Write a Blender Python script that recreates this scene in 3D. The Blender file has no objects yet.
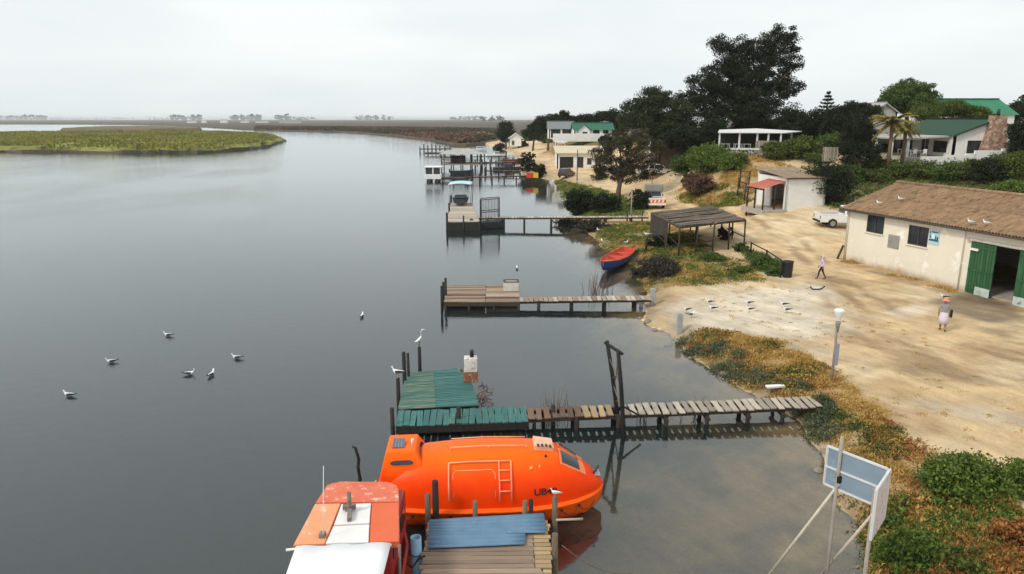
import bpy, bmesh, math, random
import numpy as np
from mathutils import Vector, Matrix, Euler

# ------------------------------------------------------------------ camera, sky, sun, exposure
scene = bpy.context.scene
CAM_H, FOC, PITCH = 11.5, 720.0, math.atan(168/720)
cam_data = bpy.data.cameras.new('camera')
cam = bpy.data.objects.new('camera', cam_data)
scene.collection.objects.link(cam)
cam.location = (0, 0, CAM_H)
cam.rotation_euler = (math.radians(90)-PITCH, 0, 0)
cam_data.sensor_width = 36.0
cam_data.lens = 36.0*FOC/1024
cam_data.clip_start = 0.2
cam_data.clip_end = 30000
scene.camera = cam

SUN_EL, SUN_AZ = math.radians(45), math.radians(-124)     # azimuth from +Y towards +X
world = bpy.data.worlds.new('World'); scene.world = world; world.use_nodes = True
wn, wl = world.node_tree.nodes, world.node_tree.links
wn.clear()
w_out = wn.new('ShaderNodeOutputWorld')
w_sky = wn.new('ShaderNodeTexSky'); w_sky.sky_type = 'NISHITA'; w_sky.sun_disc = False
w_sky.sun_elevation = SUN_EL; w_sky.sun_rotation = SUN_AZ; w_sky.dust_density = 4.0
w_bg = wn.new('ShaderNodeBackground'); w_bg.inputs['Strength'].default_value = 0.1
wl.new(w_sky.outputs[0], w_bg.inputs['Color'])
w_tc = wn.new('ShaderNodeTexCoord')
w_map = wn.new('ShaderNodeMapping'); w_map.inputs['Scale'].default_value = (1.2, 1.2, 5.0)
w_noise = wn.new('ShaderNodeTexNoise'); w_noise.inputs['Scale'].default_value = 1.6
w_noise.inputs['Detail'].default_value = 5.0; w_noise.inputs['Roughness'].default_value = 0.5
wl.new(w_tc.outputs['Generated'], w_map.inputs['Vector']); wl.new(w_map.outputs[0], w_noise.inputs['Vector'])
w_ramp = wn.new('ShaderNodeValToRGB')
w_ramp.color_ramp.elements[0].position = 0.30; w_ramp.color_ramp.elements[0].color = (0.61, 0.665, 0.68, 1)
w_ramp.color_ramp.elements[1].position = 0.68; w_ramp.color_ramp.elements[1].color = (0.76, 0.785, 0.78, 1)
wl.new(w_noise.outputs['Fac'], w_ramp.inputs['Fac'])
w_cl = wn.new('ShaderNodeBackground'); w_cl.inputs['Strength'].default_value = 1.0
wl.new(w_ramp.outputs[0], w_cl.inputs['Color'])
w_mix = wn.new('ShaderNodeMixShader'); w_mix.inputs[0].default_value = 0.93      # closed overcast over the clear sky
wl.new(w_bg.outputs[0], w_mix.inputs[1]); wl.new(w_cl.outputs[0], w_mix.inputs[2]); wl.new(w_mix.outputs[0], w_out.inputs['Surface'])

sun_data = bpy.data.lights.new('sun', 'SUN'); sun_data.energy = 1.5; sun_data.angle = math.radians(10); sun_data.color = (1.0, 0.95, 0.87)
sun = bpy.data.objects.new('sun', sun_data); scene.collection.objects.link(sun)
sd = Vector((math.sin(SUN_AZ)*math.cos(SUN_EL), math.cos(SUN_AZ)*math.cos(SUN_EL), math.sin(SUN_EL)))
sun.rotation_euler = sd.to_track_quat('Z', 'Y').to_euler()
vs = scene.view_settings
vs.view_transform = 'Standard'; vs.look = 'None'; vs.gamma = 1.0; vs.use_curve_mapping = False; vs.exposure = 0.42
scene.cycles.max_bounces = 8; scene.cycles.transparent_max_bounces = 16; scene.cycles.volume_bounces = 1

# ------------------------------------------------------------------ helpers
rng = np.random.default_rng(7); random.seed(7)
C = scene.collection

def tag(o, label, cat, group=None):
    o['label'] = label; o['category'] = cat
    if group: o['group'] = group
    return o
def empty(name, loc=(0, 0, 0), rz=0.0, label=None, cat=None, group=None):
    o = bpy.data.objects.new(name, None); C.objects.link(o)
    o.location = loc; o.rotation_euler = (0, 0, rz); o.empty_display_size = 0.3
    if label: tag(o, label, cat, group)
    return o
def inst(name, me, parent=None, loc=(0, 0, 0), rot=(0, 0, 0), scl=(1, 1, 1)):
    o = bpy.data.objects.new(name, me); C.objects.link(o)
    if parent: o.parent = parent
    o.location = loc; o.rotation_euler = rot; o.scale = scl
    return o
def copy_tree(o, parent=None):
    c = o.copy(); C.objects.link(c); c.parent = parent
    for ch in list(o.children): copy_tree(ch, c)
    return c

def srgb(r, g, b):
    f = lambda c: ((c/255+0.055)/1.055)**2.4 if c > 10 else c/255/12.92
    return (f(r), f(g), f(b))

MATS = {}
def mat(name, c1, c2=None, rough=0.75, scale=4.0, bump=0.0, bscale=None, rand=0.0, metal=0.0, spec=0.35,
        stretch=(1, 1, 1), island=0.0, c3=None, spot=0.62, trans=0.0, wscale=None):
    """procedural Principled: noise between c1 and c2, optional worn patches c3, per-object / per-island value spread, noise bump"""
    if name in MATS: return MATS[name]
    m = bpy.data.materials.new(name); m.use_nodes = True
    n, l = m.node_tree.nodes, m.node_tree.links
    b = n['Principled BSDF']; b.inputs['Roughness'].default_value = rough; b.inputs['Metallic'].default_value = metal
    b.inputs['Specular IOR Level'].default_value = spec
    tc = n.new('ShaderNodeTexCoord'); mp = n.new('ShaderNodeMapping'); mp.inputs['Scale'].default_value = stretch
    l.new(tc.outputs['Object'], mp.inputs['Vector'])
    vec = mp.outputs[0]
    if rand:
        oi = n.new('ShaderNodeObjectInfo'); ad = n.new('ShaderNodeVectorMath'); ad.operation = 'MULTIPLY_ADD'
        cb = n.new('ShaderNodeCombineXYZ')
        for k in range(3): l.new(oi.outputs['Random'], cb.inputs[k])
        ad.inputs[1].default_value = (37, 53, 71); l.new(cb.outputs[0], ad.inputs[0]); l.new(vec, ad.inputs[2]); vec = ad.outputs[0]
    if c2 is None: c2 = tuple(v*0.72 for v in c1)
    nz = n.new('ShaderNodeTexNoise'); nz.inputs['Scale'].default_value = scale; nz.inputs['Detail'].default_value = 6; nz.inputs['Roughness'].default_value = 0.62
    l.new(vec, nz.inputs['Vector'])
    rp = n.new('ShaderNodeValToRGB'); rp.color_ramp.elements[0].position = 0.33; rp.color_ramp.elements[1].position = 0.67
    rp.color_ramp.elements[0].color = (*c1, 1); rp.color_ramp.elements[1].color = (*c2, 1)
    l.new(nz.outputs['Fac'], rp.inputs['Fac']); col = rp.outputs[0]
    if c3:
        n3 = n.new('ShaderNodeTexNoise'); n3.inputs['Scale'].default_value = wscale or scale*0.6; n3.inputs['Detail'].default_value = 8; n3.inputs['Roughness'].default_value = 0.7
        l.new(vec, n3.inputs['Vector'])
        r3 = n.new('ShaderNodeValToRGB'); r3.color_ramp.elements[0].position = spot-0.04; r3.color_ramp.elements[1].position = spot+0.05
        l.new(n3.outputs['Fac'], r3.inputs['Fac'])
        mx = n.new('ShaderNodeMix'); mx.data_type = 'RGBA'; l.new(r3.outputs[0], mx.inputs[0]); l.new(col, mx.inputs[6]); mx.inputs[7].default_value = (*c3, 1)
        col = mx.outputs[2]
    for amt, kind in ((rand, 'o'), (island, 'i')):
        if not amt: continue
        src = n.new('ShaderNodeObjectInfo').outputs['Random'] if kind == 'o' else n.new('ShaderNodeNewGeometry').outputs['Random Per Island']
        mr = n.new('ShaderNodeMapRange'); mr.inputs[3].default_value = 1-amt; mr.inputs[4].default_value = 1+amt
        l.new(src, mr.inputs[0])
        hs = n.new('ShaderNodeHueSaturation'); l.new(mr.outputs[0], hs.inputs['Value']); l.new(col, hs.inputs['Color']); col = hs.outputs[0]
    l.new(col, b.inputs['Base Color'])
    if bump:
        bn = n.new('ShaderNodeTexNoise'); bn.inputs['Scale'].default_value = bscale or scale*5; bn.inputs['Detail'].default_value = 5
        l.new(vec, bn.inputs['Vector'])
        bp = n.new('ShaderNodeBump'); bp.inputs['Strength'].default_value = min(1, bump); bp.inputs['Distance'].default_value = 0.02
        l.new(bn.outputs['Fac'], bp.inputs['Height']); l.new(bp.outputs[0], b.inputs['Normal'])
    if trans:
        tb = n.new('ShaderNodeBsdfTranslucent'); l.new(col, tb.inputs['Color'])
        ms = n.new('ShaderNodeMixShader'); ms.inputs[0].default_value = trans
        l.new(b.outputs[0], ms.inputs[1]); l.new(tb.outputs[0], ms.inputs[2]); l.new(ms.outputs[0], n['Material Output'].inputs['Surface'])
    MATS[name] = m
    return m

class MB:
    """collects boxes, tubes and lofts into one mesh; material index per face"""
    def __init__(s): s.v, s.f, s.m, s.sm = [], [], [], []
    def add(s, vs_, fs_, mi=0, smooth=False):
        o = len(s.v); s.v += [tuple(p) for p in vs_]
        for f in fs_: s.f.append([i+o for i in f]); s.m.append(mi); s.sm.append(smooth)
        return s
    def box(s, c, d, rot=None, mi=0, taper=1.0):
        hx, hy, hz = d[0]/2, d[1]/2, d[2]/2
        p = [Vector((x*hx*(taper if z > 0 else 1), y*hy*(taper if z > 0 else 1), z*hz)) for z in (-1, 1) for y in (-1, 1) for x in (-1, 1)]
        if rot is not None:
            R = rot if isinstance(rot, Matrix) else Euler(rot).to_matrix()
            p = [R @ q for q in p]
        p = [q+Vector(c) for q in p]
        return s.add(p, [(0, 2, 3, 1), (4, 5, 7, 6), (0, 1, 5, 4), (1, 3, 7, 5), (3, 2, 6, 7), (2, 0, 4, 6)], mi)
    def bar(s, a, b, w, h=None, mi=0):
        a, b = Vector(a), Vector(b); d = b-a; L = d.length
        q = d.to_track_quat('X', 'Z').to_matrix()
        return s.box((a+b)/2, (L, w, h or w), q, mi)
    def tube(s, pts, r, n=8, mi=0, cap=True):
        pts = [Vector(p) for p in pts]; k = len(pts)
        rs = r if isinstance(r, (list, tuple)) else [r]*k
        vs_, fs_ = [], []
        for i, p in enumerate(pts):
            t = (pts[min(i+1, k-1)]-pts[max(i-1, 0)]).normalized()
            a = t.orthogonal().normalized() if i == 0 else (pa-t*pa.dot(t)).normalized()
            pa = a; b = t.cross(a)
            for j in range(n):
                an = 2*math.pi*j/n
                vs_.append(p+(a*math.cos(an)+b*math.sin(an))*rs[i])
        for i in range(k-1):
            for j in range(n):
                fs_.append((i*n+j, i*n+(j+1) % n, (i+1)*n+(j+1) % n, (i+1)*n+j))
        s.add(vs_, fs_, mi, True)
        if cap:
            o = len(s.v)-len(vs_)
            s.f.append([o+j for j in range(n)][::-1]); s.m.append(mi); s.sm.append(False)
            s.f.append([o+(k-1)*n+j for j in range(n)]); s.m.append(mi); s.sm.append(False)
        return s
    def grid(s, rows, mi=0, smooth=True, closed=False):
        m = len(rows[0]); vs_ = [p for r in rows for p in r]; fs_ = []
        for i in range(len(rows)-1):
            for j in range(m if closed else m-1):
                j2 = (j+1) % m
                fs_.append((i*m+j, i*m+j2, (i+1)*m+j2, (i+1)*m+j))
        return s.add(vs_, fs_, mi, smooth)
    def slab(s, quad, t, mi=0):
        """quad (4 points) thickened by t along its normal"""
        q = [Vector(p) for p in quad]; nrm = (q[1]-q[0]).cross(q[3]-q[0]).normalized()*t
        p = q+[a-nrm for a in q]
        return s.add(p, [(0, 1, 2, 3), (7, 6, 5, 4), (0, 4, 5, 1), (1, 5, 6, 2), (2, 6, 7, 3), (3, 7, 4, 0)], mi)
    def ball(s, c, r, n=10, m=7, mi=0, noise=0.0):
        rx, ry, rz = (r, r, r) if not isinstance(r, (tuple, list)) else r
        rows = []
        for i in range(m+1):
            th = math.pi*i/m
            rows.append([(c[0]+rx*math.sin(th)*math.cos(2*math.pi*j/n)*(1+noise*random.uniform(-1, 1)), c[1]+ry*math.sin(th)*math.sin(2*math.pi*j/n)*(1+noise*random.uniform(-1, 1)), c[2]-rz*math.cos(th)) for j in range(n)])
        return s.grid(rows, mi, True, True)
    def mesh(s, name, mats):
        me = bpy.data.meshes.new(name); me.from_pydata(s.v, [], s.f)
        mats = mats if isinstance(mats, (list, tuple)) else [mats]
        for m in mats: me.materials.append(m)
        me.polygons.foreach_set('material_index', s.m); me.polygons.foreach_set('use_smooth', s.sm)
        me.update()
        bm = bmesh.new(); bm.from_mesh(me); bmesh.ops.remove_doubles(bm, verts=bm.verts, dist=1e-5); bmesh.ops.recalc_face_normals(bm, faces=bm.faces); bm.to_mesh(me); bm.free()
        return me
    def build(s, name, mats, parent=None, loc=(0, 0, 0), rot=(0, 0, 0), bevel=0.0):
        o = inst(name, s.mesh(name, mats), parent, loc, rot)
        if bevel:
            md = o.modifiers.new('bevel', 'BEVEL'); md.width = bevel; md.segments = 2; md.limit_method = 'ANGLE'
        return o

def ray(px, py):
    u, v = (px-512)/FOC, (287-py)/FOC
    return Vector((u, math.cos(PITCH)+v*math.sin(PITCH), -math.sin(PITCH)+v*math.cos(PITCH)))
def onz(px, py, z=0.0):
    d = ray(px, py); t = (z-CAM_H)/d.z
    return Vector((d.x*t, d.y*t, z))
def ony(px, py, Y):
    d = ray(px, py); t = Y/d.y
    return Vector((d.x*t, Y, CAM_H+d.z*t))
def ppm(p): return FOC/(p[1]*math.cos(PITCH)+(CAM_H-p[2])*math.sin(PITCH))     # pixels per metre at a point

# ------------------------------------------------------------------ terrain
SH_Y = np.array([-60, 8, 16.5, 20.2, 23.3, 26.3, 30.1, 33.2, 36.8, 41.0, 45.0, 50, 55.0, 60, 66.6, 74, 80, 88, 100, 120, 138, 148, 158, 178, 200, 221, 279, 330, 361, 378, 2000])
SH_X = np.array([7.0, 8.6, 9.25, 10.4, 10.9, 11.3, 10.3, 9.1, 8.2, 7.9, 8.6, 9.3, 9.6, 9.2, 8.2, 7.9, 7.6, 7.5, 7.6, 8.2, 8.2, 4.6, 1.6, 1.2, 2.4, 3.4, -2.7, -9, -16, -26, -26])
CP = np.array([
 (12,14,.7),(20,14,.9),(32,14,1.0),(50,18,1.2),(14,24,.65),(15,30,.7),(22,36,.75),(30,41,.85),(26.2,56,.95),(18,48,.75),(12,42,.6),(12,60,.65),(14,67,.8),(18,72,.95),(20,62,.85),
 (29,66,1.4),(33,70,1.7),(24,75,1.25),(17,87,1.1),(25,74,1.7),(27.5,73,2.1),(31,72,2.2),(28,80,2.5),(25,88,1.7),(21,95,1.4),
 (38,55,1.2),(40,46,1.1),(37,61,1.6),(42,66,2.8),(44,72,3.8),(50,80,6.3),(55,86,7.0),(65,84,7.1),(52,92,7.1),(70,100,7.8),(48,74,4.6),(60,72,4.6),(50,58,2.4),(60,45,2.4),
 (34,100,6.9),(30,97,6.1),(27.5,92,3.9),(40,100,7.1),(36,92,5.2),(41,88,5.6),(46,96,6.9),(35,84,3.4),(38,79,3.5),(44,84,5.3),
 (37,118,7.2),(25,118,5.2),(27,106,5.0),(60,130,8.2),(90,100,7.8),(100,150,8.5),(22,103,2.0),(24,110,3.6),
 (15,100,1.0),(14,120,1.0),(13,140,1.0),(14,160,1.1),(10,190,1.1),(8,215,1.1),(20,128,1.1),(20,145,1.0),(18,163,1.1),
 (18,176,6.0),(30,178,6.3),(27,150,4.0),(31,160,6.0),(13,200,3.4),(16,212,5.0),(25,135,2.6),(24,175,6.2),(40,200,6.8),(26,190,6.3),(12,180,1.6),
 (4,260,1.0),(14,268,2.5),(0,300,.9),(30,300,3.6),(80,300,5),(-10,355,.7),(50,400,1.8),(200,400,1.5),(300,200,6),(150,60,6),(120,20,3),(60,30,2),(400,800,1),(200,1200,.8),(800,300,2),(60,-50,1.2),(200,-60,2)], float)
def _kern(r): return np.sqrt(r*r+9.0)
_d = np.hypot(CP[:, None, 0]-CP[None, :, 0], CP[:, None, 1]-CP[None, :, 1])
_W = np.linalg.solve(np.block([[_kern(_d)+np.eye(len(CP))*0.05, np.ones((len(CP), 1))], [np.ones((1, len(CP))), np.zeros((1, 1))]]), np.append(CP[:, 2], 0))
def _hash(ix, iy):
    h = np.sin(ix*127.1+iy*311.7)*43758.5453
    return h-np.floor(h)
def vnoise(x, y):
    ix, iy = np.floor(x), np.floor(y); fx, fy = x-ix, y-iy
    fx, fy = fx*fx*(3-2*fx), fy*fy*(3-2*fy)
    return (_hash(ix, iy)*(1-fx)+_hash(ix+1, iy)*fx)*(1-fy)+(_hash(ix, iy+1)*(1-fx)+_hash(ix+1, iy+1)*fx)*fy
def fbm(x, y, o=4):
    s, a = 0, 0.5
    for k in range(o): s = s+a*vnoise(x*2**k+17*k, y*2**k-9*k); a *= 0.5
    return s
def sstep(a, b, x):
    t = np.clip((x-a)/(b-a), 0, 1); return t*t*(3-2*t)
def shore_d(x, y):
    xs = np.interp(y, SH_Y, SH_X)
    wob = (fbm(x*0.35, y*0.35, 3)-0.45)*2.2*np.clip(1-y/300, 0.2, 1)
    return (x-xs)+wob
def height(x, y):
    x = np.asarray(x, float); y = np.asarray(y, float)
    sh = x.shape; x = x.ravel(); y = y.ravel()
    d = shore_d(x, y)
    r = np.hypot(x[:, None]-CP[None, :, 0], y[:, None]-CP[None, :, 1])
    z = _kern(r) @ _W[:-1]+_W[-1]
    z = np.clip(z, 0.45, 9.5)
    far = sstep(500, 1500, np.hypot(x, y)); z = z*(1-far)+0.7*far
    z = z+(fbm(x*0.6, y*0.6)-0.47)*0.16
    land = sstep(0, 1.9, d)
    bed = -1.9*(1-np.exp(-(np.minimum(d, 0)/np.interp(y, [23, 30], [9.0, 4.2]))**2))-.10*(1-np.exp(np.minimum(d, 0)/.5))
    out = np.where(d > 0, land*z+0.015*d/(1+np.abs(d)), bed)
    return out.reshape(sh)
def hz(x, y): return float(height(np.array([x]), np.array([y]))[0])
_fx = np.array([])
def gnd(px, py):
    """the terrain point seen at a photo pixel"""
    d = ray(px, py); t = np.geomspace(12, 900, 1500)
    z = CAM_H+d.z*t; h = np.maximum(height(d.x*t, d.y*t), 0)
    i = int(np.argmax(z <= h))
    if z[i] > h[i]: i = len(t)-1
    a = (z[i-1]-h[i-1])/((z[i-1]-h[i-1])-(z[i]-h[i])+1e-9); tt = t[i-1]+(t[i]-t[i-1])*a
    return Vector((d.x*tt, d.y*tt, hz(d.x*tt, d.y*tt)))
def zone(pix): return np.array([gnd(*p)[:2] for p in pix])
def sdf(x, y, poly):
    """signed distance (positive inside) to a closed polygon"""
    n = len(poly); best = np.full(x.shape, 1e9); ins = np.zeros(x.shape, bool)
    for i in range(n):
        a, b = poly[i], poly[(i+1) % n]; e = b-a
        t = np.clip(((x-a[0])*e[0]+(y-a[1])*e[1])/(e@e+1e-9), 0, 1)
        best = np.minimum(best, np.hypot(x-a[0]-t*e[0], y-a[1]-t*e[1]))
        c = ((a[1] > y) != (b[1] > y)) & (x < (b[0]-a[0])*(y-a[1])/((b[1]-a[1])+1e-12)+a[0])
        ins ^= c
    return np.where(ins, best, -best)

Z_GOLD = zone([(684, 338), (735, 333), (790, 350), (838, 376), (885, 415), (915, 448), (935, 490), (950, 574), (880, 574), (868, 520), (858, 470), (838, 420), (806, 404), (780, 392), (745, 366), (705, 350)])
Z_DARK = zone([(674, 338), (700, 345), (735, 355), (770, 371), (805, 388), (826, 402), (836, 425), (830, 440), (812, 425), (800, 408), (770, 396), (735, 380), (695, 356)])
Z_SIDE = zone([(598, 228), (640, 222), (690, 232), (705, 252), (760, 268), (755, 280), (690, 285), (655, 293), (640, 290), (625, 270), (600, 245)])
Z_FENCE = zone([(742, 248), (785, 265), (782, 276), (760, 270)])
Z_GREEN = zone([(556, 181), (600, 190), (640, 205), (640, 215), (600, 220), (580, 216), (566, 200)])
Z_CONC = zone([(690, 300), (740, 288), (810, 288), (830, 300), (835, 330), (790, 345), (735, 332), (690, 335), (672, 318)])
Z_TRACK = zone([(830, 265), (880, 290), (940, 330), (1024, 330), (1024, 385), (960, 385), (880, 360), (850, 330), (820, 300)])
Z_DUNE = zone([(672, 196), (700, 170), (770, 158), (790, 165), (760, 190), (740, 205), (700, 205)])
Z_SLOPE = zone([(800, 168), (860, 168), (1024, 160), (1040, 200), (980, 196), (900, 182), (850, 200), (815, 200)])
Z_SLOPE = np.vstack([Z_SLOPE, [(36, 62)]])
Z_UP = np.array([(26, 98), (60, 96), (70, 92), (140, 80), (300, 160), (200, 400), (40, 320), (16, 270), (10, 205), (24, 190), (29, 165), (27, 140), (25, 120)], float)
Z_DAMP = zone([(936, 300), (975, 293), (1012, 303), (1024, 312), (1024, 322), (985, 320), (940, 312)])
Z_BROWN = zone([(528, 152), (532, 144), (545, 141), (557, 143), (558, 151), (545, 153)])
Z_PUD = zone([(925, 402), (970, 405), (1024, 412), (1024, 425), (960, 420)])

def axis(lo, hi, step, far_lo, far_hi, g=1.09):
    a = list(np.arange(lo, hi+1e-6, step))
    s, v = step, lo
    lo_l = []
    while v > far_lo: s *= g; v -= s; lo_l.append(v)
    s, v = step, hi; hi_l = []
    while v < far_hi: s *= g; v += s; hi_l.append(v)
    return np.array(lo_l[::-1]+a+hi_l)
gx = axis(4.5, 38, 0.28, -12000, 12000, 1.085); gy = axis(13, 72, 0.28, -400, 12000, 1.03)
X, Y = np.meshgrid(gx, gy)
Zg = height(X, Y)
Zg = np.where((X < -26) & (Y > 60), np.minimum(Zg, -1.5), Zg)
nx, ny = len(gx), len(gy)
def fast_mesh(name, co, faces4, mats):
    me = bpy.data.meshes.new(name)
    me.vertices.add(len(co)); me.vertices.foreach_set('co', np.ascontiguousarray(co, dtype=np.float32).ravel())
    k = faces4.shape[1]; nf = len(faces4)
    me.loops.add(nf*k); me.loops.foreach_set('vertex_index', np.ascontiguousarray(faces4, dtype=np.int32).ravel())
    me.polygons.add(nf); me.polygons.foreach_set('loop_start', np.arange(0, nf*k, k, dtype=np.int32))
    for m in (mats if isinstance(mats, (list, tuple)) else [mats]): me.materials.append(m)
    me.update(calc_edges=True)
    return me
ii = (np.arange(ny-1)[:, None]*nx+np.arange(nx-1)[None, :]).ravel()
gf = np.stack([ii, ii+1, ii+nx+1, ii+nx], 1)
# base colour of the soil itself, by what lies where
x, y, z = X.ravel(), Y.ravel(), Zg.ravel()
wob = (fbm(x*0.5, y*0.5)-0.47)*4
sand = np.array([.59, .43, .245]); col = np.tile(sand, (len(x), 1))
def lay(w, c):
    global col
    w = np.clip(w, 0, 1)[:, None]; col = col*(1-w)+np.array(c)*w
n1 = fbm(x*0.23+5, y*0.23, 4); n2 = fbm(x*1.3, y*0.8+40, 4)
lay(sstep(.45, .62, n1)*0.6, (.63, .51, .34))
lay(sstep(.52, .66, fbm(x*.4+50, y*.4+8, 4))*.5, (.40, .25, .115))
lay(sstep(-1.5, 1.5, sdf(x, y, Z_TRACK)+wob*1.4)*0.7*sstep(.35, .6, fbm((x*.9+y*.42)*.8+9, (y*.9-x*.42)*.22, 4)), (.19, .125, .07))
lay(sstep(-2.2, 1.6, sdf(x, y, Z_CONC)+wob*1.3)*0.85, (.70, .62, .50))
def ruts(pix, off, w_, a_, c):
    pl = zone(pix); best = np.full(x.shape, 1e9)
    for i in range(len(pl)-1):
        e = pl[i+1]-pl[i]; nn = np.array([-e[1], e[0]])/np.hypot(*e)
        for o_ in off:
            p0 = pl[i]+nn*o_; t = np.clip(((x-p0[0])*e[0]+(y-p0[1])*e[1])/(e@e), 0, 1); best = np.minimum(best, np.hypot(x-p0[0]-t*e[0], y-p0[1]-t*e[1]))
    lay((1-sstep(w_*.3, w_, best+(fbm(x*1.1, y*1.1, 3)-.45)*.5))*a_*sstep(.3, .5, fbm(x*.35+3, y*.35, 3)), c)
ruts([(735, 212), (790, 238), (842, 285), (900, 322), (960, 340), (1024, 348)], (-.75, .75), .42, .6, (.27, .18, .10))
ruts([(700, 200), (770, 235), (830, 290), (880, 338), (950, 372), (1024, 386)], (-.8, .8), .45, .55, (.30, .20, .115))
ruts([(846, 262), (900, 279), (960, 296), (1024, 314)], (0, .7), .8, .6, (.24, .165, .10))
ruts([(800, 322), (850, 326), (905, 352), (960, 395), (1024, 440)], (-.7, .7), .4, .5, (.34, .225, .125))
ruts([(836, 312), (868, 322), (900, 318), (930, 308)], (0, .6), .7, .5, (.72, .65, .55))
lay(sstep(-.6, .6, sdf(x, y, Z_DAMP)+wob*0.5)*0.75, (.13, .095, .07))
lay(sstep(-.5, .5, sdf(x, y, Z_PUD)+wob*0.6)*0.35, (.40, .40, .40))
lay(sstep(-1.5, 2, sdf(x, y, Z_DUNE)+wob)*0.7, (.38, .25, .11))
lay(sstep(-1, 1, sdf(x, y, Z_GOLD)+wob*0.4)*0.9, (.42, .26, .10))
lay(sstep(-.5, .5, sdf(x, y, Z_DARK)+wob*0.3)*0.95, (.08, .075, .035))
lay(sstep(-1, 1, sdf(x, y, Z_SIDE)+wob*0.5)*0.85, (.24, .19, .06))
lay(sstep(-.4, .4, sdf(x, y, Z_FENCE)+wob*0.2)*0.9, (.13, .14, .05))
lay(sstep(-1, 1, sdf(x, y, Z_GREEN)+wob*0.4)*0.9, (.11, .15, .03))
lay(sstep(-2, 2, sdf(x, y, Z_SLOPE)+wob)*0.9, (.12, .11, .04))
lay(sstep(-2, 2, sdf(x, y, Z_UP)+wob)*0.85, (.13, .11, .05))
lay(sstep(1.7, 2.6, z+wob*.2)*(y > 168)*(y < 290)*(x < 26)*0.9, (.27, .15, .065))
lay(sstep(4.6, 5.4, z+wob*.2)*(y > 168)*(y < 290)*(x < 30)*0.8, (.12, .12, .05))
lay(sstep(350, 600, np.hypot(x, y)), (.14, .11, .075))
dsh = shore_d(x, y)
lay((1-sstep(.2, 1.0, z))*0.55*(dsh > 0), (.20, .15, .10))
lay((dsh <= 0)*1.0, (.80, .57, .28))
deep = 1-np.exp(-(np.minimum(dsh, 0)/np.interp(y, [23, 30], [7.5, 3.0]))**2)
lay((dsh <= 0)*sstep(.42, .6, fbm(x*0.9, y*0.7+3, 4))*0.55, (.22, .18, .13))
lay((dsh <= 0)*np.clip(deep*1.05, 0, 1), (.018, .025, .025))
ground_mat = bpy.data.materials.new('sandy_ground'); ground_mat.use_nodes = True
def ground_nodes(m):
    n, l = m.node_tree.nodes, m.node_tree.links; b = n['Principled BSDF']; b.inputs['Roughness'].default_value = 0.9; b.inputs['Specular IOR Level'].default_value = 0.15
    at = n.new('ShaderNodeVertexColor'); at.layer_name = 'soil'
    tc = n.new('ShaderNodeTexCoord')
    col = at.outputs['Color']
    for sc, st, lo, hi in ((0.5, (1, 1, 1), .82, 1.2), (9, (1, 1, 1), .90, 1.12), (1.0, (1.0, 5.5, 1), .76, 1.2), (3.2, (1.0, 3.5, 1), .86, 1.12), (28, (1, 1, 1), .88, 1.12)):
        mp = n.new('ShaderNodeMapping'); mp.vector_type = 'TEXTURE'; mp.inputs['Scale'].default_value = st; mp.inputs['Rotation'].default_value = (0, 0, 0.43)
        l.new(tc.outputs['Object'], mp.inputs[0])
        nz = n.new('ShaderNodeTexNoise'); nz.inputs['Scale'].default_value = sc; nz.inputs['Detail'].default_value = 8; nz.inputs['Roughness'].default_value = .65
        l.new(mp.outputs[0], nz.inputs['Vector'])
        mr = n.new('ShaderNodeMapRange'); mr.inputs[1].default_value = .3; mr.inputs[2].default_value = .7; mr.inputs[3].default_value = lo; mr.inputs[4].default_value = hi
        l.new(nz.outputs['Fac'], mr.inputs[0])
        hs = n.new('ShaderNodeHueSaturation'); l.new(mr.outputs[0], hs.inputs['Value']); l.new(col, hs.inputs['Color']); col = hs.outputs[0]
    l.new(col, b.inputs['Base Color'])
    bn = n.new('ShaderNodeTexNoise'); bn.inputs['Scale'].default_value = 6; bn.inputs['Detail'].default_value = 8; bn.inputs['Roughness'].default_value = .7
    l.new(tc.outputs['Object'], bn.inputs['Vector'])
    bp = n.new('ShaderNodeBump'); bp.inputs['Strength'].default_value = .6; bp.inputs['Distance'].default_value = .06
    l.new(bn.outputs['Fac'], bp.inputs['Height']); l.new(bp.outputs[0], b.inputs['Normal'])
ground_nodes(ground_mat)
gme = fast_mesh('ground', np.stack([x, y, z], 1), gf, ground_mat)
ca = gme.color_attributes.new('soil', 'FLOAT_COLOR', 'POINT')
ca.data.foreach_set('color', np.concatenate([col, np.ones((len(x), 1))], 1).astype(np.float32).ravel())
gme.polygons.foreach_set('use_smooth', np.ones(len(gf), bool))
ground = inst('ground', gme); ground['kind'] = 'structure'

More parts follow.
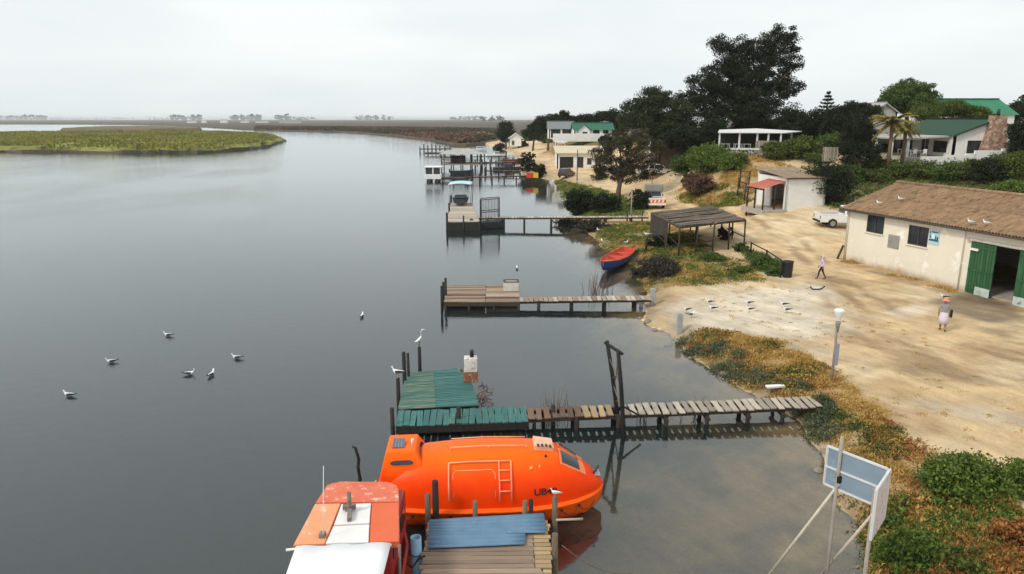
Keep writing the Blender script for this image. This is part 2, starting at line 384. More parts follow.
# ------------------------------------------------------------------ water
water_mat = bpy.data.materials.new('lagoon_water'); water_mat.use_nodes = True
def water_nodes(m):
    n, l = m.node_tree.nodes, m.node_tree.links; n.remove(n['Principled BSDF'])
    out = n['Material Output']; tc = n.new('ShaderNodeTexCoord')
    def noise(sc, st, det=3, rough=.5):
        mp = n.new('ShaderNodeMapping'); mp.inputs['Scale'].default_value = st; mp.inputs['Rotation'].default_value = (0, 0, .4); l.new(tc.outputs['Object'], mp.inputs[0])
        z_ = n.new('ShaderNodeTexNoise'); z_.inputs['Scale'].default_value = sc; z_.inputs['Detail'].default_value = det; z_.inputs['Roughness'].default_value = rough
        l.new(mp.outputs[0], z_.inputs['Vector']); return z_.outputs['Fac']
    def ramp(src, a, b, lo=0, hi=1):
        r = n.new('ShaderNodeMapRange'); r.interpolation_type = 'SMOOTHSTEP'; r.inputs[1].default_value = a; r.inputs[2].default_value = b; r.inputs[3].default_value = lo; r.inputs[4].default_value = hi
        l.new(src, r.inputs[0]); return r.outputs[0]
    def mul(a, b):
        r = n.new('ShaderNodeMath'); r.operation = 'MULTIPLY'; l.new(a, r.inputs[0])
        if isinstance(b, (int, float)): r.inputs[1].default_value = b
        else: l.new(b, r.inputs[1])
        return r.outputs[0]
    # wind reaches the open lagoon to the west; the lee of the jetties stays calm
    sx = n.new('ShaderNodeSeparateXYZ'); l.new(tc.outputs['Object'], sx.inputs[0])
    open_ = ramp(sx.outputs['X'], 6.0, -14.0, .12, 1.0)
    patch = ramp(noise(.05, (1, .45, 1), 5, .6), .36, .66, .45, 1.0)
    amp = mul(open_, patch)
    rip = mul(noise(1.3, (1, 1.7, 1), 5, .6), amp)
    bp = n.new('ShaderNodeBump'); bp.inputs['Strength'].default_value = 1.0; bp.inputs['Distance'].default_value = .035
    l.new(rip, bp.inputs['Height'])
    gl = n.new('ShaderNodeBsdfGlossy'); gl.inputs['Color'].default_value = (.955, .985, 1, 1); gl.inputs['Roughness'].default_value = .035; l.new(bp.outputs[0], gl.inputs['Normal'])
    fr = n.new('ShaderNodeFresnel'); fr.inputs['IOR'].default_value = 1.74
    f2 = n.new('ShaderNodeFresnel'); f2.inputs['IOR'].default_value = 1.62; l.new(bp.outputs[0], f2.inputs['Normal'])
    fm = n.new('ShaderNodeMix'); fm.data_type = 'FLOAT'; fm.inputs[0].default_value = .3; l.new(fr.outputs[0], fm.inputs[2]); l.new(f2.outputs[0], fm.inputs[3])
    tr = n.new('ShaderNodeBsdfTransparent'); tr.inputs['Color'].default_value = (.95, .95, .91, 1)
    df = n.new('ShaderNodeBsdfDiffuse'); df.inputs['Color'].default_value = (.05, .07, .068, 1)     # suspended silt
    body = n.new('ShaderNodeMixShader'); body.inputs[0].default_value = .22; l.new(tr.outputs[0], body.inputs[1]); l.new(df.outputs[0], body.inputs[2])
    ms = n.new('ShaderNodeMixShader'); l.new(fm.outputs[0], ms.inputs[0]); l.new(body.outputs[0], ms.inputs[1]); l.new(gl.outputs[0], ms.inputs[2])
    l.new(ms.outputs[0], out.inputs['Surface'])
water_nodes(water_mat)
wme = bpy.data.meshes.new('water'); wme.from_pydata([(-11500, -350, 0), (11500, -350, 0), (11500, 11500, 0), (-11500, 11500, 0)], [], [(0, 1, 2, 3)]); wme.materials.append(water_mat)
water = inst('water', wme); water['kind'] = 'structure'

# ------------------------------------------------------------------ marshes across the lagoon
m_marsh = mat('marsh_brown', (.055, .045, .024), (.12, .07, .04), rough=.95, scale=.012, stretch=(1, .5, 1), c3=(.05, .05, .028), spot=.52, wscale=.016)
m_isle = mat('island_grass', (.19, .20, .035), (.27, .25, .06), rough=.95, scale=.03, c3=(.10, .11, .03), spot=.56, wscale=.025, bump=1, bscale=.8)
m_mud = mat('dark_mud', (.035, .028, .02), (.06, .045, .03), rough=.6, scale=.5)
def marsh(name, pix, h, m, inset, sub=9.0, world_pts=None):
    pts = [onz(px, py, 0) for px, py in pix]
    if world_pts: pts += [Vector(p) for p in world_pts]
    # densify and roughen the outline
    ol = []
    for i, a in enumerate(pts):
        b = pts[(i+1) % len(pts)]; L = (b-a).length; k = max(1, min(60, int(L/sub)))
        for j in range(k):
            p = a.lerp(b, j/k); s_ = min(6, 0.012*p.length)
            ol.append(p+Vector((random.uniform(-s_, s_)*.5, random.uniform(-s_, s_), 0)))
    cen = sum(ol, Vector())/len(ol); bm = bmesh.new()
    lo = [bm.verts.new((p.x, p.y, -1.6)) for p in ol]
    def ins(p, d): 
        v = (cen-p); v.x *= .6; return p+v.normalized()*d
    md = [bm.verts.new((*ins(p, inset*.3)[:2], h*.42+random.uniform(-.3, .3))) for p in ol]
    hi = [bm.verts.new((*ins(p, inset)[:2], h+random.uniform(-.12, .12))) for p in ol]
    n = len(ol)
    for r1, r2, mi in ((lo, md, 1), (md, hi, 0)):
        for i in range(n):
            f = bm.faces.new((r1[i], r1[(i+1) % n], r2[(i+1) % n], r2[i])); f.material_index = mi
    top = bm.faces.new(hi); bmesh.ops.triangulate(bm, faces=[top])
    bmesh.ops.recalc_face_normals(bm, faces=bm.faces)
    me = bpy.data.meshes.new(name); bm.to_mesh(me); bm.free()
    me.materials.append(m); me.materials.append(m_mud)
    o = inst(name, me); o['kind'] = 'structure'; return o
FARPTS = [(-11000, 2000, 0), (-11000, 11000, 0), (11000, 11000, 0), (11000, 700, 0), (60, 420, 0)]
marsh('marsh_flat', [(500, 141.5), (484, 144.5), (470, 146.5), (455, 146), (440, 143), (425, 140), (410, 138.5), (395, 136.5), (370, 134.5), (340, 132.8), (310, 131.8), (285, 131.2), (262, 131), (240, 129.5), (215, 128), (180, 126), (140, 125), (75, 124.4), (0, 124.3), (-120, 124.2)], .9, m_marsh, 3, 14, FARPTS)
isle_px = [(-60, 154), (0, 152.3), (30, 152.2), (60, 152.6), (95, 153), (140, 153.3), (180, 153.4), (215, 152.2), (245, 149.8), (268, 146.8), (282, 142.5), (283, 140), (272, 137.3), (250, 135.2), (225, 134), (190, 133.6), (160, 134.3), (120, 134.8), (80, 135.2), (55, 133.8), (30, 134), (0, 135.4), (-60, 136)]
island = marsh('grass_island', isle_px, 1.9, m_isle, 4, 5)
marsh('mud_island', [(62, 131.2), (75, 130), (110, 128.5), (150, 128.2), (185, 129), (200, 130.6), (198, 131.6), (150, 132.4), (100, 132.2), (70, 131.8)], 3.2, mat('reed_flat', (.11, .11, .035), (.15, .10, .05), rough=.95, scale=.03, c3=(.10, .07, .045)), 4, 10)
# ------------------------------------------------------------------ timber jetties
m_post = mat('wet_post', (.012, .011, .010), (.03, .026, .022), rough=.7, scale=6, stretch=(3, 3, .6), bump=.6, rand=.3)
m_beam = mat('dark_beam', (.035, .027, .02), (.065, .048, .034), rough=.85, scale=5, bump=.5)
m_grey = mat('grey_plank', (.46, .40, .33), (.33, .27, .21), rough=.85, scale=3, stretch=(.6, 5, 5), c3=(.62, .58, .52), spot=.66, wscale=4, rand=.34, bump=.5, bscale=14)
m_tan = mat('tan_plank', (.46, .33, .18), (.36, .25, .14), rough=.85, scale=3, stretch=(.6, 5, 5), rand=.2, bump=.5, bscale=14)
m_brown = mat('brown_plank', (.20, .115, .075), (.13, .08, .055), rough=.85, scale=3, stretch=(.6, 5, 5), rand=.25, bump=.5, bscale=14)
m_teal = mat('worn_teal_plank', (.025, .115, .11), (.055, .17, .155), rough=.7, scale=2.2, stretch=(1, 2, 2), rand=.18, bump=.4, bscale=14, c3=(.17, .18, .13), spot=.60, wscale=1.3)
m_teal2 = mat('mossy_teal_plank', (.035, .135, .12), (.10, .17, .12), rough=.75, scale=1.2, rand=.10, bump=.4, bscale=14, c3=(.30, .24, .14), spot=.58, wscale=.7)
m_warm = mat('warm_plank', (.37, .27, .195), (.23, .165, .12), rough=.85, scale=3, stretch=(.5, 5, 5), c3=(.50, .40, .33), spot=.60, wscale=2.5, rand=.28, bump=.5, bscale=14)

def plank_meshes(m, k=4):
    """unit planks, ends and edges a little uneven"""
    out = []
    for i in range(k):
        b = MB(); r = lambda a: random.uniform(-a, a)
        vs_ = []
        for zz in (-.5, .5):
            for xx in (-.5, -.15, .2, .5):
                for yy in (-.5, .5): vs_.append((xx+r(.012), yy+r(.05), zz+r(.10)))
        fs_ = []
        for a in range(3):
            q = a*2; fs_ += [(q, q+1, q+3, q+2), (8+q, 8+q+2, 8+q+3, 8+q+1), (q, q+2, 8+q+2, 8+q), (q+1, 8+q+1, 8+q+3, q+3)]
        fs_ += [(0, 8, 9, 1), (6, 7, 15, 14)]
        b.add(vs_, fs_); out.append(b.mesh('plank', m))
    return out
PL = {k: plank_meshes(m) for k, m in dict(grey=m_grey, tan=m_tan, brown=m_brown, teal=m_teal, teal2=m_teal2, warm=m_warm).items()}
def plank(parent, kind, loc, L, W, T=.035, rz=0.0, tilt=0.0, rx=0.0):
    return inst('plank', random.choice(PL[kind]), parent, loc, (rx, tilt, rz), (L, W, T))
def post(parent, p, top, r=.08, lean=(0, 0), bottom=-1.5, m=None, name='post'):
    b = MB(); h = top-bottom
    b.tube([(0, 0, 0), (lean[0]*.4*h, lean[1]*.4*h, h*.5), (lean[0]*h, lean[1]*h, h)], [r*1.05, r, r*.9], 8)
    return b.build(name, m or m_post, parent, (p[0], p[1], bottom))
def walk(parent, A, B, width, kinds, pitch, gap, z0=.9, z1=None, beams=True, skew=0.0, T=.04, lenj=.05):
    """walkway of cross planks from A to B on two stringers"""
    A, B = Vector(A), Vector(B); z1 = z0 if z1 is None else z1
    d = Vector((B.x-A.x, B.y-A.y, 0)); L = d.length; u = d.normalized(); nrm = Vector((-u.y, u.x, 0)); az = math.atan2(u.y, u.x)
    n = int(L/pitch)
    for i in range(n):
        t = (i+.5)/n; k = kinds(t) if callable(kinds) else kinds
        if k is None: continue
        p = A+u*(L*t)+nrm*random.uniform(-lenj, lenj); p.z = z0+(z1-z0)*t+random.uniform(-.008, .008)
        plank(parent, k, p, width*random.uniform(.96, 1.04), pitch-gap*random.uniform(.7, 1.3), T, az+math.pi/2+skew+random.uniform(-.045, .045), random.uniform(-.012, .012), random.uniform(-.06, .06))
    if beams:
        for s in (-1, 1):
            b = MB(); o = nrm*s*width*.36
            a_, b_ = A+o, B+o; a_.z = z0-T/2-.085; b_.z = z1-T/2-.085
            b.bar(a_, b_, .09, .14); b.build('stringer', m_beam, parent)

# --- teal jetty
J = empty('teal_jetty', (0, 0, 0), 0, 'long jetty with teal painted platform and pale plank walkway to the shore', 'jetty')
a0, a1 = onz(397, 418.5, .5), onz(527, 414, .5); b1 = onz(818, 401.5, .6)
wu = (a1-a0).normalized(); waz = math.atan2(wu.y, wu.x)
walk(J, a0, a1, 1.42, 'teal', .245, .022, .50, .50, skew=-.02)
def wk(t):
    if t < .19: return 'brown'
    if t < .30: return 'tan'
    return 'grey' if t > .325 else None
walk(J, a1, b1, 1.05, wk, .30, .085, .50, .60, skew=-.07)
c00, c01, c10 = onz(398, 409.5, .53), onz(406, 373, .53), onz(480, 405.5, .53)
c11 = onz(466, 368, .53)
nb = 25
for i in range(nb):
    t = (i+.5)/nb
    l_, r_ = c00.lerp(c01, t), c10.lerp(c11, t); seam = l_.lerp(r_, .46)
    for (p, q, kk) in ((l_, seam, 'teal2'), (seam, r_, 'teal')):
        if kk == 'teal' and t > .86: q = p.lerp(q, .72)
        d = q-p; plank(J, kk, (p+q)/2+Vector((0, 0, random.uniform(-.005, .005))), d.length-.012, (c01-c00).length/nb-.012, .04, math.atan2(d.y, d.x)+random.uniform(-.008, .008))
for t in (.08, .5, .92):
    b = MB(); p, q = c00.lerp(c10, t), c01.lerp(c11, t); b.bar(p-Vector((0, 0, .11)), q-Vector((0, 0, .11)), .1, .16); b.build('joist', m_beam, J)
b = MB(); p, q = a0.copy(), a1.copy(); off = Vector((wu.y, -wu.x, 0))*.70; b.bar(p+off+Vector((0, 0, -.16)), q+off+Vector((0, 0, -.16)), .05, .28); b.build('fascia', m_post, J)
def post_px(par, px, py_base, py_top, z=0.0, r=.08, lean=(0, 0), m=None):
    p = onz(px, py_base, z); d = ray(px, py_top); t = p.y/d.y
    return post(par, p, CAM_H+d.z*t, r, lean, m=m)
for px, yb, yt, r in ((393, 437, 408, .085), (459, 431, 407, .09), (553, 425, 405, .085), (399, 410, 378, .085), (420, 372, 347, .085), (405, 392, 352, .09), (409, 388, 353, .07)):
    post_px(J, px, yb, yt, 0, r)
for t, s in ((.06, 1), (.3, -1), (.3, 1), (.46, -1), (.46, 1), (.6, -1), (.6, 1), (.74, -1), (.74, 1), (.86, -1), (.86, 1), (.02, -1), (.16, 1), (.16, -1)):
    p = a1.lerp(b1, t)+Vector((-wu.y, wu.x, 0))*s*.42
    post(J, p, .46, random.uniform(.075, .12), bottom=-1.4)
for t in (.3, .46, .6, .74, .86):
    p = a1.lerp(b1, t); n_ = Vector((-wu.y, wu.x, 0)); b = MB(); b.bar(p+n_*.6+Vector((0, 0, -.30)), p-n_*.6+Vector((0, 0, -.30)), .12, .12); b.build('cross_beam', m_beam, J)
# tall gate frame on the walkway
GT = empty('gate_frame', (0, 0, 0), 0, 'tall leaning black timber gate frame rising from the jetty walkway', 'gate')
g0, g1 = onz(616.5, 408, .5), onz(623, 421, .5)
z0t, z1t = ony(607, 341, g0.y).z, ony(616, 351, g1.y).z
t0, t1 = ony(607, 341, g0.y), ony(618, 350, g1.y)
for a, b_ in ((g0, t0), (g1, t1)):
    m = MB(); low = a+(a-b_)*.55; m.tube([low, a, a.lerp(b_, .5)+Vector((.02, 0, 0)), b_], [.085, .085, .08, .07], 8); m.build('upright', m_post, GT)
m = MB(); m.bar(t0+Vector((-.05, .1, -.10)), t1+Vector((.14, -.15, -.1)), .09); m.build('top_rail', m_post, GT)
for k, (s, e) in enumerate(((.1, .35), (.35, .12), (.45, .72), (.75, .5), (.3, .95))):
    m = MB(); p, q = g0.lerp(t0, s), g1.lerp(t1, e); m.tube([p, (p+q)/2+Vector((.03, .02, -.05)), q], .022, 6); m.build('tie_branch', mat('grey_branch', (.22, .19, .16), (.10, .08, .06), rough=.9), GT)
m = MB(); m.bar(g1.lerp(t1, .22), g1+Vector((.75, .25, .05)), .06); m.build('brace', m_post, GT)
# white pump cabinet on the deck
CB = empty('pump_cabinet', onz(471, 381, .53), .05, 'rusty white pump cabinet with black cap on the teal platform', 'cabinet')
m_rust = mat('rusty_white', (.72, .70, .66), (.6, .55, .5), rough=.6, scale=5, c3=(.25, .10, .05), spot=.60, wscale=5)
m_rust2 = mat('rust', (.20, .075, .035), (.30, .13, .07), rough=.9, scale=9, c3=(.5, .42, .36), spot=.6, bump=.5)
m_black = mat('black_rubber', (.012, .012, .013), (.02, .02, .02), rough=.6)
MB().box((0, 0, .24), (.62, .5, .44)).build('base', m_rust2, CB, bevel=.015)
MB().box((0, 0, .78), (.56, .44, .62)).build('housing', m_rust, CB, bevel=.03)
MB().tube([(.05, 0, 1.09), (.05, 0, 1.40)], .085, 10).build('cap', m_black, CB)
MB().box((-.02, -.23, .8), (.34, .02, .4)).build('hatch', m_rust, CB, bevel=.005)
NT = MB()
for i in range(60):
    p = onz(480+random.uniform(-2, 8), 398+random.uniform(-13, 7), .32+random.uniform(-.3, .3)); q = p+Vector((random.uniform(-.3, .3), random.uniform(-.3, .3), random.uniform(-.4, .35)))
    NT.tube([p, (p+q)/2+Vector((random.uniform(-.1, .1), 0, random.uniform(-.1, .1))), q], .013, 4)
tag(NT.build('net_tangle', mat('dry_twig', (.13, .075, .06), (.2, .13, .1), rough=.9)), 'tangled brown twigs and netting beside the white pump cabinet', 'netting')['kind'] = 'stuff'

# --- near jetty with blue sheet
K = empty('plank_jetty', (0, 0, 0), 0, 'nearest jetty of worn warm planks beside the orange lifeboat', 'jetty')
zk = .80
yy0, yy1 = 13.2, 17.72
nbk = 25
for i in range(nbk):
    yv = yy0+(yy1-yy0)*(i+.5)/nbk; w_ = .16
    xl, xr = -2.20-.02*(yv-15)+random.uniform(-.06, .03), 1.0+random.uniform(-.05, .04)
    if yv > 15.6:
        plank(K, 'warm', ((xl+.55)/2, yv, zk+random.uniform(-.008, .008)), .55-xl, w_, .04, random.uniform(-.006, .006)+.01)
        plank(K, 'tan', ((.57+xr)/2, yv+.02, zk), xr-.57, w_*.9, .04, .02+random.uniform(-.02, .02))
    else:
        plank(K, 'warm', ((xl+.72)/2, yv, zk+random.uniform(-.008, .008)), .72-xl, .176, .04, .006)
        plank(K, 'tan', ((.75+xr)/2, yv, zk-.01), xr-.75, w_*.8, .04, random.uniform(-.02, .02))
for xx in (-1.9, -.6, .7):
    b = MB(); b.bar((xx, yy0, zk-.12), (xx, yy1, zk-.12), .1, .18); b.build('joist', m_beam, K)
m_gpost = mat('mooring_post', (.12, .09, .06), (.2, .16, .11), rough=.9, scale=5, stretch=(3, 3, .6), bump=.5, rand=.2)
for px, yb, yt, r, mm in ((427.5, 517, 494, .085, m_gpost), (435.5, 517, 481, .095, m_post), (475, 517, 501, .075, m_gpost), (525, 516, 501, .08, m_gpost), (531, 516, 500, .07, m_post), (555, 520, 497, .085, m_gpost), (555, 555, 534, .09, m_gpost)):
    p = onz(px, yb, zk); p.y += .12; post(K, p, CAM_H+ray(px, yt).z*p.y/ray(px, yt).y, r, m=mm, bottom=-1.3)
for xx in (-2.0, .85):
    for yv in (14.2, 16.4): post(K, (xx, yv), zk-.05, .09, bottom=-1.3)
SH = empty('corrugated_sheet', (0, 0, 0), 0, 'blue corrugated sheet lying across the end of the nearest jetty', 'roof sheet')
m_blue = mat('worn_blue_sheet', (.10, .20, .31), (.135, .24, .34), rough=.5, scale=2.5, c3=(.40, .47, .52), spot=.68, wscale=4, bump=.2)
def corr_sheet(corners, m, name, parent, waves=10, amp=.018, per=6, z=0):
    """corrugated quad; corners p0,p1 along the wave crests, ridges run p0->p1"""
    p0, p1, p2, p3 = [Vector(c) for c in corners]; rows = []
    n = (p1-p0).cross(p3-p0).normalized()
    for i in range(7):
        s = i/6; rows.append([(p0.lerp(p3, t/(waves*per))).lerp(p1.lerp(p2, t/(waves*per)), s)+n*amp*math.sin(2*math.pi*t/per)+n*random.uniform(-.004, .004) for t in range(waves*per+1)])
    b = MB(); b.grid(rows); o = b.build(name, m, parent)
    md = o.modifiers.new('thick', 'SOLIDIFY'); md.thickness = .012; return o
zs = zk+.05
corr_sheet([onz(429.5, 519.5, zs), onz(544, 513, zs+.03), onz(546, 533, zs+.03), onz(428.5, 535, zs)], m_blue, 'upper_sheet', SH, 5, .03)
corr_sheet([onz(428.5, 534.5, zs+.02), onz(525.5, 532, zs+.045), onz(525, 544.5, zs+.02), onz(428, 548.5, zs+.02)], m_blue, 'lower_sheet', SH, 3, .03)
PI = empty('blue_pipe', onz(417, 572, .2), 0, 'upright pale blue plastic pipe tied beside the nearest jetty', 'pipe')
rows = []
for r, z_ in ((.14, -.9), (.14, 1.0), (.115, 1.0), (.115, .5)): rows.append([(r*math.cos(a*math.pi/8), r*math.sin(a*math.pi/8), z_) for a in range(16)])
b = MB(); b.grid(rows, 0, True, True); b.build('tube', mat('pale_blue_plastic', (.28, .46, .62), (.24, .40, .56), rough=.45), PI)
b = MB(); rr = .155; b.tube([(rr*math.cos(a*math.pi/8), rr*math.sin(a*math.pi/8), .55) for a in range(17)], .012, 5); b.build('strap', m_black, PI)
CP_ = MB(); q0 = onz(360, 479, 0); zt = ony(356, 447, q0.y)
CP_.tube([q0+Vector((0, 0, -1.2)), q0, q0.lerp(zt, .35)+Vector((-.02, 0, 0)), q0.lerp(zt, .62)+Vector((.04, 0, 0)), q0.lerp(zt, .97)+Vector((-.02, 0, 0)), zt+Vector((-.12, 0, .02))], [.06, .06, .055, .055, .045, .04], 8)
tag(CP_.build('mooring_pole', m_post), 'thin crooked black mooring pole standing in water behind the red cabin boat', 'pole')
MPL = MB(); MPL.tube([onz(556, 520, .9), onz(583, 519, .9)], .035, 6); tag(MPL.build('boom_pole', mat('pale_pole', (.45, .38, .3), (.35, .28, .2), rough=.8)), 'pale pole lying out over the water from the nearest jetty', 'pole')

# --- jetty with low wooden deck in the middle
N = empty('wooden_jetty', (0, 0, 0), 0, 'brown plank jetty with a white crate on its wide end', 'jetty')
q00, q10, q01, q11 = onz(444, 302, .5), onz(520, 302, .5), onz(447, 286, .5), onz(519, 285, .5)
nb = 18
for i in range(nb):
    t = (i+.5)/nb
    for s0, s1 in ((0, .54), (.545, 1)):
        p, q = q00.lerp(q01, t).lerp(q10.lerp(q11, t), s0), q00.lerp(q01, t).lerp(q10.lerp(q11, t), s1); d = q-p
        plank(N, 'warm' if random.random() < .72 else random.choice(('grey', 'brown', 'tan')), (p+q)/2, d.length-.02, ((q01-q00).length/nb-.03)*random.uniform(.82, 1.0), .045, math.atan2(d.y, d.x)+random.uniform(-.016, .016), random.uniform(-.006, .006), random.uniform(-.05, .05))
walk(N, onz(519, 299.5, .5), onz(650, 298.5, .55), 1.05, lambda t: 'warm' if random.random() < .6 else 'grey', .30, .03, .5, .6)
for p, q in ((q00, q10), (q01, q11), (q00.lerp(q01, .5), q10.lerp(q11, .5))):
    b = MB(); b.bar(p-Vector((0, 0, .15)), q-Vector((0, 0, .15)), .10, .22); b.build('joist', m_beam, N)
for px, yb, yt in ((442, 309, 286), (446, 303, 278), (443.5, 296, 282)) : post_px(N, px, yb, yt, 0, .085)
for t in (.15, .4, .65, .88):
    p = onz(519, 299.5, .5).lerp(onz(650, 298.5, .5), t)
    for s in (-.4, .4): post(N, p+Vector((0, s, 0)), .45, .09, bottom=-1.4)
for t in (.02, .33, .66, .98):
    for q_, r_ in ((q00, q10), (q01, q11)): post(N, q_.lerp(r_, t), .42, .09, bottom=-1.5)
CR = empty('white_crate', onz(511, 290, .54), 0.03, 'open white crate with dark rim on the brown plank jetty', 'crate')
b = MB()
for s in (-1, 1): b.box((s*.47, 0, .30), (.05, .7, .6)); 
b.build('side', mat('dirty_white_paint', (.66, .63, .57), (.54, .50, .44), rough=.6, scale=3, c3=(.3, .25, .2), spot=.66), CR)
for s in (-1, 1): MB().box((0, s*.325, .30), (.886, .05, .596)).build('panel', MATS['dirty_white_paint'], CR)
MB().box((0, 0, .04), (.886, .598, .06)).build('bottom', m_beam, CR)
b = MB()
for s in (-1, 1): b.box((s*.45, 0, .62), (.10, .76, .03)); b.box((0, s*.34, .62), (.798, .09, .03))
b.build('rim', m_beam, CR)

# --- dock with boat shelter and cage (middle distance)
Q = empty('dock_jetty', (0, 0, 0), 0, 'far jetty with timber dock box and long thin walkway above black posts', 'jetty')
d00, d10, d01, d11 = onz(447, 222, .9), onz(479, 222, .9), onz(451, 203, .9), onz(472, 203, .9)
nb = 22
for i in range(nb):
    t = (i+.5)/nb; p, q = d00.lerp(d01, t), d10.lerp(d11, t); d = q-p
    plank(Q, 'grey', (p+q)/2, d.length, (d01-d00).length/nb-.05, .06, math.atan2(d.y, d.x))
b = MB(); b.bar(d00+Vector((0, -.05, -.5)), d10+Vector((0, -.05, -.5)), .08, .9); b.build('end_board', m_post, Q)
for s, e in ((d00, d01), (d10, d11)):
    b = MB(); b.bar(s+Vector((0, .1, -.35)), e+Vector((0, 0, -.35)), .1, .66); b.build('side_board', m_post, Q)
for p in (d00, d10, d01, d11, d00.lerp(d01, .5), d10.lerp(d11, .5)): post(Q, p, 1.9 if p.x < -5.8 else .85, .12)
post(Q, d00.lerp(d10, .52)+Vector((0, -.1, 0)), 1.6, .09)
walk(Q, onz(479, 217.5, .95), onz(648, 217, 1.1), 1.1, 'grey', .35, .05, .95, 1.15)
for t in (.05, .27, .43, .6, .75, .9):
    p = onz(479, 217.5, .95).lerp(onz(648, 217, 1.1), t)
    for s in (-.45, .45): post(Q, p+Vector((0, s, 0)), .95, .11, bottom=-1.6)
# walkway handrail near shore
for px in (627, 642):
    p = gnd(px, 222); post(Q, p, p.z+1.2, .08, bottom=p.z-.3)
CG = empty('fish_cage', (0, 0, 0), 0, 'black wire cage frame standing in water beside the far dock', 'cage')
e0, e1 = onz(480.5, 228, 0), onz(499, 226, 0); top = ony(480, 200, e0.y).z
for p in (e0, e1, e0+Vector((0, 1.6, 0)), e1+Vector((0, 1.6, 0))): 
    post(CG, p, top, .07, name='corner_post')
b = MB()
for i in range(1, 12):
    for oy in (0, 1.6):
        p = e0.lerp(e1, i/12)+Vector((0, oy, 0)); b.bar(p+Vector((0, 0, .35)), p+Vector((0, 0, top)), .028)
b.build('mesh_wires', m_post, CG)['kind'] = 'stuff'
for z_ in (.3, top*.55, top):
    b = MB(); b.bar(e0+Vector((0, 0, z_)), e1+Vector((0, 0, z_)), .07); b.bar(e0+Vector((0, 1.6, z_)), e1+Vector((0, 1.6, z_)), .07); b.build('rail', m_post, CG)
BC = empty('covered_boat', onz(461, 204, .95), 0, 'dark motor boat under a light blue canopy on the far dock', 'boat')
m_dark = mat('dark_hull', (.03, .035, .04), (.05, .05, .055), rough=.4)
m_canopy = mat('light_blue_canvas', (.36, .62, .76), (.45, .68, .80), rough=.7, c3=(.75, .8, .82), spot=.52, scale=.8)
m_pole = mat('galv_pole', (.45, .46, .47), (.35, .36, .37), rough=.45, metal=.4)
rows = []
for t, w_, zb in ((-2.2, .85, .15), (-1, 1.0, .05), (.5, 1.0, .05), (1.8, .6, .1), (2.6, .05, .35)):
    rows.append([(-w_, t, .85), (-w_*.85, t, .3+zb*.5), (0, t, zb), (w_*.85, t, .3+zb*.5), (w_, t, .85)])
b = MB(); b.grid(rows); b.add(rows[0], [(0, 1, 2, 3, 4)]); b.build('hull', m_dark, BC)
MB().box((0, -.2, .95), (1.7, 1.6, .5), taper=.8).build('engine_cover', m_dark, BC, bevel=.08)
MB().box((0, -1.0, 1.05), (1.4, .05, .45), (-.5, 0, 0)).build('windscreen', mat('dark_glass', (.02, .025, .03), (.03, .035, .04), rough=.1, spec=.6), BC)
for sx in (-1.35, 1.35):
    for sy in (-1.6, 2.2): MB().tube([(sx, sy, -.05), (sx, sy, 2.6)], .05, 8).build('canopy_pole', m_pole, BC)
rows = [[(-1.45+2.9*i/8, -1.8+4.2*j/5, 2.62+.14*math.sin(math.pi*i/8)) for i in range(9)] for j in range(6)]
o = MB().grid(rows).build('canopy', m_canopy, BC); o.modifiers.new('t', 'SOLIDIFY').thickness = .03

# --- third jetty: houseboat at its end; fourth: gazebo jetty; fifth: old piles
R = empty('post_jetty', (0, 0, 0), 0, 'thin dark jetty with wide posts leading to the small white houseboat', 'jetty')
walk(R, onz(466, 177, 1.0), onz(527, 175.5, 1.0), 1.1, 'brown', .6, .06, 1.0, 1.0)
for t in (.02, .1, .22, .42, .62, .82, .98):
    p = onz(466, 177, 1.0).lerp(onz(527, 175.5, 1.0), t)
    for s in (-.45, .45): post(R, p+Vector((0, s, 0)), 1.0+(.6 if t < .3 else 0), .13, bottom=-1.7)
dk0 = onz(441, 178, .6)
b = MB(); b.box((dk0.x+2.6, dk0.y, .55), (5.6, 3.0, .3)); b.build('pontoon', m_beam, R)
for sx in (.5, 2.5, 4.7):
    post(R, (dk0.x+sx, dk0.y-1.4, 0), 1.7, .1)
m_redh0 = mat('dull_red', (.22, .05, .04), (.16, .04, .03), rough=.6)
HB = empty('houseboat', onz(433, 182, 0), 0, 'small boxy white houseboat with dark windows on dark floats', 'houseboat')
m_white = mat('white_paint', (.80, .80, .78), (.70, .70, .67), rough=.55, scale=2, c3=(.55, .52, .47), spot=.7)
MB().box((0, 1.5, .95), (3.1, 3.4, .9)).build('hull', m_white, HB, bevel=.1)
for sx in (-1, 1): MB().tube([(sx*.75, -.6, .18), (sx*.75, 3.4, .18)], .42, 10).build('float', m_dark, HB)
MB().box((0, 1.6, 2.75), (3.3, 3.2, .16)).build('roof', m_white, HB, bevel=.03)
for sx in (-1.45, 0, 1.45):
    for sy in (.25, 2.95): MB().box((sx, sy, 2.03), (.14, .14, 1.27)).build('pillar', m_white, HB)
for sx in (-.72, .72): MB().box((sx, .3, 2.03), (1.2, .04, 1.2)).build('window', MATS['dark_glass'], HB)
for sx in (-1.44, 1.44): MB().box((sx, 1.6, 2.03), (.04, 2.4, 1.2)).build('window', MATS['dark_glass'], HB)

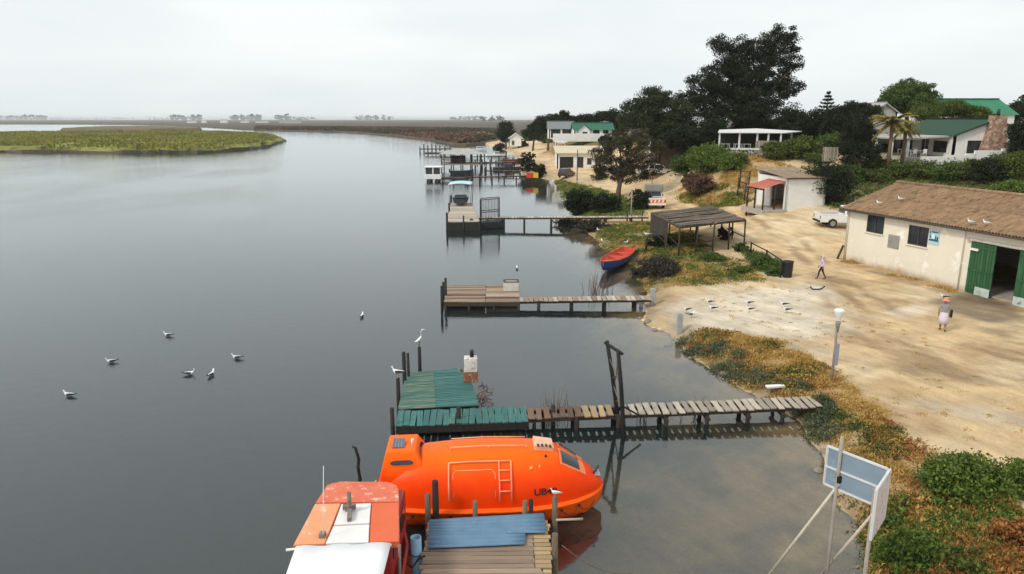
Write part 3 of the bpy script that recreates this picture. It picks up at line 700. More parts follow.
S = empty('gazebo_jetty', (0, 0, 0), 0, 'pale roofed gazebo jetty with railings and thin dark walkway', 'jetty')
gc = onz(462, 170, 0)
MB().box((gc.x, gc.y, 1.45), (9.2, 6.5, .25)).build('deck', m_grey, S)
m_roofp = mat('pale_roof', (.42, .41, .38), (.33, .32, .30), rough=.7, scale=1)
b = MB(); hw, hd, zr = 5.0, 3.6, 3.75
b.add([(gc.x-hw, gc.y-hd, zr), (gc.x+hw, gc.y-hd, zr), (gc.x+hw, gc.y+hd, zr), (gc.x-hw, gc.y+hd, zr), (gc.x-1.6, gc.y, zr+1.2), (gc.x+1.6, gc.y, zr+1.2)], [(0, 1, 5, 4), (1, 2, 5), (2, 3, 4, 5), (3, 0, 4), (3, 2, 1, 0)]); b.build('roof', m_roofp, S)
for i in range(5):
    for sy in (-3.1, 3.1): MB().tube([(gc.x-4.4+2.2*i, gc.y+sy, -1.5), (gc.x-4.4+2.2*i, gc.y+sy, 3.76)], .13, 6).build('pillar', m_beam, S)
for sy in (-3.1, 3.1):
    for z_ in (2.0, 2.55): MB().bar((gc.x-4.5, gc.y+sy, z_), (gc.x+4.5, gc.y+sy, z_), .09).build('railing', m_beam, S)
for i in range(19):
    MB().box((gc.x-4.2+8.4*i/18, gc.y-3.12, 2.05), (.06, .05, 1.0)).build('baluster', m_beam, S)
MB().box((gc.x-.9, gc.y+.6, 2.4), (3.4, 2.0, 1.7)).build('cabin', m_beam, S)
walk(S, (gc.x+4.6, gc.y, 0), onz(516, 167, 0), 1.1, 'brown', .7, .06, 1.5, 1.3)
for t in (.12, .4, .7, .95):
    p = Vector((gc.x+4.6, gc.y, 0)).lerp(onz(516, 167, 0), t); post(S, p, 1.9, .14)

for (xa_, ya_, xb_, yb_, zz_, lab_) in ((474, 162.5, 514, 161.5, 1.2, 'thin far jetty between the gazebo jetty and the ruined piles'), (470, 156.5, 506, 156, 1.2, 'very thin far jetty just beyond the gazebo roof'), (484, 170.5, 521, 170.8, .9, 'thin low jetty crossing just before the gazebo walkway')):
    W2 = empty('thin_jetty', (0, 0, 0), 0, lab_, 'jetty', 'thin far jetties')
    pa_, pb_ = onz(xa_, ya_, zz_), onz(xb_, yb_, zz_); walk(W2, pa_, pb_, 1.2, 'brown', .9, .08, zz_, zz_)
    for t in (.03, .2, .4, .6, .8, .97):
        for s in (-.5, .5): post(W2, pa_.lerp(pb_, t)+Vector((0, s, 0)), zz_+(.7 if t < .5 else -.1), .16)
def skiff(px, py, L2, rz2, m_, lab_, cabin=None):
    K2 = empty('moored_boat', onz(px, py, 0), rz2, lab_, 'boat', 'small boats moored at the far jetties'); rows = []
    for t, w2, z2 in ((-.5, .7, .75), (-.2, .85, .7), (.2, .75, .75), (.42, .35, .9), (.5, .04, 1.0)): rows.append([(t*L2, -w2, z2), (t*L2, -w2*.8, .05), (t*L2, 0, -.3), (t*L2, w2*.8, .05), (t*L2, w2, z2), (t*L2, w2*.85, z2-.02), (t*L2, 0, .25), (t*L2, -w2*.85, z2-.02)])
    b = MB(); b.grid(rows, 0, False, True); b.add(rows[0], [tuple(range(8))]); b.build('hull', m_, K2)
    for t in (-.25, .1): MB().box((t*L2, 0, .55), (.3, 1.35, .06)).build('thwart', m_, K2)
    if cabin: MB().box((.05*L2, 0, 1.15), (L2*.3, 1.1, .9), taper=.85).build('cabin', cabin, K2, bevel=.05); MB().box((.05*L2, 0, 1.3), (L2*.27, 1.16, .32), taper=.95).build('cabin_window', MATS['dark_glass'], K2)
    else: MB().box((-.5*L2-.15, 0, .7), (.3, .35, .8)).build('outboard_motor', m_dark, K2, bevel=.05)
skiff(507, 170.5, 6.5, .05, m_dark, 'dark moored boat at the shore end of the gazebo jetty', m_dark)
skiff(462, 174, 5.0, .1, m_dark, 'dark skiff tied right of the white houseboat')
skiff(496, 157, 6.0, .2, m_white, 'white moored boat near the far sandy shore', m_white)
skiff(513, 162, 5.0, -.1, m_redh0, 'dull red skiff close to the far sandy shore')
skiff(478, 151, 6.5, .1, m_white, 'white boat lying beyond the ruined piles', m_white)
skiff(489, 228, 3.6, .3, m_dark, 'dark tender tied inside the wire cage')
U = empty('ruined_jetty', (0, 0, 0), 0, 'old ruined jetty of bare black piles near the marsh edge', 'jetty')
for px, yb, yt in ((420, 152.5, 147), (424, 151, 144), (428, 152, 145), (432, 150, 143.5), (436, 151, 145), (440, 152, 145.5), (445, 152.5, 147), (450, 150.5, 146), (455, 152, 148), (461, 151, 148)):
    post_px(U, px, yb, yt, 0, .22)
pU = onz(427, 153.5, .6); MB().box((pU.x+5.5, pU.y, .7), (12, 3.0, .5)).build('float', m_beam, U)
MB().bar(ony(420, 149, onz(420, 152, 0).y), ony(452, 149, onz(420, 152, 0).y), .35).build('rail', m_beam, U)
MB().box((pU.x+6.5, pU.y, 1.15), (6, 1.8, .4), taper=.8).build('hull_remains', mat('dull_white', (.5, .5, .5), (.35, .35, .34), rough=.7), U)

# ------------------------------------------------------------------ orange lifeboat
def sheen_or_dirt(m, z0_, z1_, c, wob_=.5, sc=1.5):
    """gelcoat or plaster whose colour varies with height: sky highlight painted on the lifeboat top, dirt on hull and wall foot"""
    n, l = m.node_tree.nodes, m.node_tree.links; b = n['Principled BSDF']; src = b.inputs['Base Color'].links[0].from_socket
    tc = n.new('ShaderNodeTexCoord'); sx = n.new('ShaderNodeSeparateXYZ'); l.new(tc.outputs['Object'], sx.inputs[0])
    nz = n.new('ShaderNodeTexNoise'); nz.inputs['Scale'].default_value = sc; nz.inputs['Detail'].default_value = 6; l.new(tc.outputs['Object'], nz.inputs['Vector'])
    ma = n.new('ShaderNodeMath'); ma.operation = 'MULTIPLY_ADD'; l.new(nz.outputs['Fac'], ma.inputs[0]); ma.inputs[1].default_value = wob_; l.new(sx.outputs['Z'], ma.inputs[2])
    mr = n.new('ShaderNodeMapRange'); mr.interpolation_type = 'SMOOTHSTEP'; mr.inputs[1].default_value = z0_+wob_*.5; mr.inputs[2].default_value = z1_+wob_*.5; l.new(ma.outputs[0], mr.inputs[0])
    mx = n.new('ShaderNodeMix'); mx.data_type = 'RGBA'; l.new(mr.outputs[0], mx.inputs[0]); l.new(src, mx.inputs[6]); mx.inputs[7].default_value = (*c, 1); l.new(mx.outputs[2], b.inputs['Base Color'])
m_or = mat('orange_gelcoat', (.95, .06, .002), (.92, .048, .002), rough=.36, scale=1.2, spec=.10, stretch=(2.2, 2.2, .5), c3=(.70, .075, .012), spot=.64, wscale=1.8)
sheen_or_dirt(m_or, 1.25, 2.05, (.96, .145, .008))  # paler orange towards the top: sky highlight painted into the canopy and tower colour
m_or2 = mat('sunbleached_orange', (.94, .14, .008), (.90, .10, .006), rough=.45, scale=2, spec=.12, c3=(.93, .26, .08), spot=.68, wscale=5)
sheen_or_dirt(m_or2, .10, -.08, (.35, .04, .015), .25, 2.5)
LB = empty('lifeboat', (-.50, 19.78, .10), math.radians(3.0), 'orange enclosed lifeboat floating between the two near jetties', 'lifeboat')
XS = [-3.45, -3.38, -3.1, -2.6, -2, -1.2, -.4, .4, 1.1, 1.6, 2.0, 2.35, 2.65, 2.85, 3.0, 3.12, 3.2, 3.24]
def beam(X): return float(np.interp(X, [-3.45, -3.3, -2.6, -1.5, 0, 1.0, 1.8, 2.4, 2.8, 3.05, 3.18, 3.24], [.72, .95, 1.18, 1.30, 1.32, 1.28, 1.14, .92, .68, .44, .24, .06]))
def ztop(X): return float(np.interp(X, [-3.45, -3.3, -2.8, -1.8, -.6, .8, 1.5, 1.9, 2.4, 2.8, 3.08, 3.24], [1.0, 1.5, 1.78, 1.95, 2.02, 2.0, 1.95, 1.84, 1.52, 1.20, .92, .74]))
def sheer(X): return .56+.10*max(0, (X-1)/2.3)**2+.04*max(0, (-X-2)/1.4)
def can(X, a):
    """canopy skin: a = 0 at the gunwale on the near side, 1 on the centre line, 2 on the far side"""
    b, zt, zg = beam(X)*.96, ztop(X), sheer(X)+.05
    an = math.pi/2*a; cc = math.cos(an); e = .80
    return Vector((X, -b*math.copysign(abs(cc)**e, cc), zg+(zt-zg)*max(0, math.sin(an))**(e*1.05)))
def can_n(X, a):
    p = can(X, a); u = can(X+.01, a)-p; v = can(X, a+.005)-p; return u.cross(v).normalized()
rows = [[can(X_, 2*i/28) for i in range(29)] for X_ in XS]
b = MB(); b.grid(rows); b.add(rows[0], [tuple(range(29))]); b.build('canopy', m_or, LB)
rows = []
for X_ in XS:
    w, zg = beam(X_), sheer(X_); kz = -.5+.75*max(0, (X_-1.6)/1.75)**2
    half = [(w*.96, zg+.05), (w*1.035, zg+.02), (w*1.045, zg-.07), (w*1.01, zg-.12), (w*.985, zg-.16), (w*.97, zg-.30), (w*.86, zg-.45 if kz < -.3 else kz+.3), (w*.5, kz+.08), (0, kz)]
    prof = [(-a, z_) for a, z_ in half]+[(a, z_) for a, z_ in half[-2::-1]]
    rows.append([(X_, a, z_) for a, z_ in prof])
b = MB(); b.grid(rows); b.add(rows[0], [tuple(range(len(rows[0])))]); b.build('hull', m_or2, LB)
# fender strake
for s in (-1, 1):
    b = MB(); b.tube([(X_, s*beam(X_)*1.04, sheer(X_)-.02) for X_ in XS[1:]], .035, 8); b.build('rubbing_strake', m_or2, LB)
m_cord = mat('dark_cord', (.05, .02, .015), (.09, .03, .02), rough=.8)
for k in range(11):
    xa, xb = -2.9+k*.53, -2.9+(k+1)*.53; b = MB()
    pts = [Vector((xa+(xb-xa)*t/6, -beam(xa+(xb-xa)*t/6)*1.045-.03, sheer(xa)-.14-.20*math.sin(math.pi*t/6))) for t in range(7)]
    b.tube(pts, .013, 5); b.build('lifeline_loop', m_cord, LB)
    b = MB(); b.box(pts[0]+Vector((0, 0, .02)), (.07, .03, .07)); b.build('lifeline_cleat', m_black, LB)
# steering tower at the stern
b = MB()
lo = [(-3.32, -.93, .85), (-1.72, -.98, 1.25), (-1.72, .98, 1.25), (-3.32, .93, .85)]
md_ = [(-3.32, -.80, 1.45), (-1.98, -.84, 1.50), (-1.98, .84, 1.50), (-3.32, .80, 1.45)]
hi = [(-3.16, -.58, 2.10), (-2.32, -.58, 2.12), (-2.32, .58, 2.12), (-3.16, .58, 2.10)]
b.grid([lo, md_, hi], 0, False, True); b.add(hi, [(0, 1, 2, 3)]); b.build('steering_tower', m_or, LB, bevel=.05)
def on_quad(q, u, v, off):
    q = [Vector(p) for p in q]; p = q[0].lerp(q[1], u).lerp(q[3].lerp(q[2], u), v); n = (q[1]-q[0]).cross(q[3]-q[0]).normalized(); return p+n*off
sideq = [md_[0], md_[1], hi[1], hi[0]]; frontq = [md_[1], md_[2], hi[2], hi[1]]
def pane(name, quad, u0, u1, v0, v1, m, parent, rnd=.25, t=.012):
    pts = []
    for cu, cv, a0 in ((u1, v1, 0), (u0, v1, 90), (u0, v0, 180), (u1, v0, 270)):
        ru, rv = (u1-u0)*rnd, (v1-v0)*rnd*1.6
        for k in range(4):
            an = math.radians(a0+30*k); ccu = cu-ru*(1 if cu == u1 else -1); ccv = cv-rv*(1 if cv == v1 else -1)
            pts.append((ccu+ru*math.cos(an), ccv+rv*math.sin(an)))
    A_ = [on_quad(quad, u, v, t) for u, v in pts]; B_ = [on_quad(quad, u, v, -.01) for u, v in pts]; n = len(pts)
    b = MB(); b.add(A_+B_, [tuple(range(n))]+[(i, (i+1) % n, n+(i+1) % n, n+i) for i in range(n)]); return b.build(name, m, parent)
w_ = pane('tower_window', sideq, .17, .83, .38, .66, m_or2, LB); pane('pane', sideq, .20, .80, .42, .62, MATS['dark_glass'], w_, t=.016)
w_ = pane('tower_window', frontq, .12, .88, .25, .82, m_or2, LB); pane('pane', frontq, .16, .84, .30, .77, MATS['dark_glass'], w_, t=.016)
sp = MB(); sp.box((-2.82, -.18, 2.175), (.34, .42, .035), (.25, 0, 0)); o = sp.build('solar_panel', mat('solar_cell', (.10, .12, .16), (.14, .16, .20), rough=.35, scale=8), LB)
for i in range(1, 4): MB().box((-2.82+(-.17+.34*i/4), -.185, 2.194), (.008, .40, .004), (.25, 0, 0)).build('cell_line', m_pole, o)
for p, q in (((-2.42, -.35, 2.18), (-2.42, -.35, 2.38)), ((-2.42, -.1, 2.18), (-2.42, -.1, 2.27))): MB().tube([p, q], .025, 6).build('light_stub', m_white, LB)
# grab-rail frame with ladder on the near side
m_rail = mat('peach_rail', (.85, .42, .24), (.75, .33, .18), rough=.5)
def skin(X_, a, off): return can(X_, a)+can_n(X_, a)*off
fr = empty('grab_frame'); fr.parent = LB
def rail(pairs, r, name, par, off=.07): b = MB(); b.tube([skin(X_, a, off) for X_, a in pairs], r, 6); return b.build(name, m_rail, par)
ra, rb_ = -1.35, .42
rail([(ra, .10), (ra, .3), (ra, .52), (ra, .62)], .022, 'frame_post', fr); rail([(rb_, .08), (rb_, .3), (rb_, .52), (rb_, .62)], .022, 'frame_post', fr)
rail([(ra, .62), (ra+.6, .62), (rb_-.6, .62), (rb_, .62)], .022, 'frame_top_rail', fr)
rail([(rb_-.34, .08), (rb_-.34, .3), (rb_-.34, .62)], .018, 'ladder_rail', fr)
for a in (.2, .34, .48): rail([(rb_-.34, a), (rb_, a)], .016, 'ladder_rung', fr)
rail([(ra+.12, .12), (ra+.12, .44), (ra+.2, .5), (rb_-.55, .5), (rb_-.45, .44), (rb_-.45, .12)], .012, 'hatch_outline', LB, .012)
for a in (.9, 1.1): rail([(-1.3, a), (-.4, a), (.5, a), (.9, a)], .018, 'top_handrail', LB, .09)
for xx in (-1.3, -.2, .9):
    b = MB(); b.tube([skin(xx, .9, -.02), skin(xx, .9, .10)], .02, 6); b.build('handrail_foot', m_rail, LB)
# fore hatch and bow windows
hq = [can(1.15, .86), can(1.72, .86), can(1.72, 1.14), can(1.15, 1.14)]
b = MB(); b.slab([p+Vector((0, 0, .13)) for p in hq], .16); h_ = b.build('fore_hatch', mat('peach_hatch', (.85, .50, .36), (.75, .38, .25), rough=.5), LB, bevel=.02)
for i in range(4): MB().box(can(1.25+.12*i, .88)+Vector((0, -.03, .14)), (.06, .16, .02)).build('vent_slot', m_black, h_)
def skin_patch(name, outline, m, par, off=.012, nseg=6):
    """a pane that follows the canopy: outline = (X,a) corners, gridded"""
    (x0, a0), (x1, a1), (x2, a2), (x3, a3) = outline; rows = []
    for i in range(nseg+1):
        s = i/nseg; rows.append([skin((x0+(x1-x0)*t/nseg)*(1-s)+(x3+(x2-x3)*t/nseg)*s, (a0+(a1-a0)*t/nseg)*(1-s)+(a3+(a2-a3)*t/nseg)*s, off) for t in range(nseg+1)])
    return MB().grid(rows).build(name, m, par)
w_ = skin_patch('bow_window_frame', [(1.86, .60), (2.66, .56), (2.62, 1.0), (1.86, .98)], mat('pale_peach', (.88, .26, .10), (.85, .2, .06), rough=.5), LB, .010)
skin_patch('pane', [(1.92, .64), (2.46, .62), (2.44, .97), (1.92, .95)], MATS['dark_glass'], w_, .018)
w_ = skin_patch('bow_window_frame', [(1.86, 1.40), (2.66, 1.44), (2.62, 1.02), (1.86, 1.02)], MATS['pale_peach'], LB, .010)
skin_patch('pane', [(1.92, 1.36), (2.46, 1.38), (2.44, 1.04), (1.92, 1.05)], MATS['dark_glass'], w_, .018)
for xx, aa, ww in ((.95, .50, .10), (1.22, .52, .05)): skin_patch('chipped_patch', [(xx, aa-.01), (xx+ww, aa+.01), (xx+ww*.8, aa+.05), (xx+.01, aa+.035)], mat('chipped_gelcoat', (.9, .42, .2), (.85, .3, .1), rough=.7, scale=12), LB, .006, 3)
b = MB(); b.ball(skin(1.45, .72, .02), .04, 8, 5); b.build('valve', m_black, LB)
for q in ((2.92, -.15, 1.02), (3.0, .05, 1.0), (3.04, .12, 1.02)):
    MB().tube([q, (q[0]+.10, q[1]-.03, q[2]+.16)], .035, 6).build('bow_fitting', m_dark, LB)
MB().box((3.05, 0, .98), (.2, .36, .06)).build('bow_hook', m_pole, LB, bevel=.01)
MB().tube([(-3.46, -.3, .55), (-3.62, -.35, .9), (-3.5, -.35, 1.1)], .02, 6).build('stern_rail', m_rail, LB)
# hull lettering
cu = bpy.data.curves.new('lettering', 'FONT'); cu.body = 'UB40'; cu.size = .25; cu.align_x = 'CENTER'; cu.offset = .004
tmp = bpy.data.objects.new('lettering_tmp', cu); C.objects.link(tmp)
bpy.context.view_layer.update()
tme = bpy.data.meshes.new_from_object(tmp); bpy.data.objects.remove(tmp)
for v in tme.vertices:
    X_ = 1.40+v.co.x*1.2; p = skin(X_, .12+v.co.y*.50, .02); v.co = p
tme.materials.clear(); tme.materials.append(mat('black_paint', (.012, .012, .012), (.02, .02, .02), rough=.5)); tme.name = 'lettering'
inst('lettering', tme, LB)

ML = MB(); a_, b_ = (1.25, 16.1, 1.1), onz(632, 574, 0)
ML.tube([Vector(a_).lerp(b_, t/8)-Vector((0, 0, .25*math.sin(math.pi*t/8))) for t in range(9)], .012, 5); tag(ML.build('mooring_line', m_gpost), 'thin mooring line slanting into the muddy water from the nearest jetty', 'rope')
# ------------------------------------------------------------------ red cabin boat, bottom left
RB = empty('cabin_boat', (0, 0, 0), 0, 'red cabin boat with patched orange and white roof beside nearest jetty', 'boat')
zr = 2.25
m_redw = mat('faded_red_roof', (.62, .12, .06), (.70, .19, .10), rough=.6, scale=2.5, c3=(.80, .55, .42), spot=.60, wscale=4)
m_orw = mat('faded_orange_roof', (.80, .30, .13), (.78, .36, .20), rough=.6, scale=2, c3=(.85, .62, .46), spot=.62, wscale=3)
m_ord = mat('dark_orange_roof', (.72, .14, .05), (.68, .12, .045), rough=.55, scale=2, c3=(.8, .4, .28), spot=.70, wscale=3)
m_whr = mat('white_roof_panel', (.80, .78, .76), (.72, .70, .68), rough=.6, scale=3, c3=(.6, .5, .45), spot=.68)
def rp(px, py, z=zr): return onz(px, py, z)
def panel(name, pts, m, t=.05, par=RB): 
    n = len(pts); up = [Vector(p) for p in pts]; dn = [p-Vector((0, 0, t)) for p in up]; b = MB()
    b.add(up+dn, [tuple(range(n)), tuple(range(2*n-1, n-1, -1))]+[(i, n+i, n+(i+1) % n, (i+1) % n) for i in range(n)]); return b.build(name, m, par, bevel=.012)
panel('roof_rear_panel', [rp(315.5, 502.5), rp(327, 485.8), rp(332, 483), rp(340, 481.8), rp(380, 481.5), rp(390, 482.5), rp(397, 485.5), rp(398.5, 490), rp(398.8, 501.2)], m_redw)
panel('roof_side_panel', [rp(293.5, 544.5), rp(315, 503.8), rp(340.5, 503.2), rp(324.5, 543)], m_orw)
panel('roof_hatch', [rp(334, 524.5), rp(341.5, 504), rp(371, 503), rp(369.5, 522.8)], m_whr, .05)
panel('roof_hatch', [rp(325.5, 543), rp(333.5, 526), rp(369.3, 524.2), rp(368.5, 541.7)], m_whr, .05)
panel('roof_side_panel', [rp(369.5, 541.8), rp(372, 503), rp(398.8, 502.3), rp(399, 541)], m_ord)
# roof edge band, cabin sides and hull below
ed = [rp(293, 546, zr-.06), rp(327, 485, zr-.06), rp(340, 481.5, zr-.06), rp(388, 482, zr-.06), rp(399, 489, zr-.06), rp(399.5, 543, zr-.06)]
b = MB(); n = len(ed); b.add(ed+[p-Vector((0, 0, .12)) for p in ed], [tuple(range(n)), tuple(range(2*n-1, n-1, -1))]+[(i, n+i, n+(i+1) % n, (i+1) % n) for i in range(n)]); b.build('roof_edge', m_redw, RB)
m_redh = mat('red_hull', (.42, .03, .025), (.33, .025, .02), rough=.45, scale=2, c3=(.5, .18, .12), spot=.68)
cx0, cx1 = -4.62, -2.78
b = MB(); b.box(((cx0+cx1)/2, 15.9, 1.58), (cx1-cx0, 2.3, 1.1)); b.build('cabin', m_redh, RB, bevel=.03)
for yv in (15.3, 16.4):
    for xx in (cx0-.012, cx1+.012): MB().box((xx, yv, 1.68), (.03, .7, .42)).build('cabin_window', MATS['dark_glass'], RB, bevel=.01)
rows = []
for yv, w_, zg in ((10.6, 1.0, .95), (12.5, 1.16, .95), (14.5, 1.2, .98), (16.2, 1.12, 1.05), (17.3, .8, 1.15), (18.0, .15, 1.25)):
    xc = -3.72; rows.append([(xc-w_, yv, zg), (xc-w_*.9, yv, .2), (xc-w_*.4, yv, -.35), (xc+w_*.4, yv, -.35), (xc+w_*.9, yv, .2), (xc+w_, yv, zg), (xc+w_*.94, yv, zg), (xc+w_*.8, yv, .35), (xc-w_*.8, yv, .35), (xc-w_*.94, yv, zg)])
b = MB(); b.grid(rows, 0, False, True); b.add(rows[0], [tuple(range(10))]); b.add(rows[-1], [tuple(range(10))]); b.build('hull', m_redh, RB)
# mast bracket on the hatch, aerial, white awning and spar
mk = empty('mast_foot'); mk.parent = RB
c_ = rp(349.5, 522); c2_ = rp(350, 513)
m_wood = mat('grey_wood', (.25, .21, .18), (.15, .12, .1), rough=.85, scale=8)
MB().bar(c_+Vector((0, 0, .06)), c2_+Vector((0, 0, .10)), .10, .10).build('strut', m_wood, mk)
MB().bar(rp(343, 511)+Vector((0, 0, .1)), rp(356, 510)+Vector((0, 0, .1)), .13, .10).build('cross_piece', m_wood, mk)
MB().tube([c2_+Vector((0, 0, .05)), c2_+Vector((0, 0, .55))], .05, 8).build('stub', m_wood, mk)
MB().box(rp(322.5, 536.5)+Vector((0, 0, .05)), (.13, .16, .09)).build('aerial_base', m_wood, RB)
MB().tube([rp(323, 538), ony(323.5, 466, rp(323, 538).y)], [.012, .008], 6).build('aerial', m_white, RB)
rows = []
A0, A1 = rp(296, 546.5, zr-.02), rp(391, 542.5, zr-.02)
for j in range(9):
    t = j/8; l_ = A0+Vector((-.03*t, -3.0*t, -.55*t-.10*math.sin(math.pi*t))); r_ = A1+Vector((-.12*t, -3.0*t, -.55*t-.10*math.sin(math.pi*t)))
    rows.append([l_.lerp(r_, i/10)+Vector((0, 0, -.06*math.sin(math.pi*i/10)*t+.02*math.sin(i*1.7+j))) for i in range(11)])
o = MB().grid(rows).build('awning', mat('white_awning', (.80, .79, .80), (.74, .73, .75), rough=.8, scale=1.2, c3=(.85, .85, .85), spot=.66), RB); o.modifiers.new('t', 'SOLIDIFY').thickness = .012
MB().tube([rp(286, 550, zr-.05), rp(296, 549, zr-.05), rp(330, 547, zr-.09), rp(392, 545, zr-.09)], .03, 6).build('awning_spar', m_white, RB)
MB().tube([(-2.55, 14.4, .9), (-2.52, 14.4, 2.2)], .035, 6).build('awning_pole', m_wood, RB)
MB().box((-2.78, 13.9, 1.05), (.35, .7, .35)).build('cooler', mat('green_plastic', (.03, .22, .12), (.025, .18, .1), rough=.4), RB, bevel=.04)
ROPE = MB(); ROPE.tube([(-2.7, 15.6, 1.05), (-2.45, 15.7, .75), (-2.3, 15.75, .95), (-2.15, 15.8, 1.0)], .03, 6); tag(ROPE.build('mooring_rope', m_black), 'short black mooring rope between red cabin boat and nearest jetty', 'rope')

# ------------------------------------------------------------------ red and blue rowing boat on the shore
p0, p1 = onz(603, 273, .15), gnd(629, 254)
cen = (p0+p1)/2; ax = math.atan2((p1-p0).y, (p1-p0).x); L_ = Vector(((p1-p0).x, (p1-p0).y)).length
DG = empty('rowing_boat', (cen.x, cen.y, cen.z-.05), ax, 'blue rowing boat with red inside pulled up on the grassy shore', 'rowing boat')
m_bl = mat('blue_paint', (.025, .07, .24), (.02, .05, .18), rough=.5, scale=2, c3=(.15, .2, .3), spot=.68)
m_rd = mat('red_paint', (.55, .06, .03), (.62, .10, .05), rough=.6, scale=3, c3=(.65, .25, .15), spot=.6)
hl = L_/2+.05
so, si = [], []
for t, w_, zg, zk_ in ((-1, .05, .85, .3), (-.85, .38, .78, .05), (-.5, .75, .68, -.12), (0, .88, .62, -.15), (.5, .82, .64, -.12), (.9, .62, .70, -.02), (1, .55, .72, .0)):
    X_ = t*hl
    so.append([(X_, -w_, zg), (X_, -w_*.92, zg*.5), (X_, -w_*.5, zk_+.05), (X_, 0, zk_), (X_, w_*.5, zk_+.05), (X_, w_*.92, zg*.5), (X_, w_, zg)])
    si.append([(X_*.97, -w_*.93, zg), (X_*.97, -w_*.84, zg*.55), (X_*.97, 0, max(zk_+.13, .05)), (X_*.97, w_*.84, zg*.55), (X_*.97, w_*.93, zg)])
b = MB(); b.grid(so); b.add(so[-1], [tuple(range(7))]); b.build('hull', m_bl, DG)
b = MB(); b.grid(si); b.add(si[-1], [tuple(range(5))]); b.build('inner_hull', m_rd, DG)
for s in (-1, 1):
    b = MB(); b.tube([(r[0][0], s*r[6][1]*.985, r[0][2]+.02) for r in so], .045, 6); b.build('gunwale', m_rd, DG)
for t, w_ in ((-.45, .72), (.1, .82), (.6, .72)): MB().box((t*hl, 0, .5), (.28, w_*1.75, .045)).build('thwart', m_rd, DG, bevel=.01)
MB().box((-.62*hl, .1, .56), (.5, .5, .12)).build('fore_deck', mat('pink_paint', (.6, .3, .28), (.5, .22, .2), rough=.6), DG)
# ------------------------------------------------------------------ buildings
def holed_wall(name, parent, A, B, H, holes, t, m, gable=None):
    """wall from A to B (base points, outside on the right hand side of A->B), height H, holes (u0,u1,v0,v1) in metres cut through thickness t"""
    A, B = Vector(A), Vector(B); d = B-A; L = d.length; u = d.normalized(); n = Vector((u.y, -u.x, 0)); up = Vector((0, 0, 1))
    us = sorted({0, L, *[h[0] for h in holes], *[h[1] for h in holes]}); vs2 = sorted({0, H, *[h[2] for h in holes], *[h[3] for h in holes]})
    us = [q for q in us if 0 <= q <= L]; vs2 = [q for q in vs2 if 0 <= q <= H]
    hole = lambda a, c: any(h[0] <= a <= h[1] and h[2] <= c <= h[3] for h in holes)
    P = lambda a, c, o: A+u*a+up*c-n*o
    b = MB()
    for i in range(len(us)-1):
        for j in range(len(vs2)-1):
            if hole((us[i]+us[i+1])/2, (vs2[j]+vs2[j+1])/2): continue
            for o in (0, t): b.add([P(us[i], vs2[j], o), P(us[i+1], vs2[j], o), P(us[i+1], vs2[j+1], o), P(us[i], vs2[j+1], o)], [(0, 1, 2, 3)])
    for h in list(holes)+[(0, L, 0, H)]:
        a0_, a1_, b0, b1_ = h
        for (p, q) in (((a0_, b0), (a1_, b0)), ((a1_, b0), (a1_, b1_)), ((a1_, b1_), (a0_, b1_)), ((a0_, b1_), (a0_, b0))):
            b.add([P(*p, 0), P(*q, 0), P(*q, t), P(*p, t)], [(0, 1, 2, 3)])
    if gable:
        gu, gh = gable
        for o in (0, t): b.add([P(0, H, o), P(L, H, o), P(gu, H+gh, o)], [(0, 1, 2)])
        for p, q in (((0, H), (gu, H+gh)), ((gu, H+gh), (L, H))): b.add([P(*p, 0), P(*q, 0), P(*q, t), P(*p, t)], [(0, 1, 2, 3)])
    return b.build(name, m, parent)
def window(parent, A, B, h, m_f, m_g, fw=.07, depth=.10, mull=1, name='window'):
    """frame and pane set into a hole of a wall A->B"""
    A, B = Vector(A), Vector(B); u = (B-A).normalized(); n = Vector((u.y, -u.x, 0)); up = Vector((0, 0, 1))
    u0, u1, v0, v1 = h; P = lambda a, c, o: A+u*a+up*c-n*o
    fb = MB(); o = depth*.5
    fb.bar(P(u0, v0+fw/2, o), P(u1, v0+fw/2, o), .06, fw); fb.bar(P(u0, v1-fw/2, o), P(u1, v1-fw/2, o), .06, fw)
    for a in [u0+fw/2, u1-fw/2]+[u0+(u1-u0)*k/(mull+1) for k in range(1, mull+1)]:
        q = fb; c0, c1 = P(a, v0+fw, o), P(a, v1-fw, o); R = Matrix((u, n, up)).transposed(); q.box((c0+c1)/2, (fw, .055, (c1-c0).length), R)
    w = fb.build(name, m_f, parent)
    pb = MB(); pb.add([P(u0, v0, o+.02), P(u1, v0, o+.02), P(u1, v1, o+.02), P(u0, v1, o+.02)], [(0, 1, 2, 3)]); pb.build('pane', m_g, w)
    return w
def roof_slope(parent, e0, e1, r0, r1, m, n_sheets, name='roof_sheet', amp=.03, waves=6, rows_=1):
    """corrugated sheets from eave e0-e1 up to ridge r0-r1, each an object of its own"""
    e0, e1, r0, r1 = [Vector(p) for p in (e0, e1, r0, r1)]
    du = (e1-e0)/n_sheets; ds = (r0-e0)/rows_; n = (e1-e0).cross(r0-e0).normalized(); n = n if n.z > 0 else -n
    me = []
    for v in range(3):
        b = MB(); rws = []
        for i in range(3):
            rws.append([e0*0+du*1.02*(t/(waves*5))+ds*1.05*(i/2)+n*(amp*math.sin(2*math.pi*t/5)+random.uniform(-.006, .006)) for t in range(waves*5+1)])
        b.grid(rws); me.append(b.mesh(name, m))
    for k in range(n_sheets):
        for r in range(rows_):
            o = inst(name, random.choice(me), parent, e0+du*k+ds*r+n*(.012*(k % 2)+.028*r+random.uniform(0, .006)))
m_cream = mat('cream_plaster', (.76, .71, .60), (.69, .63, .51), rough=.85, scale=.7, c3=(.84, .81, .73), spot=.58, wscale=.7, bump=.3, bscale=8)
sheen_or_dirt(m_cream, 1.45, .75, (.40, .28, .16), .9, 1.1)
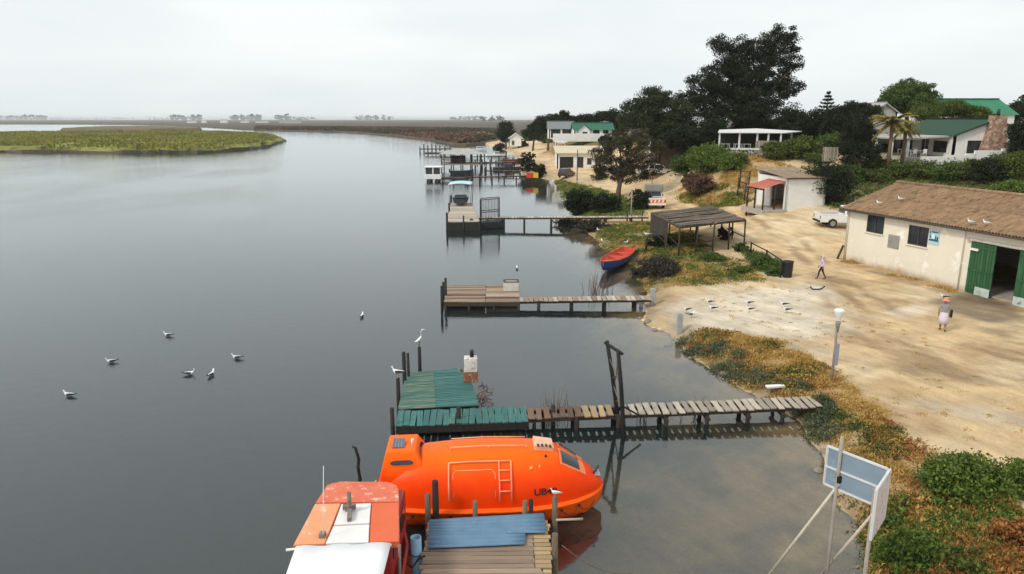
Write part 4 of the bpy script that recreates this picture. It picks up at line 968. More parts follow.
m_asb = mat('weathered_asbestos', (.20, .125, .07), (.33, .21, .12), rough=.95, scale=2.2, stretch=(.55, 1.5, 1), c3=(.13, .085, .05), spot=.57, wscale=1.6, rand=.10, bump=.6, bscale=10)
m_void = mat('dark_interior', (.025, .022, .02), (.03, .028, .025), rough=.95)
m_winf = mat('dark_frame', (.05, .04, .035), (.08, .07, .06), rough=.7)
m_gdoor = mat('green_door', (.022, .085, .032), (.03, .11, .045), rough=.6, scale=1.5, stretch=(1, 1, .4), c3=(.07, .14, .08), spot=.62, bump=.2, rand=.15)
m_conc = mat('concrete', (.42, .38, .32), (.34, .30, .25), rough=.9, scale=2, bump=.4)

up0 = Vector((0, 0, 1))
SHD = empty('boat_shed', (0, 0, 0), 0, 'long cream shed with brown corrugated roof and green sliding doors', 'shed')
s0 = onz(843, 259, .92); s1d = onz(1024, 305.5, .92); sa = (s1d-s0).normalized(); sn = Vector((-sa.y, sa.x, 0)); zb = .60
SL = 20.0
s1 = s0+sa*SL
def shed_uv(px, py):
    d = ray(px, py); nn = -sn; t = (Vector((s0.x, s0.y, 0))-Vector((0, 0, CAM_H))).dot(nn)/d.dot(nn); p = Vector((0, 0, CAM_H))+d*t
    return ((p-s0).dot(sa), p.z)
eave_z = shed_uv(843, 206)[1]
HW = 4.6
A_, B_ = Vector((s0.x, s0.y, zb)), Vector((s1.x, s1.y, zb)); WH = eave_z-zb
def hole(q):
    p = [shed_uv(*c) for c in q]; return (sum(a[0] for a in (p[0], p[3]))/2, sum(a[0] for a in (p[1], p[2]))/2, (p[2][1]+p[3][1])/2-zb, (p[0][1]+p[1][1])/2-zb)
h1 = hole([(867.5, 213), (884.5, 217), (883.5, 235.5), (866.5, 231)]); h2 = hole([(909, 223.5), (929, 229), (927, 248.5), (907.5, 243)])
ua, ub, uc = shed_uv(970, 262)[0], shed_uv(995, 270)[0], shed_uv(1018, 275)[0]
dh = shed_uv(972, 241)[1]-zb
h3 = (ua+.15, SL-2.0, .12, dh-.02)
holed_wall('front_wall', SHD, A_, B_, WH, [h1, h2, h3], .22, m_cream)
Cb, Db = A_+sn*2*HW, B_+sn*2*HW
holed_wall('end_wall', SHD, Cb, A_, WH, [], .22, m_cream, (HW, 1.62)); holed_wall('end_wall', SHD, B_, Db, WH, [], .22, m_cream, (HW, 1.62)); holed_wall('rear_wall', SHD, Db, Cb, WH, [], .22, m_cream)
MB().slab([A_+sn*.25+sa*.25+Vector((0, 0, .30)), B_+sn*.25-sa*.25+Vector((0, 0, .30)), Db-sn*.25-sa*.25+Vector((0, 0, .30)), Cb-sn*.25+sa*.25+Vector((0, 0, .30))], .3).build('floor_slab', m_conc, SHD)
window(SHD, A_, B_, h1, m_winf, MATS['dark_glass'], mull=1); window(SHD, A_, B_, h2, m_winf, MATS['dark_glass'], mull=1)
def on_shed(u_, v_, o): return A_+sa*u_+Vector((0, 0, v_))-sn*o
def shed_plate(name, q, m, o=.03, par=SHD):
    h = hole(q); b = MB(); b.slab([on_shed(h[0], h[2], o), on_shed(h[1], h[2], o), on_shed(h[1], h[3], o), on_shed(h[0], h[3], o)], o*.9); return b.build(name, m, par), h
m_gvent = mat('grey_vent', (.34, .33, .31), (.28, .27, .25), rough=.8, scale=3)
for h in (h1, h2): MB().slab([on_shed(h[0]-.08, h[2]-.07, .10), on_shed(h[1]+.08, h[2]-.07, .10), on_shed(h[1]+.08, h[2]-.01, .10), on_shed(h[0]-.08, h[2]-.01, .10)], .12).build('window_sill', m_cream, SHD)
vt, hv = shed_plate('vent_panel', [(888.5, 233.5), (899.5, 236.5), (899, 250), (888, 247)], m_gvent)
for i in range(7): MB().bar(on_shed(hv[0]+.05, hv[2]+(hv[3]-hv[2])*(i+.7)/8, .045), on_shed(hv[1]-.05, hv[2]+(hv[3]-hv[2])*(i+.7)/8, .045), .03, .05).build('slat', m_gvent, vt)
sg, hs_ = shed_plate('wall_sign', [(929.8, 228.5), (940.3, 231), (938.8, 246), (928.5, 243.5)], mat('pale_blue_sign', (.42, .60, .66), (.36, .54, .62), rough=.5, scale=2))
m_sgd = mat('sign_navy', (.03, .09, .13), (.04, .1, .15), rough=.5)
def mark(u0, u1, v0, v1, m=m_sgd):
    U = lambda u_: hs_[0]+(hs_[1]-hs_[0])*u_; V = lambda v_: hs_[2]+(hs_[3]-hs_[2])*v_
    MB().slab([on_shed(U(u0), V(v0), .045), on_shed(U(u1), V(v0), .045), on_shed(U(u1), V(v1), .045), on_shed(U(u0), V(v1), .045)], .012).build('sign_marking', m, sg)
for q in ((.05, .95, .24, .31), (.25, .85, .80, .87), (.12, .22, .42, .62), (.62, .72, .38, .60), (.78, .92, .36, .55), (.05, .15, .70, .84), (.12, .9, .31, .37)): mark(*q)
mark(.30, .58, .40, .68, mat('sign_white', (.75, .82, .85), (.7, .78, .8), rough=.5))
# green sliding doors
for (u0, u1, nm) in ((ua, ub, 'panel'), (uc, uc+3.6, 'panel')):
    dd = empty('sliding_door'); dd.parent = SHD; nbd = 9
    for i in range(nbd):
        a, c = u0+(u1-u0)*i/nbd, u0+(u1-u0)*(i+1)/nbd-.03
        MB().slab([on_shed(a, .14, .10), on_shed(c, .14, .10), on_shed(c, dh, .10), on_shed(a, dh, .10)], .05).build('board', m_gdoor, dd)
    for v_ in (.5, dh*.5, dh-.3): MB().bar(on_shed(u0+.03, v_, .125), on_shed(u1-.03, v_, .125), .045, .10).build('ledge', m_gdoor, dd)
    a, c = (u1-1.05, u1-.05) if u0 == ua else (u0+.05, u0+2.2)
    MB().slab([on_shed(a, .2, .155), on_shed(c, .2, .155), on_shed(c, .75, .155), on_shed(a, .75, .155)], .03).build('kick_plate', mat('scuffed_white', (.62, .64, .62), (.4, .45, .42), rough=.7, scale=4, c3=(.1, .2, .12), spot=.58), dd)
MB().bar(on_shed(ua-.3, dh+.12, .12), on_shed(SL-.3, dh+.12, .12), .16, .14).build('door_track', mat('galv_track', (.5, .48, .44), (.38, .35, .3), rough=.6, scale=6, c3=(.2, .14, .1), spot=.58), SHD)
MB().box(on_shed(ua+.35, dh-.45, .19), (.55, .10, .14), (0, 0, math.atan2(sa.y, sa.x))).build('door_lamp', m_white, SHD)
dr_ = empty('white_drum', on_shed(ub+.9, .3, -1.6), 0, 'white plastic drum standing inside the dark shed doorway', 'drum')
MB().tube([(0, 0, 0), (0, 0, .05), (0, 0, .75), (0, 0, .85)], [.24, .27, .27, .2], 12).build('barrel', m_white, dr_); MB().tube([(.08, 0, .84), (.08, 0, .92)], .06, 8).build('lid', m_black, dr_)
for (x_, y_, z_, dx, dy, dz) in ((13, 5.6, 1.0, 2.5, 1.2, 1.5), (16, 3, .9, 1.2, 2.2, 1.2)):
    sb = empty('storage_crate', A_+sa*x_+sn*y_+Vector((0, 0, .3)), math.atan2(sa.y, sa.x), 'dark wooden crate inside the shed, %s' % ('against the back wall' if y_ > 4 else 'right of the doorway'), 'crate')
    for i in range(5): MB().box((0, -dy/2, dz*(i+.5)/5), (dx, .04, dz/5-.02)).build('board', m_beam, sb)
    MB().box((0, .03, dz/2), (dx-.05, dy-.06, dz-.02)).build('core', m_beam, sb)
oh = .42; rz_ = WH+1.62
E0, E1 = on_shed(-.35, WH-.10, oh), on_shed(SL+.35, WH-.10, oh); R0, R1 = on_shed(-.35, rz_+.05, -HW), on_shed(SL+.35, rz_+.05, -HW)
F0, F1 = on_shed(-.35, WH-.10, -2*HW-oh), on_shed(SL+.35, WH-.10, -2*HW-oh)
roof = empty('roof'); roof.parent = SHD
roof_slope(roof, E0, E1, R0, R1, m_asb, 19, rows_=2, amp=.05, waves=5); roof_slope(roof, F0, F1, R0, R1, m_asb, 19, rows_=2)
b = MB(); b.tube([R0+Vector((0, 0, .08)), R1+Vector((0, 0, .08))], .13, 8); b.build('ridge_cap', m_asb, roof)
b = MB(); b.bar(E0+sn*.1+Vector((0, 0, -.06)), E1+sn*.1+Vector((0, 0, -.06)), .06, .16); b.build('eave_board', m_winf, roof)
MB().slab([R0+Vector((0, 0, -.12)), E0+sn*.2+Vector((0, 0, -.10)), E1+sn*.2+Vector((0, 0, -.10)), R1+Vector((0, 0, -.12))], .02).build('roof_lining', m_winf, roof)
gt = MB(); gt.tube([E0+up0*-.10-sn*.07, E1+up0*-.10-sn*.07], .06, 6); gt.build('gutter', m_winf, roof)
for u_ in (.25, ua-.55): MB().tube([on_shed(u_, WH-.25, .30), on_shed(u_, WH-.5, .08), on_shed(u_, .1, .08)], .045, 6).build('downpipe', m_cream, SHD)
LP = MB(); q0, q1 = on_shed(-.15, .1, .5), on_shed(-.05, 1.4, .05); LP.bar(q0, q1, .25, .05); tag(LP.build('leaning_board', m_beam), 'dark board leaning against the left corner of the cream shed', 'board')

# --- small white hut with red porch
HT = empty('white_hut', (0, 0, 0), 0, 'small white hut with brown roof and red porch beside the dune', 'hut')
hb = gnd(785, 211.5); hb.z -= .25
ha = Vector((.985, .17, 0)); hn = Vector((-.17, .985, 0))
W_, D_, H_ = 4.4, 6.2, (ony(785, 178, hb.y).z-hb.z)
m_wplast = mat('white_plaster', (.78, .77, .74), (.69, .68, .64), rough=.8, scale=1, c3=(.56, .52, .46), spot=.68, wscale=1.4, bump=.2)
a, b_, c, d = hb, hb+ha*W_, hb+ha*W_+hn*D_, hb+hn*D_
holed_wall('front_wall', HT, a, b_, H_, [], .2, m_wplast); holed_wall('side_wall', HT, b_, c, H_, [], .2, m_wplast); holed_wall('rear_wall', HT, c, d, H_+.5, [], .2, m_wplast)
holed_wall('side_wall', HT, d, a, H_, [(D_-3.2, D_-.5, .2, H_-.7)], .2, m_wplast)
MB().slab([a+Vector((.1, .1, .3)), b_+Vector((-.1, .1, .3)), c+Vector((-.1, -.1, .3)), d+Vector((.1, -.1, .3))], .25).build('floor_slab', m_conc, HT)
m_broof = mat('brown_sheet_roof', (.30, .22, .15), (.22, .16, .11), rough=.9, scale=1.5, c3=(.38, .32, .25), spot=.62, bump=.4)
up = Vector((0, 0, 1))
rf = empty('roof'); rf.parent = HT
roof_slope(rf, a-ha*.35-hn*.3+up*(H_+.03), b_+ha*.35-hn*.3+up*(H_+.03), d-ha*.35+hn*.3+up*(H_+.6), c+ha*.35+hn*.3+up*(H_+.6), m_broof, 5, amp=.025)
b = MB(); b.bar(a-ha*.3-hn*.26+up*(H_-.06), b_+ha*.3-hn*.26+up*(H_-.06), .06, .14); b.build('eave_board', m_winf, rf)
m_rroof = mat('red_tin', (.40, .10, .07), (.48, .15, .10), rough=.7, scale=2, c3=(.5, .25, .18), spot=.64)
pz = H_-.35
pf = empty('porch'); pf.parent = HT
p0, p1 = a-ha*2.5+hn*.2, a-ha*.02+hn*.2; p2, p3 = p1+hn*3.6, p0+hn*3.6
roof_slope(pf, p0+up*(pz-.75), p3+up*(pz-.75), p1+up*pz, p2+up*pz, m_rroof, 4, amp=.025)
for k, (q, hh) in enumerate(((p0+ha*.12+hn*.1, pz-.75), (p0+ha*.12+hn*1.8, pz-.75), (p0+ha*.12+hn*3.4, pz-.75), (p0+ha*1.4+hn*.1, pz-.35))):
    zg = hz(q.x, q.y)-.1; MB().tube([(q.x, q.y, zg), (q.x, q.y, q.z+hh)], .09, 8).build('post', m_post, pf)
b = MB(); b.bar(p0+ha*.12+up*(pz-.85), p3+ha*.12+up*(pz-.85), .1, .14); b.build('beam', m_post, pf)
sl_ = MB(); sl_.slab([p0-ha*.2-hn*.5+up*.42, a-ha*.02-hn*.5+up*.42, a-ha*.02+hn*4+up*.42, p3-ha*.2+hn*.4+up*.42], .5); sl_.build('step_slab', m_conc, pf)
# timber pen left of porch
PN = empty('timber_pen', (0, 0, 0), 0, 'rickety dark pole pen left of the red porch', 'pen')
pp = [gnd(737, 197), gnd(744, 203), gnd(748, 190), gnd(739, 189)]
for q in pp: MB().tube([(q.x, q.y, q.z-.3), (q.x+.1, q.y, q.z+2.3)], .07, 6).build('post', m_post, PN)
for i in range(4):
    for z_ in (.8, 1.5, 2.2): MB().bar(pp[i]+up*z_, pp[(i+1) % 4]+up*z_, .06).build('rail', m_post, PN)

# --- open shade shelter
ST = empty('shade_shelter', (0, 0, 0), 0, 'open shelter with ragged grey mesh roof on thin dark posts', 'shelter')
zr_ = 3.15
sc_ = [onz(651, 213, zr_), onz(680, 226.5, zr_-.05), onz(746, 219.5, zr_), onz(712, 206, zr_+.1)]
m_net = mat('grey_thatch', (.14, .115, .09), (.08, .066, .052), rough=.95, scale=1.5, c3=(.045, .038, .03), spot=.6, wscale=.8, bump=.8, bscale=12)
rows = [[sc_[0].lerp(sc_[3], j/14).lerp(sc_[1].lerp(sc_[2], j/14), i/10)+up*(-.10*abs(math.sin(i*math.pi/5))-.10*abs(math.sin(j*math.pi/7))+random.uniform(-.04, .04)) for j in range(15)] for i in range(11)]
o = MB().grid(rows).build('roof', m_net, ST); o.modifiers.new('t', 'SOLIDIFY').thickness = .05
m_lath = mat('roof_lath', (.20, .155, .115), (.11, .085, .065), rough=.95, scale=4, rand=.4, bump=.5)
for i in range(34):
    if i in (9, 17, 18, 27): continue
    t = (i+.5)/34; q, r_ = sc_[0].lerp(sc_[1], t), sc_[3].lerp(sc_[2], t); e0_, e1_ = random.uniform(-.01, .05), random.uniform(.94, 1.01)
    lb = MB(); pts_ = [q.lerp(r_, e0_+(e1_-e0_)*k/4)+up*(.04+random.uniform(-.03, .05)) for k in range(5)]
    for k in range(4): lb.bar(pts_[k], pts_[k+1], .17, .03)
    lb.build('roof_slat', m_lath, ST)
for i in range(12):
    q, r_ = sc_[0].lerp(sc_[3], (i+.5)/12), sc_[1].lerp(sc_[2], (i+.5)/12); MB().bar(q-up*.16, r_-up*.16, .06).build('rafter', m_beam, ST)
edge = [sc_[0].lerp(sc_[1], t) for t in (0, .5)]+[sc_[1].lerp(sc_[2], t) for t in (0, .25, .5, .75)]+[sc_[2].lerp(sc_[3], t) for t in (0, .33, .66)]+[sc_[3].lerp(sc_[0], t) for t in (0, .35, .7)]
for q in edge+[sc_[0].lerp(sc_[2], .5)]:
    zg = hz(q.x, q.y); MB().tube([(q.x, q.y, zg-.3), (q.x+random.uniform(-.08, .08), q.y, q.z-.05)], .07, 6).build('post', m_beam, ST)
for i in range(4):
    MB().bar(sc_[i]-up*.1, sc_[(i+1) % 4]-up*.1, .09, .12).build('ring_beam', m_beam, ST)
    if i in (1, 2): MB().bar(sc_[i]-up*1.5, sc_[i].lerp(sc_[(i+1) % 4], .5)-up*1.5, .07).build('side_rail', m_beam, ST)
q0, q1 = sc_[0]-up*.1, sc_[0].lerp(sc_[1], .62)-up*.1
for i in range(9):
    a, c = q0.lerp(q1, i/9), q0.lerp(q1, (i+.92)/9); zg = hz(a.x, a.y)
    MB().slab([(a.x, a.y, zg-.05), (c.x, c.y, zg-.05), c, a], .04).build('side_board', mat('dark_board', (.045, .035, .03), (.065, .05, .04), rough=.9, rand=.2), ST)
for q in (sc_[0].lerp(sc_[1], .8), sc_[1].lerp(sc_[2], .1)): MB().bar(q-up*2.2, q-up*1.0+Vector((-1.2, .8, 0)), .07).build('brace', m_beam, ST)

# --- pavilion on the dune
PV = empty('dune_pavilion', (0, 0, 0), 0, 'long white flat roofed pavilion with open front on top of the dune', 'pavilion')
pw = 100.0
a0_, a1_ = ony(719, 150, pw), ony(780, 151, pw-2.0); zf = min(a0_.z, a1_.z)-.2; ptop = ony(719, 133, pw).z
fl = [Vector((a0_.x, a0_.y, 0)), Vector((a1_.x, a1_.y, 0)), Vector((a1_.x+3.2, a1_.y+5, 0)), Vector((a0_.x+2.2, a0_.y+6.5, 0))]
MB().slab([p+up*(zf+.3) for p in fl], 1.6).build('floor_slab', m_wplast, PV)
for t in (0, .33, .62, .80, 1):
    q = fl[0].lerp(fl[1], t); MB().box((q.x, q.y+.1, (zf+.3+ptop)/2), (.2, .2, ptop-zf-.3)).build('pillar', m_white, PV)
for t in (0, .5, 1):
    q = fl[3].lerp(fl[2], t); MB().box((q.x, q.y-.1, (zf+.3+ptop)/2), (.2, .2, ptop-zf-.3)).build('pillar', m_white, PV)
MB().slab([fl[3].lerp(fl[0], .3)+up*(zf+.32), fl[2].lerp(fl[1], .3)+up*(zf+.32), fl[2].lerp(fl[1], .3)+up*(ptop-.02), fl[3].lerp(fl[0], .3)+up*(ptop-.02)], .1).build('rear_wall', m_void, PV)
MB().slab([fl[0]+up*(zf+.31)-Vector((0, .02, 0)), fl[1]+up*(zf+.31)-Vector((0, .02, 0)), fl[1]+up*(zf+.55)-Vector((0, .02, 0)), fl[0]+up*(zf+.55)-Vector((0, .02, 0))], -.12).build('parapet', m_wplast, PV)
for i in range(26):
    q = fl[0].lerp(fl[1], .6+.34*i/25); MB().box((q.x, q.y-.1, zf+.75), (.09, .06, 1.6)).build('picket', m_grey, PV)
m_proof = mat('pavilion_roof', (.70, .69, .67), (.60, .59, .56), rough=.7, scale=.5)
ro = [fl[0]+Vector((-.4, -.4, ptop)), fl[1]+Vector((.5, -.4, ptop)), fl[2]+Vector((1.6, .4, ptop+.1)), fl[3]+Vector((-.4, .4, ptop+.25))]
cpk = (ro[0]+ro[1]+ro[2]+ro[3])/4+up*.5
b = MB(); b.add(ro+[cpk]+[p+up*.10 for p in ro], [(5, 6, 4), (6, 7, 4), (7, 8, 4), (8, 5, 4), (3, 2, 1, 0), (0, 1, 6, 5), (1, 2, 7, 6), (2, 3, 8, 7), (3, 0, 5, 8)]); b.v[-5] = tuple(cpk); b.build('roof', m_proof, PV)
for t, hh in ((.1, 1.1), (.3, 1.0), (.45, 1.1)):
    tb = empty('pavilion_table', fl[0].lerp(fl[1], t)+Vector((.4, 1.2, zf+.3)), 0, 'small white table in the dune pavilion, %s' % {.1: 'at its left end', .3: 'left of its middle', .45: 'near its middle'}[t], 'table', 'pavilion tables')
    MB().box((0, 0, .74), (1.0, .8, .05)).build('table_top', m_white, tb)
    for sx in (-.42, .42):
        for sy in (-.32, .32): MB().box((sx, sy, .36), (.05, .05, .71)).build('leg', m_white, tb)

# --- house with green roof, stone chimney, veranda
m_groof = mat('green_roof', (.018, .055, .032), (.024, .068, .04), rough=.65, scale=2, stretch=(3, .4, 1), bump=.2)
m_groof2 = mat('bright_green_roof', (.02, .17, .085), (.025, .19, .10), rough=.55, scale=1.5, stretch=(3, .4, 1))
m_tealroof = mat('teal_roof', (.02, .11, .07), (.025, .13, .085), rough=.6, scale=1)
def gable_house(name, label, x0, x1, y0, y1, zb_, ze, zr2, mroof, mwall, oh=.4, cat='house', front_holes=(), left_holes=(), ridge_x=None, sheets=10, axis='y'):
    """gable faces -Y (axis y) or the eave faces -Y (axis x)"""
    Hh = empty(name, (0, 0, 0), 0, label, cat); H2 = ze-zb_
    a, b_, c, d = Vector((x0, y0, zb_)), Vector((x1, y0, zb_)), Vector((x1, y1, zb_)), Vector((x0, y1, zb_))
    if axis == 'y':
        rx = ridge_x or (x0+x1)/2
        holed_wall('front_wall', Hh, a, b_, H2, front_holes, .25, mwall, (rx-x0, zr2-ze)); holed_wall('side_wall', Hh, d, a, H2, left_holes, .25, mwall)
        holed_wall('side_wall', Hh, b_, c, H2, [], .25, mwall); holed_wall('rear_wall', Hh, c, d, H2, [], .25, mwall, (x1-rx, zr2-ze))
        sl = (zr2-ze)/(rx-x0); sl2 = (zr2-ze)/(x1-rx); rf = empty('roof'); rf.parent = Hh
        roof_slope(rf, (x0-oh, y1+oh, ze-oh*sl+.06), (x0-oh, y0-oh, ze-oh*sl+.06), (rx, y1+oh, zr2+.06), (rx, y0-oh, zr2+.06), mroof, sheets, amp=.02)
        roof_slope(rf, (x1+oh, y0-oh, ze-oh*sl2+.06), (x1+oh, y1+oh, ze-oh*sl2+.06), (rx, y0-oh, zr2+.06), (rx, y1+oh, zr2+.06), mroof, sheets, amp=.02)
        for q, s in ((x0-oh, sl), (x1+oh, sl2)): MB().bar((q, y0-oh+.03, ze-oh*s-.05), (rx, y0-oh+.03, zr2-.05), .05, .16).build('barge_board', mroof, rf)
        MB().tube([(rx, y0-oh, zr2+.1), (rx, y1+oh, zr2+.1)], .1, 6).build('ridge_cap', mroof, rf)
    else:
        ym = (y0+y1)/2
        holed_wall('front_wall', Hh, a, b_, H2, front_holes, .25, mwall); holed_wall('side_wall', Hh, d, a, H2, left_holes, .25, mwall, ((y1-y0)/2, zr2-ze)); holed_wall('side_wall', Hh, b_, c, H2, [], .25, mwall, ((y1-y0)/2, zr2-ze)); holed_wall('rear_wall', Hh, c, d, H2, [], .25, mwall)
        sl = (zr2-ze)/(ym-y0); rf = empty('roof'); rf.parent = Hh
        roof_slope(rf, (x0-oh, y0-oh, ze-oh*sl+.06), (x1+oh, y0-oh, ze-oh*sl+.06), (x0-oh, ym, zr2+.06), (x1+oh, ym, zr2+.06), mroof, sheets, amp=.02)
        roof_slope(rf, (x0-oh, y1+oh, ze-oh*sl+.06), (x1+oh, y1+oh, ze-oh*sl+.06), (x0-oh, ym, zr2+.06), (x1+oh, ym, zr2+.06), mroof, sheets, amp=.02)
        MB().tube([(x0-oh, ym, zr2+.1), (x1+oh, ym, zr2+.1)], .1, 6).build('ridge_cap', mroof, rf)
    return Hh
HY = 87.0
hx0 = ony(955, 135, HY).x; hxr = ony(995, 119, HY).x; hx1 = 2*hxr-hx0
hze, hzr = ony(955, 134.5, HY).z, ony(992, 119.5, HY).z; hzb = ony(960, 156, HY).z-.5
fh = [(ony(968, 140, HY).x-hx0, ony(983, 140, HY).x-hx0, ony(970, 157, HY).z-hzb, ony(970, 140.5, HY).z-hzb)]
lh = [(1.5, 4.5, .6, 2.1), (6.5, 8.3, .5, 2.6), (9.3, 12.2, .8, 2.2)]
HA = gable_house('green_roof_house', 'white house with dark green roof and tapered stone chimney on the hill', hx0, hx1, HY, HY+13.5, hzb, hze, hzr, m_groof, m_wplast, front_holes=fh, left_holes=lh, sheets=16)
window(HA, (hx0, HY, hzb), (hx1, HY, hzb), fh[0], m_winf, MATS['dark_glass'], mull=1)
for h in lh: window(HA, (hx0, HY+13.5, hzb), (hx0, HY, hzb), h, m_white if h[0] > 6 and h[0] < 7 else m_winf, MATS['dark_glass'], mull=1)
m_stone = bpy.data.materials.new('chimney_stone'); m_stone.use_nodes = True
def stone_nodes(m):
    n, l = m.node_tree.nodes, m.node_tree.links; b = n['Principled BSDF']; b.inputs['Roughness'].default_value = .9
    tc = n.new('ShaderNodeTexCoord'); vo = n.new('ShaderNodeTexVoronoi'); vo.inputs['Scale'].default_value = 3.2; l.new(tc.outputs['Object'], vo.inputs['Vector'])
    rp = n.new('ShaderNodeValToRGB'); e = rp.color_ramp.elements; e[0].color = (.20, .11, .07, 1); e[1].color = (.52, .38, .28, 1); e.new(.5).color = (.40, .22, .14, 1)
    sep = n.new('ShaderNodeSeparateColor'); l.new(vo.outputs['Color'], sep.inputs[0]); l.new(sep.outputs[0], rp.inputs[0])
    vd = n.new('ShaderNodeTexVoronoi'); vd.feature = 'DISTANCE_TO_EDGE'; vd.inputs['Scale'].default_value = 3.2; l.new(tc.outputs['Object'], vd.inputs['Vector'])
    mr = n.new('ShaderNodeMapRange'); mr.inputs[2].default_value = .08; l.new(vd.outputs['Distance'], mr.inputs[0])
    mx = n.new('ShaderNodeMix'); mx.data_type = 'RGBA'; mx.inputs[6].default_value = (.5, .43, .35, 1); l.new(mr.outputs[0], mx.inputs[0]); l.new(rp.outputs[0], mx.inputs[7]); l.new(mx.outputs[2], b.inputs['Base Color'])
    bp = n.new('ShaderNodeBump'); bp.inputs['Distance'].default_value = .08; l.new(mr.outputs[0], bp.inputs['Height']); l.new(bp.outputs[0], b.inputs['Normal'])
stone_nodes(m_stone)
cxm = ony(996, 130, HY-.7).x; q = ony(996, 153, HY-.7).z; tz = ony(996, 115.5, HY-.7).z
b = MB(); b.grid([[(cxm+s*w_, HY-.72+t_*.68, z_) for s, t_ in ((-1, -1), (1, -1), (1, 1), (-1, 1))] for w_, z_ in ((1.35, q-.6), (1.28, q+.6), (.95, q+1.8), (.72, q+2.7), (.68, tz))], 0, False, True); b.add([(cxm+s*.68, HY-.72+t_*.68, tz) for s, t_ in ((-1, -1), (1, -1), (1, 1), (-1, 1))], [(0, 1, 2, 3)]); ch = b.build('chimney', m_stone, HA)
MB().tube([(cxm, HY-.7, tz), (cxm, HY-.7, tz+.55)], [.2, .16], 8).build('flue', m_black, ch); MB().tube([(cxm, HY-.7, tz+.6), (cxm, HY-.7, tz+.75)], [.24, .05], 8).build('cowl', m_black, ch)
# veranda on the left side
vd_ = empty('veranda'); vd_.parent = HA
vx = hx0-5.2; vz = hze-.12
MB().slab([(vx, HY+.6, vz-.35), (hx0, HY+.6, vz), (hx0, HY+14, vz), (vx, HY+14, vz-.35)], .18).build('veranda_roof', mat('grey_sheet', (.40, .38, .36), (.32, .31, .29), rough=.7, scale=.6), vd_)
for yv in (.9, 4.6, 8.6, 13): MB().tube([(vx+.3, HY+yv, hzb-.5), (vx+.3, HY+yv, vz-.4)], .16, 8).build('pillar', m_white, vd_)
MB().slab([(vx, HY-.5, hzb+.3), (hx0-.02, HY-.5, hzb+.3), (hx0-.02, HY+14, hzb+.3), (vx, HY+14, hzb+.3)], 1.4).build('veranda_floor', m_conc, vd_)
MB().slab([(vx+.3, HY+14, hzb), (hx0, HY+14, hzb), (hx0, HY+14, vz-.4), (vx+.3, HY+14, vz-.4)], .1).build('veranda_screen', m_wplast, vd_)
for k, (tx, ty) in enumerate(((-3.3, 2.0), (-2.2, 6.2))):
    tb = empty('veranda_table', (hx0+tx, HY+ty, hzb+.3), 0, 'white table on the green roofed house veranda, %s' % ('the nearer one' if k == 0 else 'the further one'), 'table', 'veranda tables')
    MB().box((0, 0, .74), (1.8, 1.0, .06)).build('table_top', m_white, tb)
    for sx in (-.8, .8):
        for sy in (-.4, .4): MB().box((sx, sy, .36), (.08, .08, .70)).build('leg', m_white, tb)
    for j, sx in enumerate((-.6, .6)):
        chh = empty('veranda_chair', (hx0+tx+sx, HY+ty-.75, hzb+.3), 0, 'white chair at the %s veranda table, %s' % (('nearer', 'further')[k], ('left one', 'right one')[j]), 'chair', 'veranda chairs')
        MB().box((0, 0, .45), (.45, .45, .05)).build('seat', m_white, chh); MB().box((0, -.22, .72), (.45, .04, .5)).build('backrest', m_white, chh)
        for ax_ in (-.2, .2):
            for ay in (-.2, .2): MB().box((ax_, ay, .21), (.05, .05, .42)).build('leg', m_white, chh)
bw = empty('garden_wall', (0, 0, 0), 0, 'stepped white garden wall in front of the green roofed house', 'wall')
wy = 83.0
steps = [(921, 947, 156.5, 164), (947, 966, 155, 165), (966, 975, 153.5, 165), (975, 1002, 150.5, 166), (1002, 1045, 148.5, 166)]
for p0_, p1_, yt_, yb_ in steps:
    c0, c1 = ony(p0_, yt_, wy), ony(p1_, yt_, wy); zz0 = ony(p0_, yb_, wy).z-.8
    MB().box(((c0.x+c1.x)/2, wy, (c0.z+zz0)/2), (c1.x-c0.x-.004, .3, c0.z-zz0)).build('wall_section', m_wplast, bw)
# wing right of the chimney
gable_house('low_wing_house', 'low white house wing with green roof right of the stone chimney', ony(1006, 130, 93).x, ony(1060, 130, 93).x, 93, 99, 6.6, ony(1010, 132, 93).z, ony(1010, 125.5, 96).z, m_groof, m_wplast, axis='x', sheets=6)
# upper house with bright green roof
yy = 125.0; xa, xb = ony(962, 105, yy).x, ony(1004, 105, yy).x
gable_house('upper_house', 'upper white house with bright green roof showing over the hedge', xa-2.5, xb+1.0, yy-2, yy+9, 7.0, ony(980, 114.5, yy).z, ony(980, 99.5, yy+3.5).z, m_groof2, m_wplast, axis='x', sheets=8, oh=.3)
yy = 118.0; xa, xb = ony(873, 108, yy).x, ony(898, 108, yy).x
gable_house('grey_gable_house', 'grey gabled house half hidden behind dark trees', xa, xb, yy, yy+9, 7.0, ony(885, 112, yy).z, ony(888, 103, yy).z, mat('pale_grey_roof', (.45, .43, .42), (.38, .36, .35), rough=.8), mat('grey_plaster', (.50, .46, .42), (.42, .39, .36), rough=.85), sheets=6)

